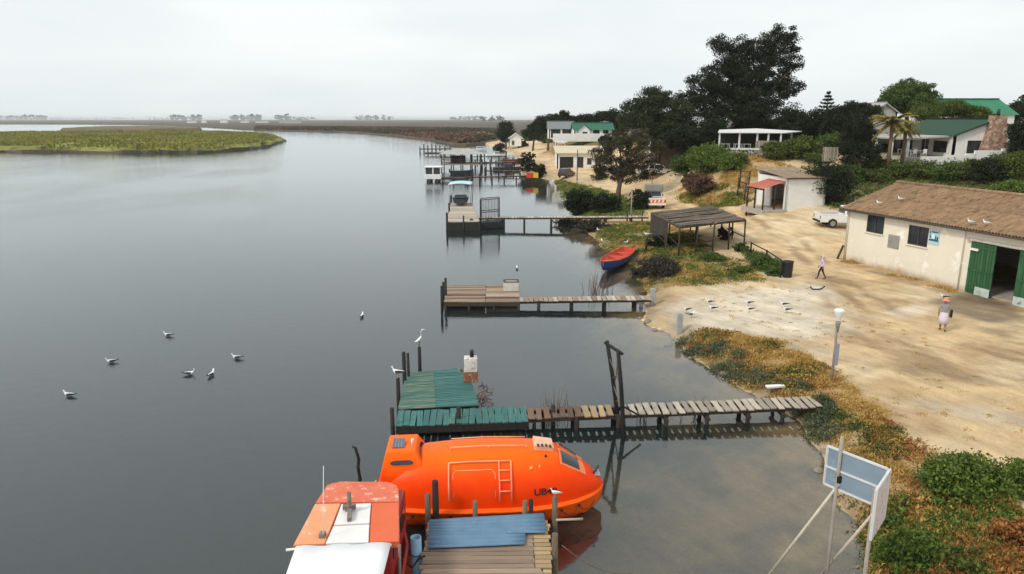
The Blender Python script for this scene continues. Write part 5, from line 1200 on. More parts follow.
# --- far house on the cliff and buildings below
FY = 178.0
fz = ony(580, 139, FY).z
xa, xb = ony(575, 130, FY).x, ony(614, 130, FY).x
fhs = [(1.0, 2.6, .5, 2.4), (4.6, 6.2, .5, 2.4), (7.0, 8.4, .5, 2.4)]
FA = gable_house('cliff_house', 'far white house with teal green roof behind a long white balcony wall', xa, xb, FY+2, FY+9, fz-.3, ony(590, 129.5, FY).z, ony(590, 123, FY+5).z, m_tealroof, m_wplast, axis='x', front_holes=fhs, sheets=8)
for h in fhs: window(FA, (xa, FY+2, fz-.3), (xb, FY+2, fz-.3), h, m_winf, MATS['dark_glass'])
gx0, gx1 = ony(578.5, 130, FY).x, ony(590.5, 130, FY).x
gz0, gz1 = ony(585, 130.5, FY).z, ony(585, 125, FY).z
holed_wall('front_gable', FA, (gx0, FY+.4, fz-.3), (gx1, FY+.4, fz-.3), gz0-fz+.3, [(1.0, 2.2, .7, 2.0)], .2, m_wplast, ((gx1-gx0)/2, gz1-gz0))
window(FA, (gx0, FY+.4, fz-.3), (gx1, FY+.4, fz-.3), (1.0, 2.2, .7, 2.0), m_winf, MATS['dark_glass'])
gm = (gx0+gx1)/2
for e_ in (gx0-.3, gx1+.3): MB().slab([(e_, FY+.1, gz0-.1), (gm, FY+.1, gz1+.15), (gm, FY+5, gz1+.15), (e_, FY+5, gz0-.1)], .1).build('gable_roof', m_tealroof, FA)
bx0, bx1 = ony(553, 138, FY-3).x, ony(607, 138, FY-3).x; bz0, bz1 = ony(580, 141.5, FY-3).z, ony(580, 133.6, FY-3).z
MB().box(((bx0+bx1)/2, FY-3, (bz0+bz1)/2), (bx1-bx0, .3, bz1-bz0)).build('balcony_wall', m_wplast, FA); MB().slab([(bx0, FY-2.8, bz0+.6), (bx1, FY-2.8, bz0+.6), (bx1, FY+2, bz0+.6), (bx0, FY+2, bz0+.6)], .3).build('balcony_floor', m_conc, FA)
yy = 192.0; xa, xb = ony(549, 130, yy).x, ony(574, 130, yy).x
FB = gable_house('cliff_cottage', 'far cottage with pale roof and dark openings left of the teal roofed house', xa, xb, yy, yy+8, ony(560, 137, yy).z-.5, ony(560, 128.5, yy).z, ony(560, 121.5, yy+4).z, mat('pale_slate', (.22, .24, .24), (.16, .18, .18), rough=.8), m_wplast, axis='x', front_holes=[(.5, 3, .3, 2.5), (3.5, 5.8, .3, 2.5)], sheets=6)
for h in [(.5, 3, .3, 2.5), (3.5, 5.8, .3, 2.5)]: window(FB, (xa, yy, ony(560, 137, yy).z-.5), (xb, yy, ony(560, 137, yy).z-.5), h, m_winf, MATS['dark_glass'])
yy = 160.0; z0_ = gnd(580, 167).z-.2
xa, xb = ony(557, 160, yy).x, ony(607, 160, yy).x
gh = [(.6, 3.6, .1, 2.6), (4.4, 5.8, .1, 2.6), (6.6, 7.6, .9, 2.3), (8.4, 9.6, .1, 2.5)]
GH = empty('shore_cottage', (0, 0, 0), 0, 'white shore cottage with cream flat roof below the teal roofed house', 'cottage')
Hc = ony(580, 153, yy).z-z0_
holed_wall('front_wall', GH, (xa, yy, z0_), (xb, yy, z0_), Hc, gh, .25, m_wplast); holed_wall('side_wall', GH, (xa, yy+8, z0_), (xa, yy, z0_), Hc, [], .25, m_wplast); holed_wall('side_wall', GH, (xb, yy, z0_), (xb, yy+8, z0_), Hc, [], .25, m_wplast)
for i, h in enumerate(gh): window(GH, (xa, yy, z0_), (xb, yy, z0_), h, m_winf, m_void if i in (0,) else MATS['dark_glass'], name='door' if h[2] < .2 else 'window')
MB().slab([(xa-.4, yy-.6, z0_+Hc+.05), (xb+.4, yy-.6, z0_+Hc+.05), (xb+.4, yy+8, z0_+Hc+1.3), (xa-.4, yy+8, z0_+Hc+1.3)], .2).build('roof', mat('cream_roof', (.62, .54, .38), (.52, .46, .33), rough=.8, scale=.4), GH)
yy = 166.0; xa2, xb2 = ony(557, 145, yy).x, ony(567, 145, yy).x; zt_ = ony(560, 142, yy).z
UP = empty('upper_terrace_block', (0, 0, 0), 0, 'small white block with dark slot window above the shore cottage', 'building')
holed_wall('front_wall', UP, (xa2, yy+2.4, z0_), (xb2, yy+2.4, z0_), zt_-z0_, [(.4, 1.9, zt_-z0_-1.2, zt_-z0_-.5)], .25, m_wplast); MB().slab([(xa2-.2, yy+2.2, zt_), (xb2+.2, yy+2.2, zt_), (xb2+.2, yy+6, zt_), (xa2-.2, yy+6, zt_)], .2).build('roof', m_wplast, UP); holed_wall('side_wall', UP, (xb2, yy+2.4, z0_), (xb2, yy+6, z0_), zt_-z0_, [], .2, m_wplast); holed_wall('side_wall', UP, (xa2, yy+6, z0_), (xa2, yy+2.4, z0_), zt_-z0_, [], .2, m_wplast)
yy = 268.0; xa, xb = ony(509, 139, yy).x, ony(522, 139, yy).x; z0_ = ony(515, 145, yy).z-.4
gable_house('white_cottage', 'tiny white cottage at the far end of the sandy shore', xa, xb, yy, yy+6, z0_, ony(515, 138, yy).z, ony(515, 133.5, yy).z, mat('white_sheet_roof', (.72, .71, .68), (.66, .65, .62), rough=.7), m_wplast, front_holes=[(1, 2, .3, 2)], sheets=4)
yy = 120.0; xa, xb = ony(655, 126, yy).x, ony(664, 126, yy).x; z0_ = 3.0
gable_house('hidden_cottage', 'white cottage wall glimpsed between the dark trees', xa, xb, yy, yy+5, z0_, ony(660, 126, yy).z, ony(660, 118.5, yy).z, mat('dark_slate', (.1, .09, .09), (.13, .12, .11), rough=.8), m_wplast, sheets=4)
# long dark wall with pitched barn roof beneath the big tree
yy = 112.0; xa, xb = ony(660, 130, yy).x, ony(690, 130, yy).x
gable_house('brown_barn', 'brown roofed barn in the shade of the big gum tree', xa, xb, yy, yy+7, 3.5, ony(670, 134, yy).z, ony(670, 122, yy+3.5).z, mat('brown_barn_roof', (.07, .045, .035), (.09, .06, .045), rough=.9), mat('brown_wall', (.10, .07, .05), (.13, .09, .07), rough=.9), axis='x', sheets=6)
# little white dune fence right of the hut
FN = empty('slatted_gate', (0, 0, 0), 0, 'pale slatted gate in the shrubs above the white hut', 'gate')
fy = 88.0; f0, f1 = ony(822, 158, fy), ony(838, 157, fy); ft = ony(822, 147, fy).z
for i in range(9):
    q = f0.lerp(f1, (i+.5)/9); MB().box((q.x, fy, (ft+f0.z-.4)/2), (.16, .04, ft-f0.z+.4)).build('slat', m_grey, FN)
for z_ in (f0.z+.2, ft-.25): MB().bar((f0.x, fy+.05, z_), (f1.x, fy+.05, z_), .05, .1).build('rail', m_grey, FN)

# ------------------------------------------------------------------ vehicles
m_tyre = mat('tyre', (.015, .015, .016), (.025, .025, .025), rough=.85)
m_rim = mat('wheel_rim', (.4, .4, .41), (.3, .3, .31), rough=.35, metal=.6)
m_redl = mat('red_lens', (.5, .02, .015), (.4, .015, .01), rough=.25)
m_clear = mat('clear_lens', (.75, .75, .72), (.7, .7, .68), rough=.15)
def wheel(par, x_, y_, r=.36, w_=.22):
    e_ = empty('wheel', (x_, y_, r)); e_.parent = par
    rows = []
    for rr, yy_ in ((r*.62, -w_/2), (r*.94, -w_/2), (r, -w_/3), (r, w_/3), (r*.94, w_/2), (r*.62, w_/2)): rows.append([(rr*math.cos(a*math.pi/9), yy_, rr*math.sin(a*math.pi/9)) for a in range(18)])
    MB().grid(rows+[rows[0]], 0, True, True).build('tyre', m_tyre, e_)
    s = 1 if y_ > 0 else -1
    rows = [[(rr*math.cos(a*math.pi/9), yy_*s, rr*math.sin(a*math.pi/9)) for a in range(18)] for rr, yy_ in ((r*.63, w_*.42), (r*.5, w_*.30), (r*.2, w_*.40), (.001, w_*.42))]
    MB().grid(rows, 0, True, True).build('rim', m_rim, e_)
def prism(prof, w_, taper=None):
    """side profile (x,z) extruded across +-w/2; taper gives per-point half-width factor"""
    n = len(prof); b = MB(); t = taper or [1]*n
    P = [(x_, -w_/2*t[i], z_) for i, (x_, z_) in enumerate(prof)]+[(x_, w_/2*t[i], z_) for i, (x_, z_) in enumerate(prof)]
    b.add(P, [tuple(range(n)), tuple(range(2*n-1, n-1, -1))]+[(i, n+i, n+(i+1) % n, (i+1) % n) for i in range(n)]); return b
def vehicle(name, label, loc, rz, paint, kind='pickup', cat='pickup', tail=None):
    """front is +X"""
    V = empty(name, loc, rz, label, cat); w_ = 1.75
    if kind == 'pickup':
        prof = [(-2.5, .45), (-2.5, 1.02), (-.55, 1.02), (-.5, 1.05), (1.0, 1.08), (2.2, .95), (2.45, .8), (2.45, .42), (1.95, .40), (1.85, .62), (1.55, .74), (1.25, .62), (1.15, .40), (-1.05, .40), (-1.15, .62), (-1.45, .74), (-1.75, .62), (-1.85, .42)]
        cabp = [(-.5, 1.05), (-.38, 1.72), (.35, 1.74), (1.0, 1.08)]; glass = (-.30, .28); gx_ = (-.5, 1.0)
    else:
        prof = [(-2.15, .5), (-2.2, 1.0), (-2.1, 1.05), (1.0, 1.05), (2.0, .92), (2.2, .75), (2.2, .42), (1.8, .40), (1.7, .62), (1.4, .74), (1.1, .62), (1.0, .40), (-1.0, .40), (-1.1, .62), (-1.4, .74), (-1.7, .62), (-1.8, .42)]
        cabp = [(-2.1, 1.05), (-1.9, 1.75), (.25, 1.78), (1.0, 1.05)]; gx_ = (-2.1, 1.0)
    prism(prof, w_).build('body', paint, V, bevel=.05)
    tp = [1, .84, .84, 1]
    prism(cabp, w_*.95, tp).build('cab', paint, V, bevel=.06)
    gm_ = MATS['dark_glass']
    ins = [(cabp[0][0]+.16, 1.15), (cabp[1][0]+.10, 1.62), (cabp[2][0]-.08, 1.64), (cabp[3][0]-.28, 1.15)]
    for s in (-1, 1):
        q = [Vector((x_, s*(w_*.475*(1-.16*(z_-1.06)/.68)+.008), z_)) for x_, z_ in ins]; b = MB(); b.add(q, [(0, 1, 2, 3)]); o = b.build('side_window', gm_, V)
        nb_ = (2 if kind != 'pickup' else 1)
        for k in range(1, nb_+1):
            xx = ins[0][0]+(ins[3][0]-ins[0][0])*k/(nb_+1)-.05; MB().bar((xx, s*(w_*.475+.004), 1.14), (xx, s*(w_*.475*.865+.012), 1.62), .05, .02).build('pillar', paint, o)
        MB().box((cabp[3][0]-.35, s*(w_/2+.12), 1.15), (.12, .2, .15)).build('wing_mirror', m_black, V, bevel=.02)
        MB().box((2.2 if kind != 'pickup' else 2.42, s*.62, .78), (.08, .34, .16)).build('headlight', m_clear, V)
        MB().box((-2.2 if kind != 'pickup' else -2.5, s*.78, .85), (.06, .14, .28)).build('tail_light', m_redl, V)
        MB().bar((.1, s*(w_/2+.006), .98), (.25, s*(w_/2+.006), .98), .03, .03).build('door_handle', m_black, V)
    b = MB(); b.add([(cabp[3][0]-.07, s*w_*.43, 1.14) for s in (-1, 1)]+[(cabp[2][0]+.075, s*w_*.37, 1.66) for s in (1, -1)], [(0, 1, 2, 3)]); b.build('windscreen', gm_, V)
    b = MB(); b.add([(cabp[0][0]-.0, s*w_*.40, 1.16) for s in (-1, 1)]+[(cabp[1][0]-.035, s*w_*.36, 1.62) for s in (1, -1)], [(0, 1, 2, 3)]); b.build('rear_window', gm_, V)
    xr = -2.5 if kind == 'pickup' else -2.2
    MB().box((xr-.05, 0, .52), (.14, 1.6, .16)).build('rear_bumper', m_black if not tail else m_white, V, bevel=.02); MB().box((-xr-.02, 0, .50), (.14, 1.7, .2)).build('front_bumper', m_black, V, bevel=.03)
    if kind == 'pickup':
        b = MB(); b.box((-1.52, 0, 1.03), (1.86, 1.5, .02)); b.build('load_bed', m_black, V)
        for s in (-1, 1): MB().box((-1.52, s*.83, 1.10), (1.92, .08, .16)).build('bed_side', paint, V, bevel=.02)
        MB().box((-2.47, 0, 1.10), (.07, 1.58, .16)).build('tailgate', paint, V, bevel=.02)
    for xx in (-1.45, 1.55) if kind == 'pickup' else (-1.4, 1.4):
        for s in (-1, 1): wheel(V, xx, s*.78)
    return V
m_cw = mat('white_car_paint', (.78, .78, .77), (.72, .72, .71), rough=.3, spec=.5)
m_cd = mat('dark_car_paint', (.045, .04, .045), (.06, .05, .055), rough=.3, spec=.5)
m_cs = mat('silver_car_paint', (.45, .46, .48), (.40, .41, .43), rough=.3, metal=.3)
p = gnd(826, 226.5); vehicle('pickup_truck', 'white pickup parked behind the left end of the cream shed', (p.x+1.9, p.y, p.z), math.radians(-4), m_cw).scale = (1.1, 1.1, 1.14)
p = gnd(657, 209); T2 = vehicle('pickup_truck', 'white work pickup with orange striped tailgate near the shelter', (p.x, p.y+2.6, p.z), math.radians(88), m_cw, tail=1); T2.scale = (1.22, 1.22, 1.15)
m_org = mat('orange_stripe', (.80, .16, .02), (.7, .13, .02), rough=.5)
MB().box((-2.525, 0, .86), (.04, 1.5, .34)).build('tail_stripe_board', m_org, T2)
for i in range(4): MB().box((-2.55, -.56+.38*i, .86), (.02, .14, .32), (.35, 0, 0)).build('white_stripe', m_white, T2)
MB().box((-.15, 0, 2.0), (.9, 1.75, .75)).build('box_canopy', mat('grey_canopy', (.3, .29, .26), (.24, .23, .2), rough=.7), T2, bevel=.03)
MB().box((-.62, 0, 2.0), (.03, 1.5, .55)).build('canopy_window', MATS['grey_canopy'], T2)
MB().tube([(-.1, .2, 2.37), (-.1, .2, 3.2)], .03, 6).build('aerial', m_post, T2)
p = gnd(567, 178); vehicle('dark_car', 'dark estate car parked on sand below the shore cottage', (p.x, p.y+1.5, p.z), math.radians(62), m_cd, 'suv', 'car')
p = gnd(663, 176); vehicle('white_car', 'white estate car with dark windows parked beneath the dark trees', (p.x-.6, p.y+1, p.z), math.radians(20), m_cw, 'suv', 'car')
p = gnd(646, 176.5); vehicle('white_car', 'white car half hidden behind the shoreside tree', (p.x-.6, p.y+2, p.z), math.radians(15), m_cw, 'suv', 'car')
p = gnd(563, 165); vehicle('dark_car', 'dark car at the left end of the shore cottage', (p.x, p.y-1.0, p.z), math.radians(100), m_cd, 'suv', 'car')

# ------------------------------------------------------------------ street furniture
m_gpole = mat('weathered_pole', (.35, .31, .27), (.25, .22, .19), rough=.7, scale=3, c3=(.30, .16, .09), spot=.6)
p = gnd(831, 383); LPz = ony(833, 310, p.y).z
LMP = empty('street_lamp', p, 0, 'weathered lamp post with white cup shaped lantern on the golden bank', 'lamp post'); h_ = LPz-p.z
MB().tube([(0, 0, -.4), (.02, 0, h_*.5), (0, 0, h_*.72), (.03, 0, h_-.55)], [.06, .055, .05, .045], 8).build('pole', m_gpole, LMP)
MB().tube([(.03, 0, h_-.95), (.03, 0, h_-.55), (.03, 0, h_-.5)], [.05, .10, .12], 10).build('collar', m_gvent, LMP)
rows = [[(.03+r_*math.cos(a*math.pi/8), r_*math.sin(a*math.pi/8), h_+z_) for a in range(16)] for r_, z_ in ((.09, -.42), (.12, -.28), (.205, -.06), (.205, 0), (.15, .04), (.001, .06))]
MB().grid(rows, 0, True, True).build('lantern', m_white, LMP)
MB().box((.10, -.02, h_*.40), (.14, .12, .95)).build('cable_box', mat('blue_grey_metal', (.22, .26, .32), (.3, .32, .36), rough=.6), LMP, bevel=.02)
# back of a two-panel sign on scaffold poles
SG = empty('information_board', (0, 0, 0), 0, 'back of a blue grey two panel sign on thin metal poles at the bank', 'sign')
zt_ = 4.1
c0, c1 = onz(828, 446, zt_), onz(888, 469, zt_); cn = onz(876.5, 490, zt_); hb_ = .95
m_sback = mat('blue_grey_panel', (.18, .25, .31), (.23, .30, .36), rough=.5, scale=1, c3=(.36, .44, .5), spot=.6)
m_sface = mat('mottled_white_panel', (.68, .62, .62), (.5, .44, .46), rough=.5, scale=9, c3=(.25, .2, .24), spot=.60)
m_fr = mat('pale_frame', (.68, .68, .66), (.58, .58, .57), rough=.5)
def board_panel(A, B, h, m, name, par):
    dn = Vector((0, 0, -h)); b = MB(); b.slab([A+dn, B+dn, B, A], .03); o = b.build(name, m, par)
    for s, e_ in ((A, B), (A+dn, B+dn), (A, A+dn), (B, B+dn), (A+dn*.52, B+dn*.52)):
        f_ = MB(); f_.bar(s, e_, .045); f_.build('frame_bar', m_fr, o)
    return o
board_panel(c0, c1, hb_, m_sback, 'rear_panel', SG); board_panel(c1+Vector((.03, -.03, 0)), cn, 1.15, m_sface, 'angled_panel', SG)
q = onz(839, 450, zt_); q2 = Vector((cn.x+.02, cn.y+.08, 0))
MB().tube([(q.x, q.y-.08, hz(q.x, q.y)-.6), (q.x, q.y-.08, ony(841, 435, q.y).z)], .042, 8).build('pole', m_gpole, SG)
MB().tube([(q2.x, q2.y, hz(q2.x, q2.y)-.6), (q2.x, q2.y, zt_)], .042, 8).build('pole', m_gpole, SG)
m_stay = mat('pale_stay', (.62, .55, .46), (.5, .44, .36), rough=.6)
s_ = ony(839, 484, q.y-.1); e_ = onz(768, 576, .0); dd = (e_-s_); MB().tube([s_, e_+dd*.12], .032, 8).build('stay', m_stay, SG)
s_ = ony(873, 514, q2.y-.05); e_ = onz(820, 576, .3); dd = (e_-s_); MB().tube([s_, e_+dd*.15], .032, 8).build('stay', m_stay, SG)
MB().box(ony(839, 479, q.y-.09), (.12, .08, .16)).build('clamp', m_black, SG)
# square concrete bollards on the shore
m_boll = mat('grey_bollard', (.36, .37, .38), (.28, .29, .30), rough=.85, scale=4, bump=.4)
def bollard(px, yb, yt, label, w_=.28):
    p = gnd(px, yb); t_ = ony(px, yt, p.y).z
    b = MB(); b.box((0, 0, (t_-p.z)/2-.2), (w_, w_, t_-p.z+.4)); b.box((0, 0, t_-p.z+.02), (w_*.8, w_*.8, .04)); o = b.build('bollard', m_boll, None, p, bevel=.02); tag(o, label, 'bollard', 'grey bollards on the shore')
bollard(679, 334, 314, 'grey square bollard at water edge below the pale concrete slab'); bollard(652.5, 305, 289, 'grey square bollard where the brown plank jetty meets the shore'); bollard(641, 307, 300, 'low grey stub just left of the jetty head bollard', .2)
# black bin, low rail fence by the track
p = gnd(787, 277); BN = empty('litter_bin', p, .2, 'black litter bin at the end of the low rail fence', 'bin')
rows = [[(r_*math.cos(a*math.pi/8), r_*math.sin(a*math.pi/8), z_) for a in range(16)] for r_, z_ in ((.30, 0), (.32, .02), (.36, 1.05), (.39, 1.07), (.39, 1.13), (.34, 1.13), (.33, .3), (.001, .3))]
MB().grid(rows, 0, True, True).build('drum', mat('navy_black_plastic', (.018, .02, .028), (.028, .03, .04), rough=.5), BN)
MB().tube([(-.5, 0, -.2), (-.5, 0, 1.15)], .06, 6).build('post', m_post, BN); MB().bar((-.5, 0, .8), (-.3, 0, .8), .05).build('bracket', m_post, BN)
RF = empty('rail_fence', (0, 0, 0), 0, 'low dark timber rail fence leading down to the black bin', 'fence')
fp = [gnd(750.5, 255), gnd(766, 263.5), gnd(782, 275)]
for q in fp: MB().tube([(q.x, q.y, q.z-.3), (q.x, q.y, q.z+1.05)], .07, 6).build('post', m_post, RF)
for i in range(2): MB().bar(fp[i]+up*.98, fp[i+1]+up*.98, .07).build('rail', m_post, RF)
# gull perch post
p = gnd(646, 252); PP = tag(MB().tube([(0, 0, -.3), (0, 0, 1.25)], .10, 8).build('perch_post', m_post, None, p), 'short dark post topped by a white gull near the shelter', 'post')
# red and yellow notice on the far shore
p = gnd(532, 183); NS = empty('notice_board', p, 0, 'red and yellow notice board on the far jetty landing', 'sign')
zs0 = ony(532, 180, p.y).z-p.z; zs1 = ony(532, 170.5, p.y).z-p.z; wS = 11/ppm(p)
MB().box((-wS*.2, 0, (zs0+zs1)/2), (wS*.62, .08, (zs1-zs0)*.55)).build('red_panel', mat('notice_red', (.62, .06, .03), (.55, .05, .03), rough=.5), NS); MB().box((wS*.34, 0, (zs0+zs1)/2), (wS*.44, .08, (zs1-zs0)*.55)).build('yellow_panel', mat('notice_yellow', (.75, .48, .05), (.7, .4, .05), rough=.5), NS)
for s in (-.45, .45): MB().tube([(s*wS, .08, -.3), (s*wS, .08, zs1)], .07, 6).build('post', m_post, NS)
# tall poles on the shore
def pole_px(px, yb, yt, label, r=.09, arm=False, m=None):
    p = gnd(px, yb); h = ony(px, yt, p.y).z-p.z; o = empty('utility_pole', p, 0, label, 'pole'); MB().tube([(0, 0, -.4), (0, 0, h)], [r, r*.75], 8).build('shaft', m or m_gpole, o)
    MB().tube([(0, 0, h), (0, 0, h+.12)], [r*1.2, r*.3], 8).build('cap', m_gvent, o)
    if arm: MB().bar((-.8, 0, h-.3), (.8, 0, h-.3), .1).build('crossarm', m or m_gpole, o)
pole_px(631, 216, 190, 'pale grey pole beside the shoreside walkway and dark bushes', .085); pole_px(577, 181, 150, 'thin dark pole in front of the shore cottage', .09, m=m_post)
# white plank, driftwood and low remnants
p = gnd(775, 392); o = MB().box((0, 0, .26), (.8, .24, .07)).build('driftwood_board', m_white, None, p, (0, 0, .15)); tag(o, 'short white board lying on the bank beside the walkway', 'board')
p = gnd(817, 290); o = MB().tube([(-.45, 0, .22), (-.3, .02, .06), (0, 0, .04), (.3, .02, .08), (.48, 0, .26)], .045, 6).build('driftwood', m_post, None, p); tag(o, 'curved dark driftwood piece on the sand near the walking person', 'driftwood')
# ------------------------------------------------------------------ vegetation
def leaf_mat(name, dark, light, tip=None):
    return mat(name, dark, light, rough=.65, scale=.9, island=.38, spec=.25, trans=.18, c3=tip, spot=.62, wscale=.7)
m_lf_gum = leaf_mat('gum_leaves', (.008, .013, .006), (.030, .040, .018))
m_lf_broad = leaf_mat('broad_leaves', (.018, .03, .010), (.065, .085, .03))
m_lf_dark = leaf_mat('dark_leaves', (.008, .014, .005), (.028, .042, .014))
m_lf_olive = leaf_mat('olive_leaves', (.045, .042, .022), (.07, .062, .03))
m_lf_green = leaf_mat('green_leaves', (.07, .12, .018), (.16, .21, .04))
m_lf_mid = leaf_mat('mid_leaves', (.045, .08, .016), (.11, .16, .035))
m_lf_hedge = leaf_mat('hedge_leaves', (.05, .078, .015), (.12, .15, .03), (.22, .19, .04))
m_lf_red = leaf_mat('dry_red_leaves', (.10, .055, .04), (.16, .085, .055))
m_lf_grey = leaf_mat('grey_leaves', (.045, .042, .036), (.07, .062, .045))
m_lf_gold = leaf_mat('golden_leaves', (.42, .26, .065), (.56, .37, .12), (.34, .15, .04))
m_lf_oran = leaf_mat('rusty_leaves', (.26, .11, .035), (.38, .18, .05), (.14, .11, .035))
m_lf_succ = leaf_mat('succulent_leaves', (.08, .10, .05), (.16, .17, .09), (.30, .21, .08))
m_lf_grass = leaf_mat('lawn_blades', (.10, .14, .025), (.16, .19, .035), (.24, .19, .05))
m_bark = mat('gum_bark', (.16, .125, .10), (.09, .07, .055), rough=.9, scale=3, stretch=(2, 2, .5), bump=.7)
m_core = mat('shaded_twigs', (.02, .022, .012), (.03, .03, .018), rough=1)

def leaves_mesh(name, cen, size, m, up_bias=.3, aspect=.55, seed=0, nrm=None):
    """one small bent leaf (two triangles-pairs) for every centre"""
    r = np.random.default_rng(seed); n = len(cen)
    d = r.normal(size=(n, 3)); d[:, 2] += up_bias; d /= np.linalg.norm(d, axis=1)[:, None]
    e = r.normal(size=(n, 3))
    if nrm is not None: e = e*.8+nrm*1.6
    w = np.cross(d, e); w /= np.linalg.norm(w, axis=1)[:, None]+1e-9
    s = (size if np.ndim(size) else np.full(n, size))*r.uniform(.6, 1.35, n)
    dl, wl = d*s[:, None], w*(s*aspect)[:, None]
    nn = np.cross(d, w)*(s*.18)[:, None]
    co = np.stack([cen-dl*.5, cen+wl*.5+nn, cen+dl*.5, cen-wl*.5+nn], 1).reshape(-1, 3)
    f = np.arange(n*4).reshape(n, 4)
    return fast_mesh(name, co, f, m)
def clumps(blobs, n_cl, per, rc, seed, shell=.55):
    """leaf centres in clumps spread through a union of ellipsoids, most of them near the skin"""
    r = np.random.default_rng(seed); out = []; vol = np.array([b[3]*b[4]*b[5] for b in blobs])**.72; cnt = np.maximum(3, (n_cl*vol/vol.sum()).astype(int)); cs = []
    for b, k in zip(blobs, cnt):
        d = r.normal(size=(k, 3)); d /= np.linalg.norm(d, axis=1)[:, None]
        rad = np.where(r.random(k) < shell, r.uniform(.78, 1.06, k), r.uniform(.2, .85, k))
        c = np.array(b[:3])+d*rad[:, None]*np.array(b[3:6])
        cs.append(c)
    cs = np.concatenate(cs)
    rr = rc*r.uniform(.55, 1.3, len(cs))
    dd = r.normal(size=(len(cs), per, 3)); dd /= np.linalg.norm(dd, axis=2)[:, :, None]; dd *= (r.random((len(cs), per))**.45)[:, :, None]
    pts = cs[:, None, :]+dd*rr[:, None, None]*np.array([1.0, 1.0, .62])
    return pts.reshape(-1, 3), cs
def tree(name, label, base, blobs, m_leaf, n_cl=220, per=70, rc=.9, leaf=.26, trunk_r=.35, cat='tree', seed=1, group=None, limbs=True, lean=(0, 0), fork=.35):
    """blobs: (dx,dy,dz,rx,ry,rz) from the base"""
    T = empty(name, base, 0, label, cat, group); rr = random.Random(seed)
    pts, cs = clumps(blobs, n_cl, int(per*1.7), rc*.95, seed, .7); leaf *= .72
    top = max(b[2] for b in blobs); fz = max(.6, min(b[2]-b[5] for b in blobs)*.6+top*fork*.4)
    b = MB(); mx = sum(q[0] for q in blobs)/len(blobs)*.35+lean[0]; my = sum(q[1] for q in blobs)/len(blobs)*.35+lean[1]
    f = Vector((mx, my, fz)); b.tube([(0, 0, -.5), (mx*.2, my*.2, fz*.35), (mx*.6+.1*trunk_r, my*.6, fz*.7), f], [trunk_r*1.25, trunk_r, trunk_r*.9, trunk_r*.8], 9)
    for q in blobs:
        e = Vector(q[:3])+Vector((0, 0, q[5]*.25)); mid = f.lerp(e, .5)+Vector((rr.uniform(-.3, .3), rr.uniform(-.3, .3), .12*(e-f).length)); L = (e-f).length
        b.tube([f-Vector((0, 0, trunk_r*.6)), f.lerp(mid, .5), mid, e], [trunk_r*.62, trunk_r*.45, trunk_r*.32, trunk_r*.08], 7)
        if limbs:
            for k in range(4):
                s = mid.lerp(e, rr.uniform(0, .8)); d = Vector((rr.gauss(0, 1), rr.gauss(0, 1), rr.uniform(-.2, .9))).normalized()*max(q[3:6])*rr.uniform(.5, .9)
                b.tube([s, s+d*.5+Vector((0, 0, .1)), s+d], [trunk_r*.2, trunk_r*.12, trunk_r*.03], 5)
    b.build('trunk', m_bark, T)
    o = inst('crown', leaves_mesh('crown', pts, leaf, m_leaf, .2, .6, seed), T)
    return T
def px_tree(name, label, base_px, Yd, blob_px, m_leaf, z_base=None, squash=1.0, **kw):
    """crown laid out at its real distance Yd: blobs (px, py, r px [, rz px])"""
    base = ony(base_px[0], base_px[1], Yd)
    zb_ = hz(base.x, base.y) if z_base is None else z_base
    base = Vector((base.x, base.y, zb_)); rr = random.Random(kw.get('seed', 1)); bl = []
    for q in blob_px:
        p = ony(q[0], q[1], Yd); s = 1/ppm(p); rx = q[2]*s; rz_ = (q[3] if len(q) > 3 else q[2]*.85)*s
        bl.append((p.x-base.x, rr.uniform(-.6, .6)*rx, p.z-base.z, rx, rx*.9, rz_))
    return tree(name, label, base, bl, m_leaf, **kw)

px_tree('gum_tree', 'huge dark gum tree towering over the dune pavilion', (748, 150), 118, [(722, 42, 11), (728, 62, 17), (752, 62, 24), (780, 52, 17), (786, 34, 12, 11), (768, 44, 11), (704, 84, 16), (728, 88, 26), (760, 92, 28), (784, 86, 18), (700, 112, 22), (735, 120, 30), (768, 122, 26), (745, 45, 10), (690, 100, 12), (793, 66, 9)], m_lf_gum, n_cl=820, per=84, rc=1.2, leaf=.36, trunk_r=.8, seed=11)
px_tree('broad_tree', 'broad dark tree left of the huge gum tree', (655, 150), 112, [(648, 99, 15, 10), (636, 110, 14), (662, 104, 15), (676, 112, 14), (628, 122, 11), (650, 120, 20), (672, 126, 16), (660, 92, 8, 5)], m_lf_broad, n_cl=330, per=60, rc=1.0, leaf=.34, trunk_r=.45, seed=12)
px_tree('shore_tree', 'olive brown leafed tree on the shore in front of the parked cars', (618, 198), gnd(617, 197).y, [(600, 157, 12), (618, 143, 14), (636, 140, 13), (612, 168, 13), (634, 160, 16), (650, 150, 13), (651, 166, 10), (598, 172, 8), (626, 174, 12), (606, 150, 8), (640, 176, 8)], m_lf_olive, n_cl=330, per=50, rc=.75, leaf=.26, trunk_r=.34, seed=13, fork=.5)
px_tree('dark_tree', 'dark low tree beneath the left side of the gum tree', (695, 155), 108, [(680, 138, 14, 10), (700, 140, 18, 12), (715, 132, 14, 12), (665, 142, 10, 8)], m_lf_dark, n_cl=240, per=55, rc=1.0, leaf=.34, trunk_r=.3, seed=14)
px_tree('dark_tree', 'dark round tree just right of the dune pavilion', (800, 142), 112, [(795, 120, 13, 10), (810, 122, 14, 11), (824, 124, 10, 9), (790, 132, 14, 8), (815, 133, 12, 8)], m_lf_dark, n_cl=240, per=60, rc=1.0, leaf=.34, trunk_r=.3, seed=15)
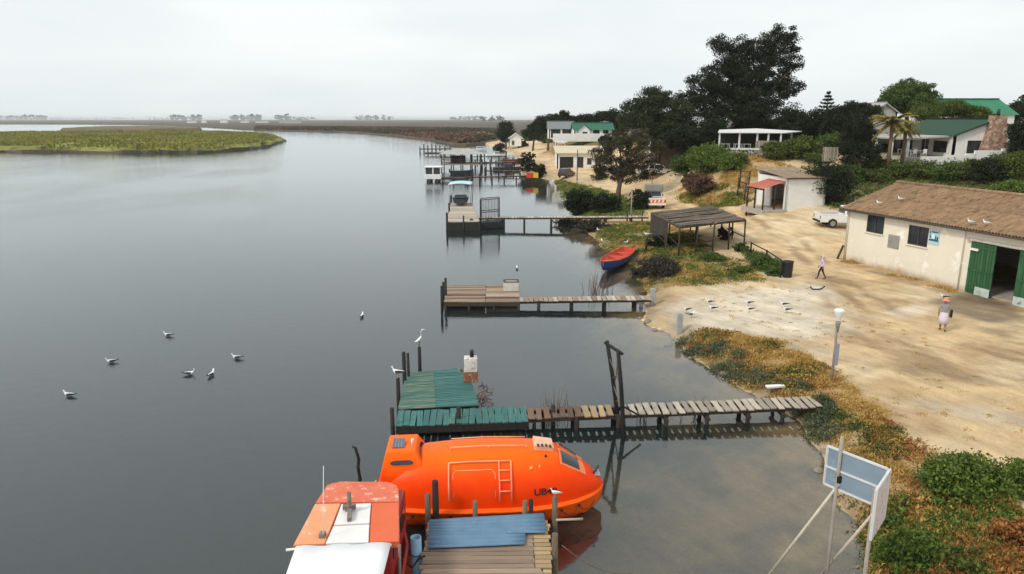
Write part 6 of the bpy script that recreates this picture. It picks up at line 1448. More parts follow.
px_tree('dark_tree', 'dark spreading tree between the conifer and the palm', (846, 145), 106, [(836, 116, 12, 9), (852, 112, 14, 9), (866, 112, 12, 8), (845, 126, 16, 10), (832, 128, 10, 8)], m_lf_dark, n_cl=260, per=60, rc=.95, leaf=.32, trunk_r=.3, seed=16)
px_tree('slender_tree', 'slender dark leafed tree left of the golden palm', (861, 165), 84, [(858, 126, 10, 10), (866, 134, 11, 12), (855, 142, 11, 12), (866, 150, 11, 10), (852, 154, 10, 9)], m_lf_gum, n_cl=260, per=55, rc=.7, leaf=.24, trunk_r=.2, seed=17)
px_tree('round_tree', 'dense round green tree behind the grey gabled house', (908, 118), 128, [(896, 97, 13, 11), (912, 92, 15, 12), (925, 97, 12, 11), (908, 104, 18, 9), (885, 101, 9, 7)], m_lf_mid, n_cl=300, per=65, rc=1.1, leaf=.4, trunk_r=.4, seed=18)
px_tree('edge_tree', 'dark green tree at the right edge beside the white house', (1016, 165), 82, [(1022, 132, 10, 8), (1030, 138, 12, 12), (1020, 146, 9, 8), (1034, 124, 10, 8)], m_lf_gum, n_cl=220, per=60, rc=.7, leaf=.26, trunk_r=.2, seed=19)
px_tree('edge_tree', 'far dark tree right of the bright green roof', (1016, 120), 130, [(1018, 112, 10, 8), (1030, 106, 12, 10), (1008, 116, 8, 6)], m_lf_dark, n_cl=140, per=60, rc=1.1, leaf=.4, trunk_r=.3, seed=20)
px_tree('hedge_tree', 'long clipped dark green hedge tree behind the dark green roof', (945, 122), 108, [(922, 113, 12, 6), (940, 109, 14, 7), (958, 109, 14, 7), (974, 113, 13, 6), (985, 117, 8, 5)], m_lf_hedge, n_cl=240, per=65, rc=.9, leaf=.3, trunk_r=.3, seed=21)
px_tree('far_tree', 'dark trees clump left of the tiny white cottage', (506, 141), 280, [(505, 127, 5, 4.5), (508, 132, 5, 5), (502, 133, 4, 4), (506, 137, 6, 4)], m_lf_dark, n_cl=120, per=50, rc=1.6, leaf=.7, trunk_r=.4, seed=22)
for k, (bx, yd, bl, lab) in enumerate(((533, 240, [(530, 131, 8, 6), (540, 126, 8, 6), (536, 134, 9, 5)], 'rounded dark tree right of the tiny white cottage'), (548, 215, [(545, 120, 8, 4), (555, 119, 8, 4), (548, 127, 9, 6)], 'dark tree behind the far cliff cottage'), (572, 212, [(566, 121, 8, 4), (578, 121, 8, 4)], 'low dark tree between the far cottage and teal roof'), (590, 208, [(587, 119, 7, 4), (597, 117, 8, 4), (604, 116, 8, 4)], 'dark tree line tree behind the teal roof'), (616, 205, [(612, 115, 8, 5), (622, 118, 9, 6), (618, 126, 10, 8)], 'dark tree at the right end of the teal roof'))):
    px_tree('hill_tree', lab, (bx, 140), yd, bl, m_lf_dark, n_cl=110, per=50, rc=1.3, leaf=.55, trunk_r=.35, seed=30+k)
px_tree('fan_palm', 'tall far palm tree sticking up behind the cliff cottage', (564, 135), 210, [(564, 114, 3.5, 3), (565, 120, 3, 2.5)], m_lf_dark, n_cl=40, per=40, rc=.9, leaf=.6, trunk_r=.25, seed=36)
# conifer with tiers of branches
def conifer(name, label, px, pyb, pyt, Yd):
    p = ony(px, pyb, Yd); zb_ = hz(p.x, p.y); h = ony(px, pyt, Yd).z-zb_; T = empty(name, (p.x, p.y, zb_), 0, label, 'tree')
    MB().tube([(0, 0, -.5), (0, 0, h*.5), (0, 0, h)], [.3, .18, .03], 8).build('trunk', m_bark, T)
    r = np.random.default_rng(5); pts = []
    for i in range(10):
        t = .30+.68*i/9; L = (1-t)*h*.50+.12; nb_ = 7
        for k in range(nb_):
            a = 2*math.pi*(k+.5*(i % 2))/nb_+r.uniform(-.2, .2); s = np.sqrt(r.random(46))*L
            pts.append(np.stack([np.cos(a)*s, np.sin(a)*s, t*h+.18*s], 1)+r.normal(size=(46, 3))*.08)
    inst('crown', leaves_mesh('crown', np.concatenate(pts), .26, m_lf_gum, .3, .5, 3), T)
conifer('conifer', 'narrow tiered conifer against the sky right of the pavilion', 824, 140, 92, 125)
# golden palm by the veranda
def palm(label, px, pyb, pyt, Yd, nf=26, L=2.6):
    p = ony(px, pyb, Yd); zb_ = hz(p.x, p.y); h = ony(px, pyt, Yd).z-zb_; T = empty('palm_tree', (p.x, p.y, zb_), 0, label, 'palm')
    b = MB(); b.tube([(0, 0, -.4), (.05, 0, h*.5), (0, 0, h)], [.26, .2, .2], 9); b.build('trunk', mat('palm_bark', (.24, .17, .11), (.14, .10, .07), rough=.95, scale=6, stretch=(.5, .5, 3), bump=.7), T)
    m_fr2 = leaf_mat('palm_leaflets', (.17, .15, .025), (.28, .21, .04), (.08, .11, .02)); rr = random.Random(3)
    for k in range(nf):
        a = 2.4*k; el = rr.uniform(-.5, 1.1); pts = []
        for i in range(7):
            s = i/6*L; pts.append(Vector((math.cos(a)*s*math.cos(el*.6), math.sin(a)*s*math.cos(el*.6), h+s*math.sin(el)*.8-.32*s*s/L*1.3)))
        f = MB(); f.tube(pts, [.03]*6+[.008], 4)
        for i in range(1, 7):
            for j in range(3):
                q = pts[i-1].lerp(pts[i], j/3); d = (pts[i]-pts[i-1]).normalized(); sd_ = d.cross(Vector((0, 0, 1))).normalized()
                for s in (-1, 1):
                    tip = q+(sd_*s*.55+d*.35-Vector((0, 0, .22)))*(1.1-.08*i)*.95; f.add([q-d*.10, q+d*.10, tip], [(0, 1, 2)])
        f.build('frond', m_fr2, T)
palm('golden green palm beside the veranda of the green roofed house', 888, 162, 121, 84, 34, 2.9)
palm('smaller drooping palm just right of the golden palm by the veranda', 902, 160, 127, 86, 18, 1.8)

# ---- bushes: each one a thing with its own foliage and stems
def bush(label, px, pyb, wpx, hpx, m_leaf, seed, name='bush', leaf=None, dens=1.0, depth=.8, group=None, sink=.15, p=None):
    p = gnd(px, pyb) if p is None else p
    s = 1/ppm(p); w_, h_ = wpx*s, hpx*s; r = random.Random(seed); bl = []
    p = p+Vector((0, w_*.25*depth, 0)); p.z = hz(p.x, p.y)-sink
    for k in range(7):
        a = r.uniform(0, 6.28); q = r.uniform(.15, .62)
        bl.append((math.cos(a)*w_*.5*q, math.sin(a)*w_*.5*depth*q, h_*r.uniform(.30, .62), w_*r.uniform(.18, .30), w_*depth*r.uniform(.18, .30), h_*r.uniform(.26, .40)))
    bl.append((0, 0, h_*.42, w_*.40, w_*.40*depth, h_*.5))
    lf = leaf or max(.11, 2.0*s); area = (w_*h_*3.2)/(lf*lf*.55); n = int(min(40000, max(1500, area*3.8*dens)))
    per = 30; pts, _ = clumps(bl, max(20, n//per), per, max(.16, w_*.13), seed, .85)
    pts = pts[pts[:, 2] > -.05]
    B = empty(name, p, 0, label, 'bush', group)
    inst('foliage', leaves_mesh('foliage', pts, lf, m_leaf, .5, .6, seed), B)
    b = MB()
    for q in bl: b.tube([(q[0]*.2, q[1]*.2, -.1), (q[0]*.6, q[1]*.6, q[2]*.5), (q[0], q[1], q[2]+q[5]*.3)], [w_*.02+.02, .03, .01], 5)
    b.build('stems', m_bark, B)
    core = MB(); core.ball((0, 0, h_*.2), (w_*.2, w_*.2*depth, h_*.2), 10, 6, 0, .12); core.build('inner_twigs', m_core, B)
    return B
BU = [
 ('bright green dune bush, largest one below the pavilion', 712, 174, 50, 31, m_lf_green),
 ('round bright green bush at the foot of the sandy path', 736, 172, 34, 21, m_lf_green),
 ('bright green bush at the left end of the dune thicket', 688, 172, 36, 22, m_lf_mid),
 ('small green bush between the gum tree and the pavilion front', 752, 152, 24, 9, m_lf_mid),
 ('dark green bush just right of the sandy path to the pavilion', 778, 161, 34, 19, m_lf_hedge),
 ('wide dark green bush behind the white hut roof', 802, 160, 46, 22, m_lf_hedge),
 ('olive green bush in front of the pale slatted gate', 822, 164, 34, 12, m_lf_hedge),
 ('green bush behind the pale slatted gate', 836, 150, 42, 18, m_lf_mid),
 ('dry reddish brown bush on the dune slope', 700, 196, 34, 22, m_lf_red),
 ('small dry brown bush left of the reddish dune bush', 690, 182, 18, 10, m_lf_red),
 ('large dark bush against the right wall of the white hut', 830, 205, 62, 44, m_lf_dark),
 ('dark bush on the slope above the left end of the cream shed', 850, 186, 36, 22, m_lf_mid),
 ('yellow green bush beneath the slender dark tree', 862, 172, 40, 12, m_lf_hedge),
 ('yellow flowering low bush below the golden palm', 882, 171, 40, 13, m_lf_hedge),
 ('green hedge bush at the left end of the shed ridge', 880, 183, 40, 15, m_lf_hedge),
 ('green hedge bush above the shed ridge, second from the left', 905, 178, 42, 16, m_lf_mid),
 ('green hedge bush below the left step of the garden wall', 930, 178, 44, 17, m_lf_hedge),
 ('dark hedge bush below the middle of the garden wall', 958, 182, 46, 22, m_lf_mid),
 ('dark hedge bush below the tapered stone chimney', 985, 184, 46, 24, m_lf_dark),
 ('big dark bush at the right edge under the garden wall', 1016, 182, 48, 30, m_lf_hedge),
 ('bright green bush at the right edge above the shed roof', 1018, 196, 44, 14, m_lf_green),
 ('dark bush at the right edge beside the low house wing', 1030, 168, 40, 22, m_lf_gum),
 ('big rounded dark shore bush beside the far walkway', 582, 215, 32, 30, m_lf_dark),
 ('dark shore bush right of the big rounded one by the walkway', 606, 214, 34, 22, m_lf_dark),
 ('dark bush behind the pale grey pole', 640, 210, 26, 22, m_lf_dark),
 ('low dark brown bush under the walkway at the water edge', 572, 226, 30, 12, m_lf_grey),
 ('low brown bush at the water edge right of the walkway posts', 592, 232, 34, 14, m_lf_grey),
 ('rounded dark bush behind the red and yellow notice', 528, 172, 18, 20, m_lf_dark),
 ('second rounded dark bush right of the notice board', 540, 178, 16, 16, m_lf_dark),
 ('small bush on the sand in front of the shore cottage', 600, 180, 14, 15, m_lf_mid),
 ('dark greyish low bush right of the rowing boat', 662, 277, 44, 20, m_lf_grey),
 ('low grey bush touching the stern of the rowing boat', 640, 279, 26, 14, m_lf_grey),
 ('small dark bush at the foot of the shelter right corner post', 741, 252, 16, 12, m_lf_mid),
 ('dark green shrub inside the shelter', 726, 240, 16, 16, m_lf_dark),
 ('low green bush under the rail fence', 762, 268, 26, 14, m_lf_mid),
 ('low green bush beside the black bin', 776, 276, 18, 10, m_lf_mid),
 ('dark low shrub at the left foot of the shelter', 660, 248, 30, 14, m_lf_dark),
 ('low green mound in front of the shelter', 712, 262, 34, 10, m_lf_mid),
 ('low dark green bush at the right end of the shelter grass', 742, 274, 30, 9, m_lf_mid),
 ('hillside bush below the far white balcony wall, left end', 548, 143, 22, 8, m_lf_mid),
 ('hillside bush left of the cliff cottage', 538, 140, 16, 8, m_lf_hedge),
 ('leafy bush right of the tiny white cottage', 530, 141, 20, 12, m_lf_mid),
 ('green bush on the slope above the tiny white cottage', 541, 136, 22, 10, m_lf_hedge),
 ('rounded bush at the foot of the far cliff cottage wall', 552, 138, 18, 9, m_lf_mid),
 ('dry low bush on the far brown slope', 522, 147, 12, 6, m_lf_grey),
 ('dark low bush on the far sandy shore', 500, 149, 14, 6, m_lf_grey),
 ('dark bush under the teal roofed house right corner', 606, 146, 16, 10, m_lf_dark),
 ('dark bush below the brown barn', 676, 160, 34, 16, m_lf_dark),
 ('dark bush between barn and dune thicket', 664, 152, 26, 12, m_lf_dark),
 ('big lush green bush on the near bank at the right edge', 978, 508, 104, 54, m_lf_green),
 ('second lush green bush at the right edge behind the big one', 1024, 498, 60, 44, m_lf_green),
 ('green bush at the bottom edge right of the sign poles', 925, 568, 80, 34, m_lf_green),
 ('small dark green bush right behind the angled sign panel', 896, 532, 34, 24, m_lf_mid),
 ('green bush in the bottom right corner', 985, 578, 60, 26, m_lf_hedge),
 ('rusty dry bush at the right edge near the bottom corner', 1018, 548, 46, 40, m_lf_oran),
]
for k, (lab, px, pyb, w_, h_, m_) in enumerate(BU): bush(lab, px, pyb, w_, h_, m_, 100+k)

# ---- ground cover nobody could count
def cover(name, label, poly, n, m_leaf, size, hgt, seed, soft=.6, noise=.5, cat='ground cover', mask=None, upb=1.2, aspect=.35):
    r = np.random.default_rng(seed); lo, hi_ = poly.min(0), poly.max(0); out = []
    while sum(map(len, out)) < n:
        q = r.uniform(lo, hi_, (n*2, 2)); s = sdf(q[:, 0], q[:, 1], poly)+(fbm(q[:, 0]*.9+seed, q[:, 1]*.9)-.47)*noise*4
        keep = (s > -soft*r.random(len(q))) & (shore_d(q[:, 0], q[:, 1]) > -.1)
        if mask is not None: keep &= (fbm(q[:, 0]*mask[0]+seed*3, q[:, 1]*mask[0], 3) > mask[1]+r.normal(size=len(q))*.05)
        out.append(q[keep])
    q = np.concatenate(out)[:n//22]; k = len(q); sp = size*r.uniform(.7, 1.9, k); hh = hgt*r.uniform(.3, 1.5, k)     # tufts
    off = r.normal(size=(k, 22, 2))*sp[:, None, None]; dz = hh[:, None]*np.exp(-(off**2).sum(2)/(2*sp[:, None]**2))*r.uniform(.3, 1.1, (k, 22))
    q = (q[:, None, :]+off).reshape(-1, 2); zc = height(q[:, 0], q[:, 1])+dz.ravel()
    o = inst(name, leaves_mesh(name, np.stack([q[:, 0], q[:, 1], zc], 1), size, m_leaf, upb, aspect, seed)); o['kind'] = 'stuff'; tag(o, label, cat); return o
cover('golden_ground_cover', 'golden orange low plants covering the near bank', Z_GOLD, 50000, m_lf_gold, .15, .16, 1, mask=(1.3, .40), noise=.8, aspect=.2)
cover('rusty_ground_cover', 'rusty red brown low plants scattered through the near bank', Z_GOLD, 10000, m_lf_oran, .12, .18, 2, mask=(1.1, .47), noise=.6)
cover('bank_grass', 'patches of green grass among the golden bank plants', Z_GOLD, 12000, m_lf_hedge, .13, .18, 9, mask=(.8, .50), noise=.6)
cover('succulent_ground_cover', 'grey green succulent plants along the near water edge', Z_DARK, 26000, m_lf_succ, .12, .26, 3, soft=.4, noise=.7, mask=(1.1, .42))
cover('shelter_grass', 'yellow green grass around the shelter and the rowing boat', Z_SIDE, 30000, m_lf_grass, .15, .2, 4, mask=(.7, .40))
cover('shelter_dry_grass', 'orange dry grass patches around the shelter', Z_SIDE, 24000, m_lf_gold, .15, .16, 5, mask=(.9, .44))
cover('shelter_dark_grass', 'dark green tufts among the grass around the shelter', Z_SIDE, 14000, m_lf_mid, .15, .26, 15, mask=(.6, .52))
cover('fence_grass', 'dark green grass strip beneath the rail fence', Z_FENCE, 6000, m_lf_mid, .18, .25, 6, soft=.2, noise=.1)
cover('shore_grass', 'bright green shore grass left of the olive tree', Z_GREEN, 16000, m_lf_grass, .28, .3, 7)
cover('hillside_scrub', 'low green and yellow scrub on the slope behind the shed', Z_SLOPE, 26000, m_lf_hedge, .26, .4, 8)
Z_WALL = np.array([(s0-sn*.6)[:2], (s0-sn*.05)[:2], (s0+sa*11-sn*.05)[:2], (s0+sa*11-sn*.5)[:2]], float)
cover('wall_weeds', 'thin weeds along the foot of the cream shed wall', Z_WALL, 2600, m_lf_gold, .12, .12, 18, soft=.3, noise=.3, mask=(.9, .48))
Z_YARD = zone([(690, 296), (740, 284), (800, 285), (850, 300), (950, 350), (1024, 400), (1024, 440), (940, 440), (880, 400), (835, 360), (760, 335)])
cover('yard_weeds', 'scattered dry weeds and litter on the sandy yard', Z_YARD, 2400, m_lf_gold, .09, .06, 19, soft=.3, noise=.3)
Z_BR = zone([(880, 515), (935, 495), (1000, 505), (1030, 520), (1035, 585), (880, 585), (868, 545)])
cover('bank_scrub', 'mixed rusty scrub in the bottom right corner of the bank', Z_BR, 15000, m_lf_oran, .13, .24, 10, mask=(.9, .44))
cover('bank_corner_dry_grass', 'golden dry grass in the bottom right corner of the bank', Z_BR, 16000, m_lf_gold, .14, .22, 17, mask=(.9, .42))
cover('bank_corner_grass', 'green grass tufts in the bottom right corner of the bank', Z_BR, 11000, m_lf_green, .16, .3, 11, mask=(.8, .48))
Z_DG = zone([(672, 200), (690, 192), (740, 190), (745, 204), (705, 207)])
cover('dune_grass', 'yellowish grass at the foot of the sandy dune', Z_DG, 12000, m_lf_grass, .22, .2, 12, mask=(.6, .42))
cover('dune_dry_grass', 'golden brown dry grass on the dune slope', Z_DUNE, 26000, m_lf_gold, .2, .2, 16, mask=(.7, .47))
Z_UPV = np.array([(26, 99), (44, 96), (60, 100), (75, 118), (60, 135), (30, 125), (25, 112)], float)
cover('hilltop_scrub', 'dark scrub under the trees on the hill top', Z_UPV, 22000, m_lf_dark, .5, 1.0, 13)
Z_CL = np.array([(20, 174), (32, 172), (45, 178), (40, 200), (14, 203), (15, 190)], float)
cover('cliff_scrub', 'scrub on the slope around the far cliff houses', Z_CL, 9000, m_lf_hedge, .6, .5, 14)
# long grass of the lagoon island
r = np.random.default_rng(2)
ip = np.array([onz(px, py, 0)[:2] for px, py in isle_px]); lo, hi_ = ip.min(0), ip.max(0)
q = r.uniform(lo, hi_, (140000, 2)); s_ = sdf(q[:, 0], q[:, 1], ip); q = q[s_ > .2+r.random(len(q))*2]; q = q[fbm(q[:, 0]*.03, q[:, 1]*.03) > .36][:42000]
sq = sdf(q[:, 0], q[:, 1], ip); zz = .75+1.05*sstep(0, 4, sq)+r.random(len(q))*.9*(fbm(q[:, 0]*.05, q[:, 1]*.05)+.4)
o = inst('island_reeds', leaves_mesh('island_reeds', np.stack([q[:, 0], q[:, 1], zz], 1), 1.5, mat('reed_blades', (.18, .19, .03), (.30, .27, .06), rough=.7, scale=.035, island=.25, trans=.15, c3=(.13, .125, .03), spot=.58, wscale=.03, stretch=(.6, 1, 1)), 1.4, .5, 4)); o['kind'] = 'stuff'; tag(o, 'olive green reeds growing on the lagoon island', 'reeds')
Z_MA = np.array([onz(px, py, 0)[:2] for px, py in ((500, 140), (484, 143.8), (470, 145.6), (455, 145.2), (440, 142.3), (425, 139.5), (410, 138), (395, 136), (370, 134), (340, 132.4), (300, 131.2), (255, 130.4), (255, 127), (340, 127.5), (420, 128.5), (500, 130))], float)
for k, (m_, n_, msk, lab_) in enumerate(((leaf_mat('marsh_dark', (.045, .04, .02), (.075, .06, .03)), 16000, .40, 'dark olive scrub on the far brown marsh'), (leaf_mat('marsh_red', (.13, .065, .04), (.19, .10, .06)), 12000, .46, 'reddish brown scrub on the far marsh'))):
    rq = np.random.default_rng(60+k); q = rq.uniform(Z_MA.min(0), Z_MA.max(0), (400000, 2)); q = q[sdf(q[:, 0], q[:, 1], Z_MA) > 0]; q = q[fbm(q[:, 0]*.02+k*7, q[:, 1]*.008, 4) > msk][:n_]
    o = inst('marsh_scrub', leaves_mesh('marsh_scrub', np.stack([q[:, 0], q[:, 1], 1.0+rq.random(len(q))*.9], 1), 2.2, m_, .8, .6, 60+k)); o['kind'] = 'stuff'; tag(o, lab_, 'scrub')
# bare winter stems standing in the shallows
b = MB(); rr = random.Random(4)
for k in range(46):
    px, py = rr.choice(((590, 290), (598, 288), (606, 291), (595, 293))); p = onz(px+rr.uniform(-7, 7), py+rr.uniform(-3, 3), 0); q = p+Vector((rr.uniform(-.5, .5), rr.uniform(-.3, .3), rr.uniform(.5, 1.4)))
    b.tube([p-Vector((0, 0, .5)), p.lerp(q, .6)+Vector((rr.uniform(-.1, .1), 0, 0)), q], [.015, .012, .005], 4)
tag(b.build('dead_reeds', MATS['dry_twig']), 'bare dead reed stems in the shallows behind the brown jetty', 'reeds')['kind'] = 'stuff'
b = MB()
for k in range(40):
    px = rr.choice((548, 556, 566, 640, 646, 690, 700)); p = onz(px+rr.uniform(-6, 6), 416+rr.uniform(-4, 3), .1); q = p+Vector((rr.uniform(-.4, .4), rr.uniform(-.2, .2), rr.uniform(.5, 1.35) if px < 600 else rr.uniform(.2, .9)))
    b.tube([p-Vector((0, 0, .6)), p.lerp(q, .6)+Vector((rr.uniform(-.1, .1), 0, 0)), q], [.014, .011, .004], 4)
tag(b.build('dead_branches', MATS['dry_twig']), 'bare dead branches poking up along the teal jetty walkway', 'branches')['kind'] = 'stuff'
# shore stones
m_rock = mat('shore_stone', (.16, .13, .10), (.27, .22, .17), rough=.9, scale=3, bump=.6, rand=.25)
rock = []
for k in range(4):
    random.seed(50+k); rock.append(MB().ball((0, 0, 0), (.5, .4, .3), 8, 5, 0, .18).mesh('stone', m_rock))
ROCKS = [(724, 374, .5, 'brown stone at the water edge below the succulents'), (818, 470, .45, 'wet dark stone on the mud left of the sign'), (735, 370, .4, 'flat stone half under the succulents near the white board'), (648, 322, .6, 'dark stone beside the jetty head'), (655, 330, .45, 'grey stone left of the water edge bollard'), (668, 345, .4, 'stone below the water edge bollard'), (760, 386, .45, 'mossy stone beside the white board'), (800, 410, .6, 'dark boulder under the shore end of the walkway'), (790, 404, .45, 'dark stone under the walkway planks near the shore'), (826, 452, .4, 'stone at the mud edge above the sign'), (640, 318, .35, 'small stone in the shallows by the jetty head'), (690, 358, .3, 'small stone at the edge of the succulents')]
for k, (px, py, s, lab) in enumerate(ROCKS):
    p = gnd(px, py); o = inst('stone', rock[k % 4], None, (p.x, p.y, p.z+.02), (0, 0, k*1.3), (s, s, s*.8)); tag(o, lab, 'stone', 'stones along the shore')

# ------------------------------------------------------------------ gulls
m_gw = mat('gull_white', (.80, .80, .79), (.74, .74, .73), rough=.8)
m_gk = mat('gull_dark', (.035, .035, .04), (.06, .06, .065), rough=.8)
m_gy = mat('gull_beak', (.55, .35, .05), (.5, .3, .05), rough=.6)
def gull_mesh(name, standing, mantle):
    b = MB(); z0_ = .17 if standing else -.02
    rows = []
    for t, r_, dz in ((-.30, .012, .06), (-.22, .045, .045), (-.12, .085, .02), (0, .105, 0), (.10, .095, .015), (.17, .065, .07), (.20, .052, .13), (.215, .05, .17), (.235, .045, .21), (.27, .018, .205), (.275, .003, .20)):
        rows.append([(t, r_*math.cos(a*math.pi/5), z0_+.10+dz+r_*.95*math.sin(a*math.pi/5)) for a in range(10)])
    b.grid(rows, 0, True, True)
    b.tube([(.265, 0, z0_+.305), (.33, 0, z0_+.295)], [.014, .004], 5, 2)
    for s in (-1, 1):
        b.grid([[(.10, s*.075, z0_+.17), (.06, s*.115, z0_+.11), (.05, s*.10, z0_+.05)], [(-.10, s*.07, z0_+.20), (-.12, s*.112, z0_+.12), (-.10, s*.09, z0_+.07)], [(-.30, s*.03, z0_+.175), (-.32, s*.05, z0_+.14), (-.30, s*.04, z0_+.12)], [(-.43, s*.012, z0_+.17), (-.44, s*.015, z0_+.16), (-.43, s*.012, z0_+.15)]], 1)
        if standing:
            b.tube([(0, s*.04, 0), (.01, s*.04, .13), (0, s*.04, z0_+.05)], .009, 5, 2); b.add([(-.02, s*.04, .004), (.07, s*.01, .004), (.07, s*.07, .004)], [(0, 1, 2)], 2)
    return b.mesh(name, [m_gw, mantle, m_gy])
g_stand, g_float, g_white = gull_mesh('gull', True, m_gk), gull_mesh('gull', False, m_gk), gull_mesh('gull', True, mat('gull_grey', (.45, .46, .48), (.4, .41, .43), rough=.8))
def gull(me, p, rz_, label, group, s=1.25): o = inst('gull', me, None, p, (0, 0, rz_), (s, s, s)); return tag(o, label, 'gull', group)
for px, py, a, lab in ((69, 396, 3.1, 'floating gull furthest left on the lagoon'), (111, 362.5, 3.6, 'floating gull second from the left, alone on the lagoon'), (168, 336, 3.2, 'floating gull highest up on the left of the lagoon'), (190, 374.5, .2, 'floating gull left of a close pair on the lagoon'), (211.5, 375.5, 1.4, 'floating gull right of a close pair on the lagoon'), (236.5, 358.5, 3.2, 'floating gull furthest right of the flock on open water'), (362, 317, 1.5, 'lone floating gull out from the brown plank jetty'), (517, 269, 1.6, 'tiny dark bird floating behind the white crate')):
    gull(g_float, onz(px, py, 0), a, lab, 'gulls on the water', .85)
for px, py, a, lab in ((686, 313, 3.3, 'standing gull furthest left on the pale slab'), (709, 305, 2.8, 'standing gull behind the second one on the slab'), (712, 311.5, 2.9, 'standing gull second from left in the front row on the slab'), (748, 306, 3.0, 'standing gull at the back of the middle pair on the slab'), (749, 312.5, 3.1, 'standing gull at the front of the middle pair on the slab'), (783, 307.5, 2.9, 'standing gull at the back of the right pair on the slab'), (786, 313, 2.8, 'standing gull at the front of the right pair on the slab'), (691, 318, .3, 'small gull on the slab edge near the bollard'), (598, 232, 2, 'white gull highest on the shore grass above the rowing boat'), (602, 243, 1.8, 'white gull on the shore grass left of the rowing boat bow'), (626, 245, .5, 'white gull standing just behind the rowing boat'), (943.5, 300, 2.5, 'dark winged gull standing behind the person in the pink hat')):
    gull(g_white if 590 < px < 630 else g_stand, gnd(px, py), a, lab, 'gulls on the shore', .85)
def on_roof(px, py):
    d = ray(px, py); nrm = (E1-E0).cross(R0-E0).normalized(); t = (E0-Vector((0, 0, CAM_H))).dot(nrm)/d.dot(nrm); return Vector((0, 0, CAM_H))+d*t+Vector((0, 0, .05))
for px, py, lab in ((878.5, 206.5, 'white gull on the shed roof eave, leftmost'), (900, 202.5, 'white gull on the shed roof, second from left'), (970, 226, 'white gull on the shed roof above the green door'), (985.5, 227, 'white gull on the shed roof, rightmost')): gull(g_white, on_roof(px, py), 2.0, lab, 'gulls on the shed roof', .8)
def post_top(px, yb, yt): p = onz(px, yb, 0); return Vector((p.x, p.y, CAM_H+ray(px, yt).z*p.y/ray(px, yt).y))
gull(g_stand, post_top(399, 410, 378), 2.9, 'gull on the left corner post of the teal platform', 'gulls on posts', .95)
hp = post_top(420, 372, 347)
EG = MB(); EG.grid([[(t, r_*math.cos(a*math.pi/4), z_+r_*math.sin(a*math.pi/4)) for a in range(8)] for t, r_, z_ in ((-.22, .01, .26), (-.1, .06, .30), (.02, .085, .38), (.10, .06, .48), (.10, .03, .58), (.09, .022, .70), (.12, .025, .78), (.17, .032, .82), (.22, .02, .82), (.34, .003, .80))], 0, True, True)
for s in (-1, 1): EG.tube([(0, s*.03, 0), (.01, s*.03, .17), (0, s*.03, .34)], .012, 5, 1)
tag(EG.build('heron', [m_gw, m_gk], None, hp, (0, 0, .4)), 'tall white wading bird on the back post of the teal platform', 'heron')
p = gnd(646, 252); gull(g_white, Vector((p.x, p.y, p.z+1.25)), 3.0, 'white gull on the short dark post near the shelter', 'gulls on posts', 1.0)
lp = onz(555, 520, zk); lp.y += .12; gull(g_white, Vector((lp.x, lp.y, CAM_H+ray(555, 497).z*lp.y/ray(555, 497).y)), 2.9, 'white gull on the mooring post in front of the lifeboat lettering', 'gulls on posts', .5)

# ------------------------------------------------------------------ people
m_skin = mat('skin', (.36, .20, .13), (.32, .17, .11), rough=.6)
def person(label, p, rz_, ht, joints, edges, rad, paint, mats_):
    """one skinned body; joints in metres, paint(co) gives the material slot"""
    me = bpy.data.meshes.new('person'); names = list(joints); me.from_pydata([joints[k] for k in names], [], [(names.index(a), names.index(b_)) for a, b_ in edges])
    o = bpy.data.objects.new('person', me); C.objects.link(o)
    sk = o.modifiers.new('skin', 'SKIN'); sk.use_smooth_shade = True
    for i, k in enumerate(names):
        v = me.skin_vertices[0].data[i]; r_ = rad[k]; v.radius = r_ if isinstance(r_, tuple) else (r_, r_); v.use_root = (k == 'pelvis')
    o.modifiers.new('sub', 'SUBSURF').levels = 2; o.modifiers['sub'].render_levels = 2
    dg = bpy.context.evaluated_depsgraph_get(); ev = o.evaluated_get(dg); nm = bpy.data.meshes.new_from_object(ev)
    o.modifiers.clear(); o.data = nm; nm.materials.clear()
    for m in mats_: nm.materials.append(m)
    for f in nm.polygons: f.material_index = paint(f.center); f.use_smooth = True
    o.location = p; o.rotation_euler = (0, 0, rz_); o.scale = (ht/1.72,)*3; tag(o, label, 'person'); return o
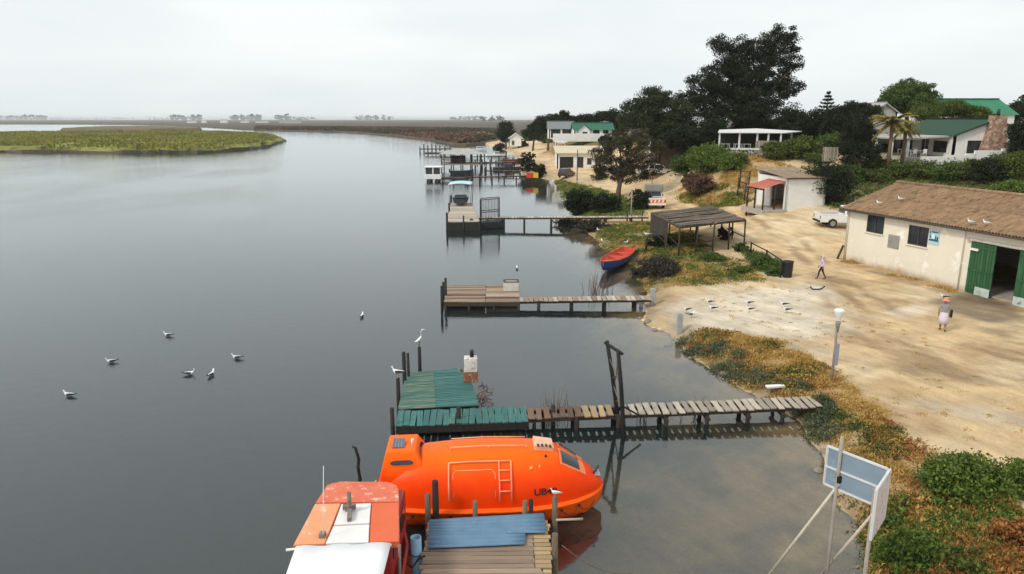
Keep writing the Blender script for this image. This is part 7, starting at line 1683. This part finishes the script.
def body(stride=.22, arm=.15, crouch=0.0):
    j = dict(pelvis=(0, 0, .95), belly=(0, 0, 1.10), chest=(.02, 0, 1.30), neck=(.02, 0, 1.46), jaw=(.04, 0, 1.54), skull=(.04, 0, 1.64), crown=(.03, 0, 1.70))
    e = [('pelvis', 'belly'), ('belly', 'chest'), ('chest', 'neck'), ('neck', 'jaw'), ('jaw', 'skull'), ('skull', 'crown')]
    r = dict(pelvis=(.155, .12), belly=(.15, .11), chest=(.17, .115), neck=.058, jaw=(.075, .08), skull=(.085, .095), crown=.05)
    for s, n in ((1, 'l'), (-1, 'r')):
        st, ar = stride*s, -arm*s
        j.update({'hip'+n: (0, .09*s, .90), 'knee'+n: (st*.5+.05, .10*s, .50), 'ankle'+n: (st-.03, .10*s, .09), 'toe'+n: (st+.15, .12*s, .035), 'sho'+n: (.02, .17*s, 1.40), 'elb'+n: (ar*.5-.03, .25*s, 1.13), 'wri'+n: (ar+.06, .25*s, .90), 'pal'+n: (ar+.09, .25*s, .83)})
        e += [('pelvis', 'hip'+n), ('hip'+n, 'knee'+n), ('knee'+n, 'ankle'+n), ('ankle'+n, 'toe'+n), ('chest', 'sho'+n), ('sho'+n, 'elb'+n), ('elb'+n, 'wri'+n), ('wri'+n, 'pal'+n)]
        r.update({'hip'+n: .10, 'knee'+n: .065, 'ankle'+n: .045, 'toe'+n: .04, 'sho'+n: .075, 'elb'+n: .05, 'wri'+n: .035, 'pal'+n: (.04, .022)})
        for q in range(5):
            k = 'f%d%s' % (q, n); dx = (-.03+.02*q) if q < 4 else .05; L = (.075, .09, .085, .065, .04)[q]; b0 = j['pal'+n]
            j[k] = (b0[0]+dx+.01, b0[1]-s*.01, b0[2]-L if q < 4 else b0[2]-.01); e.append(('pal'+n, k)); r[k] = .0095
    return j, e, r
m_jack = mat('grey_jacket', (.30, .29, .29), (.22, .21, .21), rough=.9); m_skirt = mat('pale_lilac_cloth', (.68, .62, .68), (.58, .53, .58), rough=.9); m_shoe = mat('dark_shoe', (.06, .045, .04), (.08, .06, .05), rough=.7)
m_lil = mat('lilac_hoodie', (.52, .38, .56), (.62, .50, .66), rough=.9); m_trou = mat('maroon_trousers', (.035, .015, .022), (.05, .02, .03), rough=.9)
j, e, r = body(.16, .06)
def paint1(c): return 0 if c.z > 1.47 else (1 if c.z > .90 and abs(c.y) < .34 else (0 if c.z > .12 else 2))
pp_ = gnd(942, 331)
P1 = person('person in grey jacket, pale skirt and pink hat walking towards the shed', pp_, 1.1, 1.72, j, e, r, paint1, [m_skin, m_jack, m_shoe])
sk_ = MB(); sk_.grid([[(rx*math.cos(a*math.pi/10), ry*math.sin(a*math.pi/10), z_) for a in range(20)] for rx, ry, z_ in ((.14, .17, 1.02), (.17, .20, .92), (.20, .22, .75), (.25+.0, .25, .42), (.24, .24, .42))], 0, True, True); sk_.build('skirt', m_skirt, P1)
ht_ = MB(); ht_.grid([[(.035+r_*math.cos(a*math.pi/8), r_*math.sin(a*math.pi/8), z_) for a in range(16)] for r_, z_ in ((.21, 1.63), (.115, 1.67), (.11, 1.75), (.07, 1.79), (.001, 1.80))], 0, True, True); ht_.build('hat', mat('pink_hat', (.70, .28, .20), (.62, .22, .16), rough=.9), P1)
def face(P):
    for s in (-1, 1):
        MB().ball((.125, s*.032, 1.635), .011, 6, 4).build('eye', m_black, P); MB().ball((.04, s*.092, 1.62), (.02, .012, .03), 6, 4).build('ear', m_skin, P)
    MB().ball((.135, 0, 1.60), (.02, .014, .025), 6, 4).build('nose', m_skin, P); MB().box((.122, 0, 1.565), (.01, .045, .012)).build('mouth', mat('lips', (.3, .1, .08), (.25, .08, .07), rough=.5), P)
face(P1)
BG = empty('shoulder_bag', pp_, 1.1, 'black shoulder bag hanging at the side of the person in the pink hat', 'bag'); MB().box((-.02, -.30, .98), (.16, .12, .42)).build('pouch', m_black, BG, bevel=.04); MB().tube([(-.02, -.28, 1.18), (.06, -.16, 1.46), (.0, .02, 1.44)], .014, 5).build('strap', m_black, BG)
j, e, r = body(.26, .16)
def paint2(c): return 0 if c.z > 1.47 else (1 if c.z > .93 and not (abs(c.y) > .2 and c.z < .92) else (2 if c.z > .10 and abs(c.y) < .22 else (0 if c.z > .5 else 3)))
P2 = person('person in lilac hooded top and dark trousers walking by the litter bin', gnd(821, 279), 2.7, 1.66, j, e, r, paint2, [m_skin, m_lil, m_trou, m_shoe])
hd = MB(); hd.grid([[(.02+r_*math.cos(a*math.pi/8)*(1.05), r_*math.sin(a*math.pi/8), z_) for a in range(3, 14)] for r_, z_ in ((.10, 1.44), (.125, 1.52), (.128, 1.62), (.11, 1.71), (.04, 1.755))]); o = hd.build('hood', m_lil, P2); o.modifiers.new('t', 'SOLIDIFY').thickness = .015
face(P2)

# ------------------------------------------------------------------ the far shore: tree belts, low buildings
m_far = leaf_mat('far_leaves', (.04, .06, .04), (.07, .09, .055))
def belt(px0, px1, pyt, Yd, n, seed, label):
    r = np.random.default_rng(seed); a, c = ony(px0, pyt, Yd), ony(px1, pyt, Yd); top = a.z; k = max(3, int((c.x-a.x)/(top*.9)))
    xs = np.linspace(a.x, c.x, k); bl = [(x_+r.normal()*top*.2, Yd+r.normal()*20, top*.45, top*r.uniform(.5, .8), top*.6, top*r.uniform(.42, .62)) for x_ in xs]
    pts, _ = clumps(bl, n//40, 40, top*.2, seed, .7); o = inst('tree_belt', leaves_mesh('tree_belt', pts, top*.16, m_far, .2, .7, seed)); o['kind'] = 'stuff'; tag(o, label, 'trees')
for k, q in enumerate(((0, 18, 115.2, 3600, 1500, 'hazy tree belt at the far left of the horizon'), (22, 44, 114.6, 3400, 1600, 'second hazy tree belt from the left on the horizon'), (44, 130, 117.2, 3900, 2600, 'long low hazy tree line left on the horizon'), (150, 170, 117.4, 3000, 1000, 'faint low trees left of the far white buildings'), (172, 198, 114.3, 2600, 1800, 'hazy tree clump above the far white buildings'), (233, 258, 114.2, 2500, 1800, 'hazy tree clump right of the far white buildings'), (278, 286, 114.2, 2500, 900, 'small hazy tree clump with a tall left tree'), (288, 312, 116.3, 2500, 1500, 'low hazy trees right of the small clump'), (358, 388, 115.4, 2600, 1800, 'hazy tree block in the middle of the horizon'), (452, 482, 116.0, 2400, 1800, 'hazy tree block right of the middle on the horizon'), (484, 500, 116.0, 1300, 1300, 'nearer hazy trees left of the village end'), (395, 450, 118.0, 4000, 1500, 'faint tree line between the two horizon blocks'))):
    belt(q[0], q[1], q[2], q[3]*2.9, q[4]*2.6, 200+k, q[5])
def far_box(px, py, w_px, h_px, Yd, label):
    p = ony(px, py, Yd); s = 1/ppm(p); w_, h_ = w_px*s, h_px*s; o = empty('farm_building', (p.x, p.y, .8), 0, label, 'building')
    MB().box((0, 0, h_*.35), (w_, w_*.4, h_*.7)).build('wall', m_white, o); b = MB(); b.add([(-w_/2, -w_*.22, h_*.7), (w_/2, -w_*.22, h_*.7), (w_/2, w_*.22, h_*.7), (-w_/2, w_*.22, h_*.7), (-w_/2, 0, h_), (w_/2, 0, h_)], [(0, 1, 5, 4), (2, 3, 4, 5), (0, 4, 3), (1, 2, 5), (3, 2, 1, 0)]); b.build('roof', m_roofp, o)
for q in ((192, 120.5, 9, 2.2, 2000, 'far white farm building below the left tree clump'), (204, 120.5, 5, 3, 2000, 'small far white farm building beside the long one'), (224, 120.3, 7, 4, 2000, 'tallest far white building on the horizon'), (245, 120.6, 8, 2, 2100, 'far white shed below the middle tree clump'), (262, 120.6, 12, 1.6, 2100, 'long low far white shed'), (290, 120.8, 20, 1.3, 2000, 'very long pale strip of far sheds')): far_box(*q)
# pale sand bars in the brown marsh
for k, (px, py, wp, hp_) in enumerate(((425, 131.3, 9, .7), (480, 132, 20, .9), (352, 128.3, 6, .6))):
    p = onz(px, py, .98); s = 1/ppm(p); pts = [(p.x+wp*s*.5*math.cos(a*math.pi/8)*random.uniform(.7, 1.1), p.y+14*math.sin(a*math.pi/8)*random.uniform(.7, 1.2), .99+.05) for a in range(16)]
    me = bpy.data.meshes.new('sand_bar'); me.from_pydata([(q[0], q[1], 1.02) for q in pts]+[(q[0], q[1], .5) for q in pts], [], [tuple(range(16))]+[(i, 16+i, 16+(i+1) % 16, (i+1) % 16) for i in range(16)]); me.materials.append(mat('pale_sand', (.55, .48, .40), (.6, .53, .44), rough=.95, scale=.1)); o = inst('sand_bar', me); o['kind'] = 'structure'

# ------------------------------------------------------------------ haze
hm = bpy.data.materials.new('air'); hm.use_nodes = True
n, l = hm.node_tree.nodes, hm.node_tree.links; n.remove(n['Principled BSDF'])
pv = n.new('ShaderNodeVolumePrincipled'); pv.inputs['Color'].default_value = (.95, .985, 1, 1); pv.inputs['Density'].default_value = .0001; pv.inputs['Anisotropy'].default_value = .2
l.new(pv.outputs[0], n['Material Output'].inputs['Volume'])
o = MB().box((0, 5650, 14), (24600, 12700, 37)).build('haze', hm); o['kind'] = 'stuff'
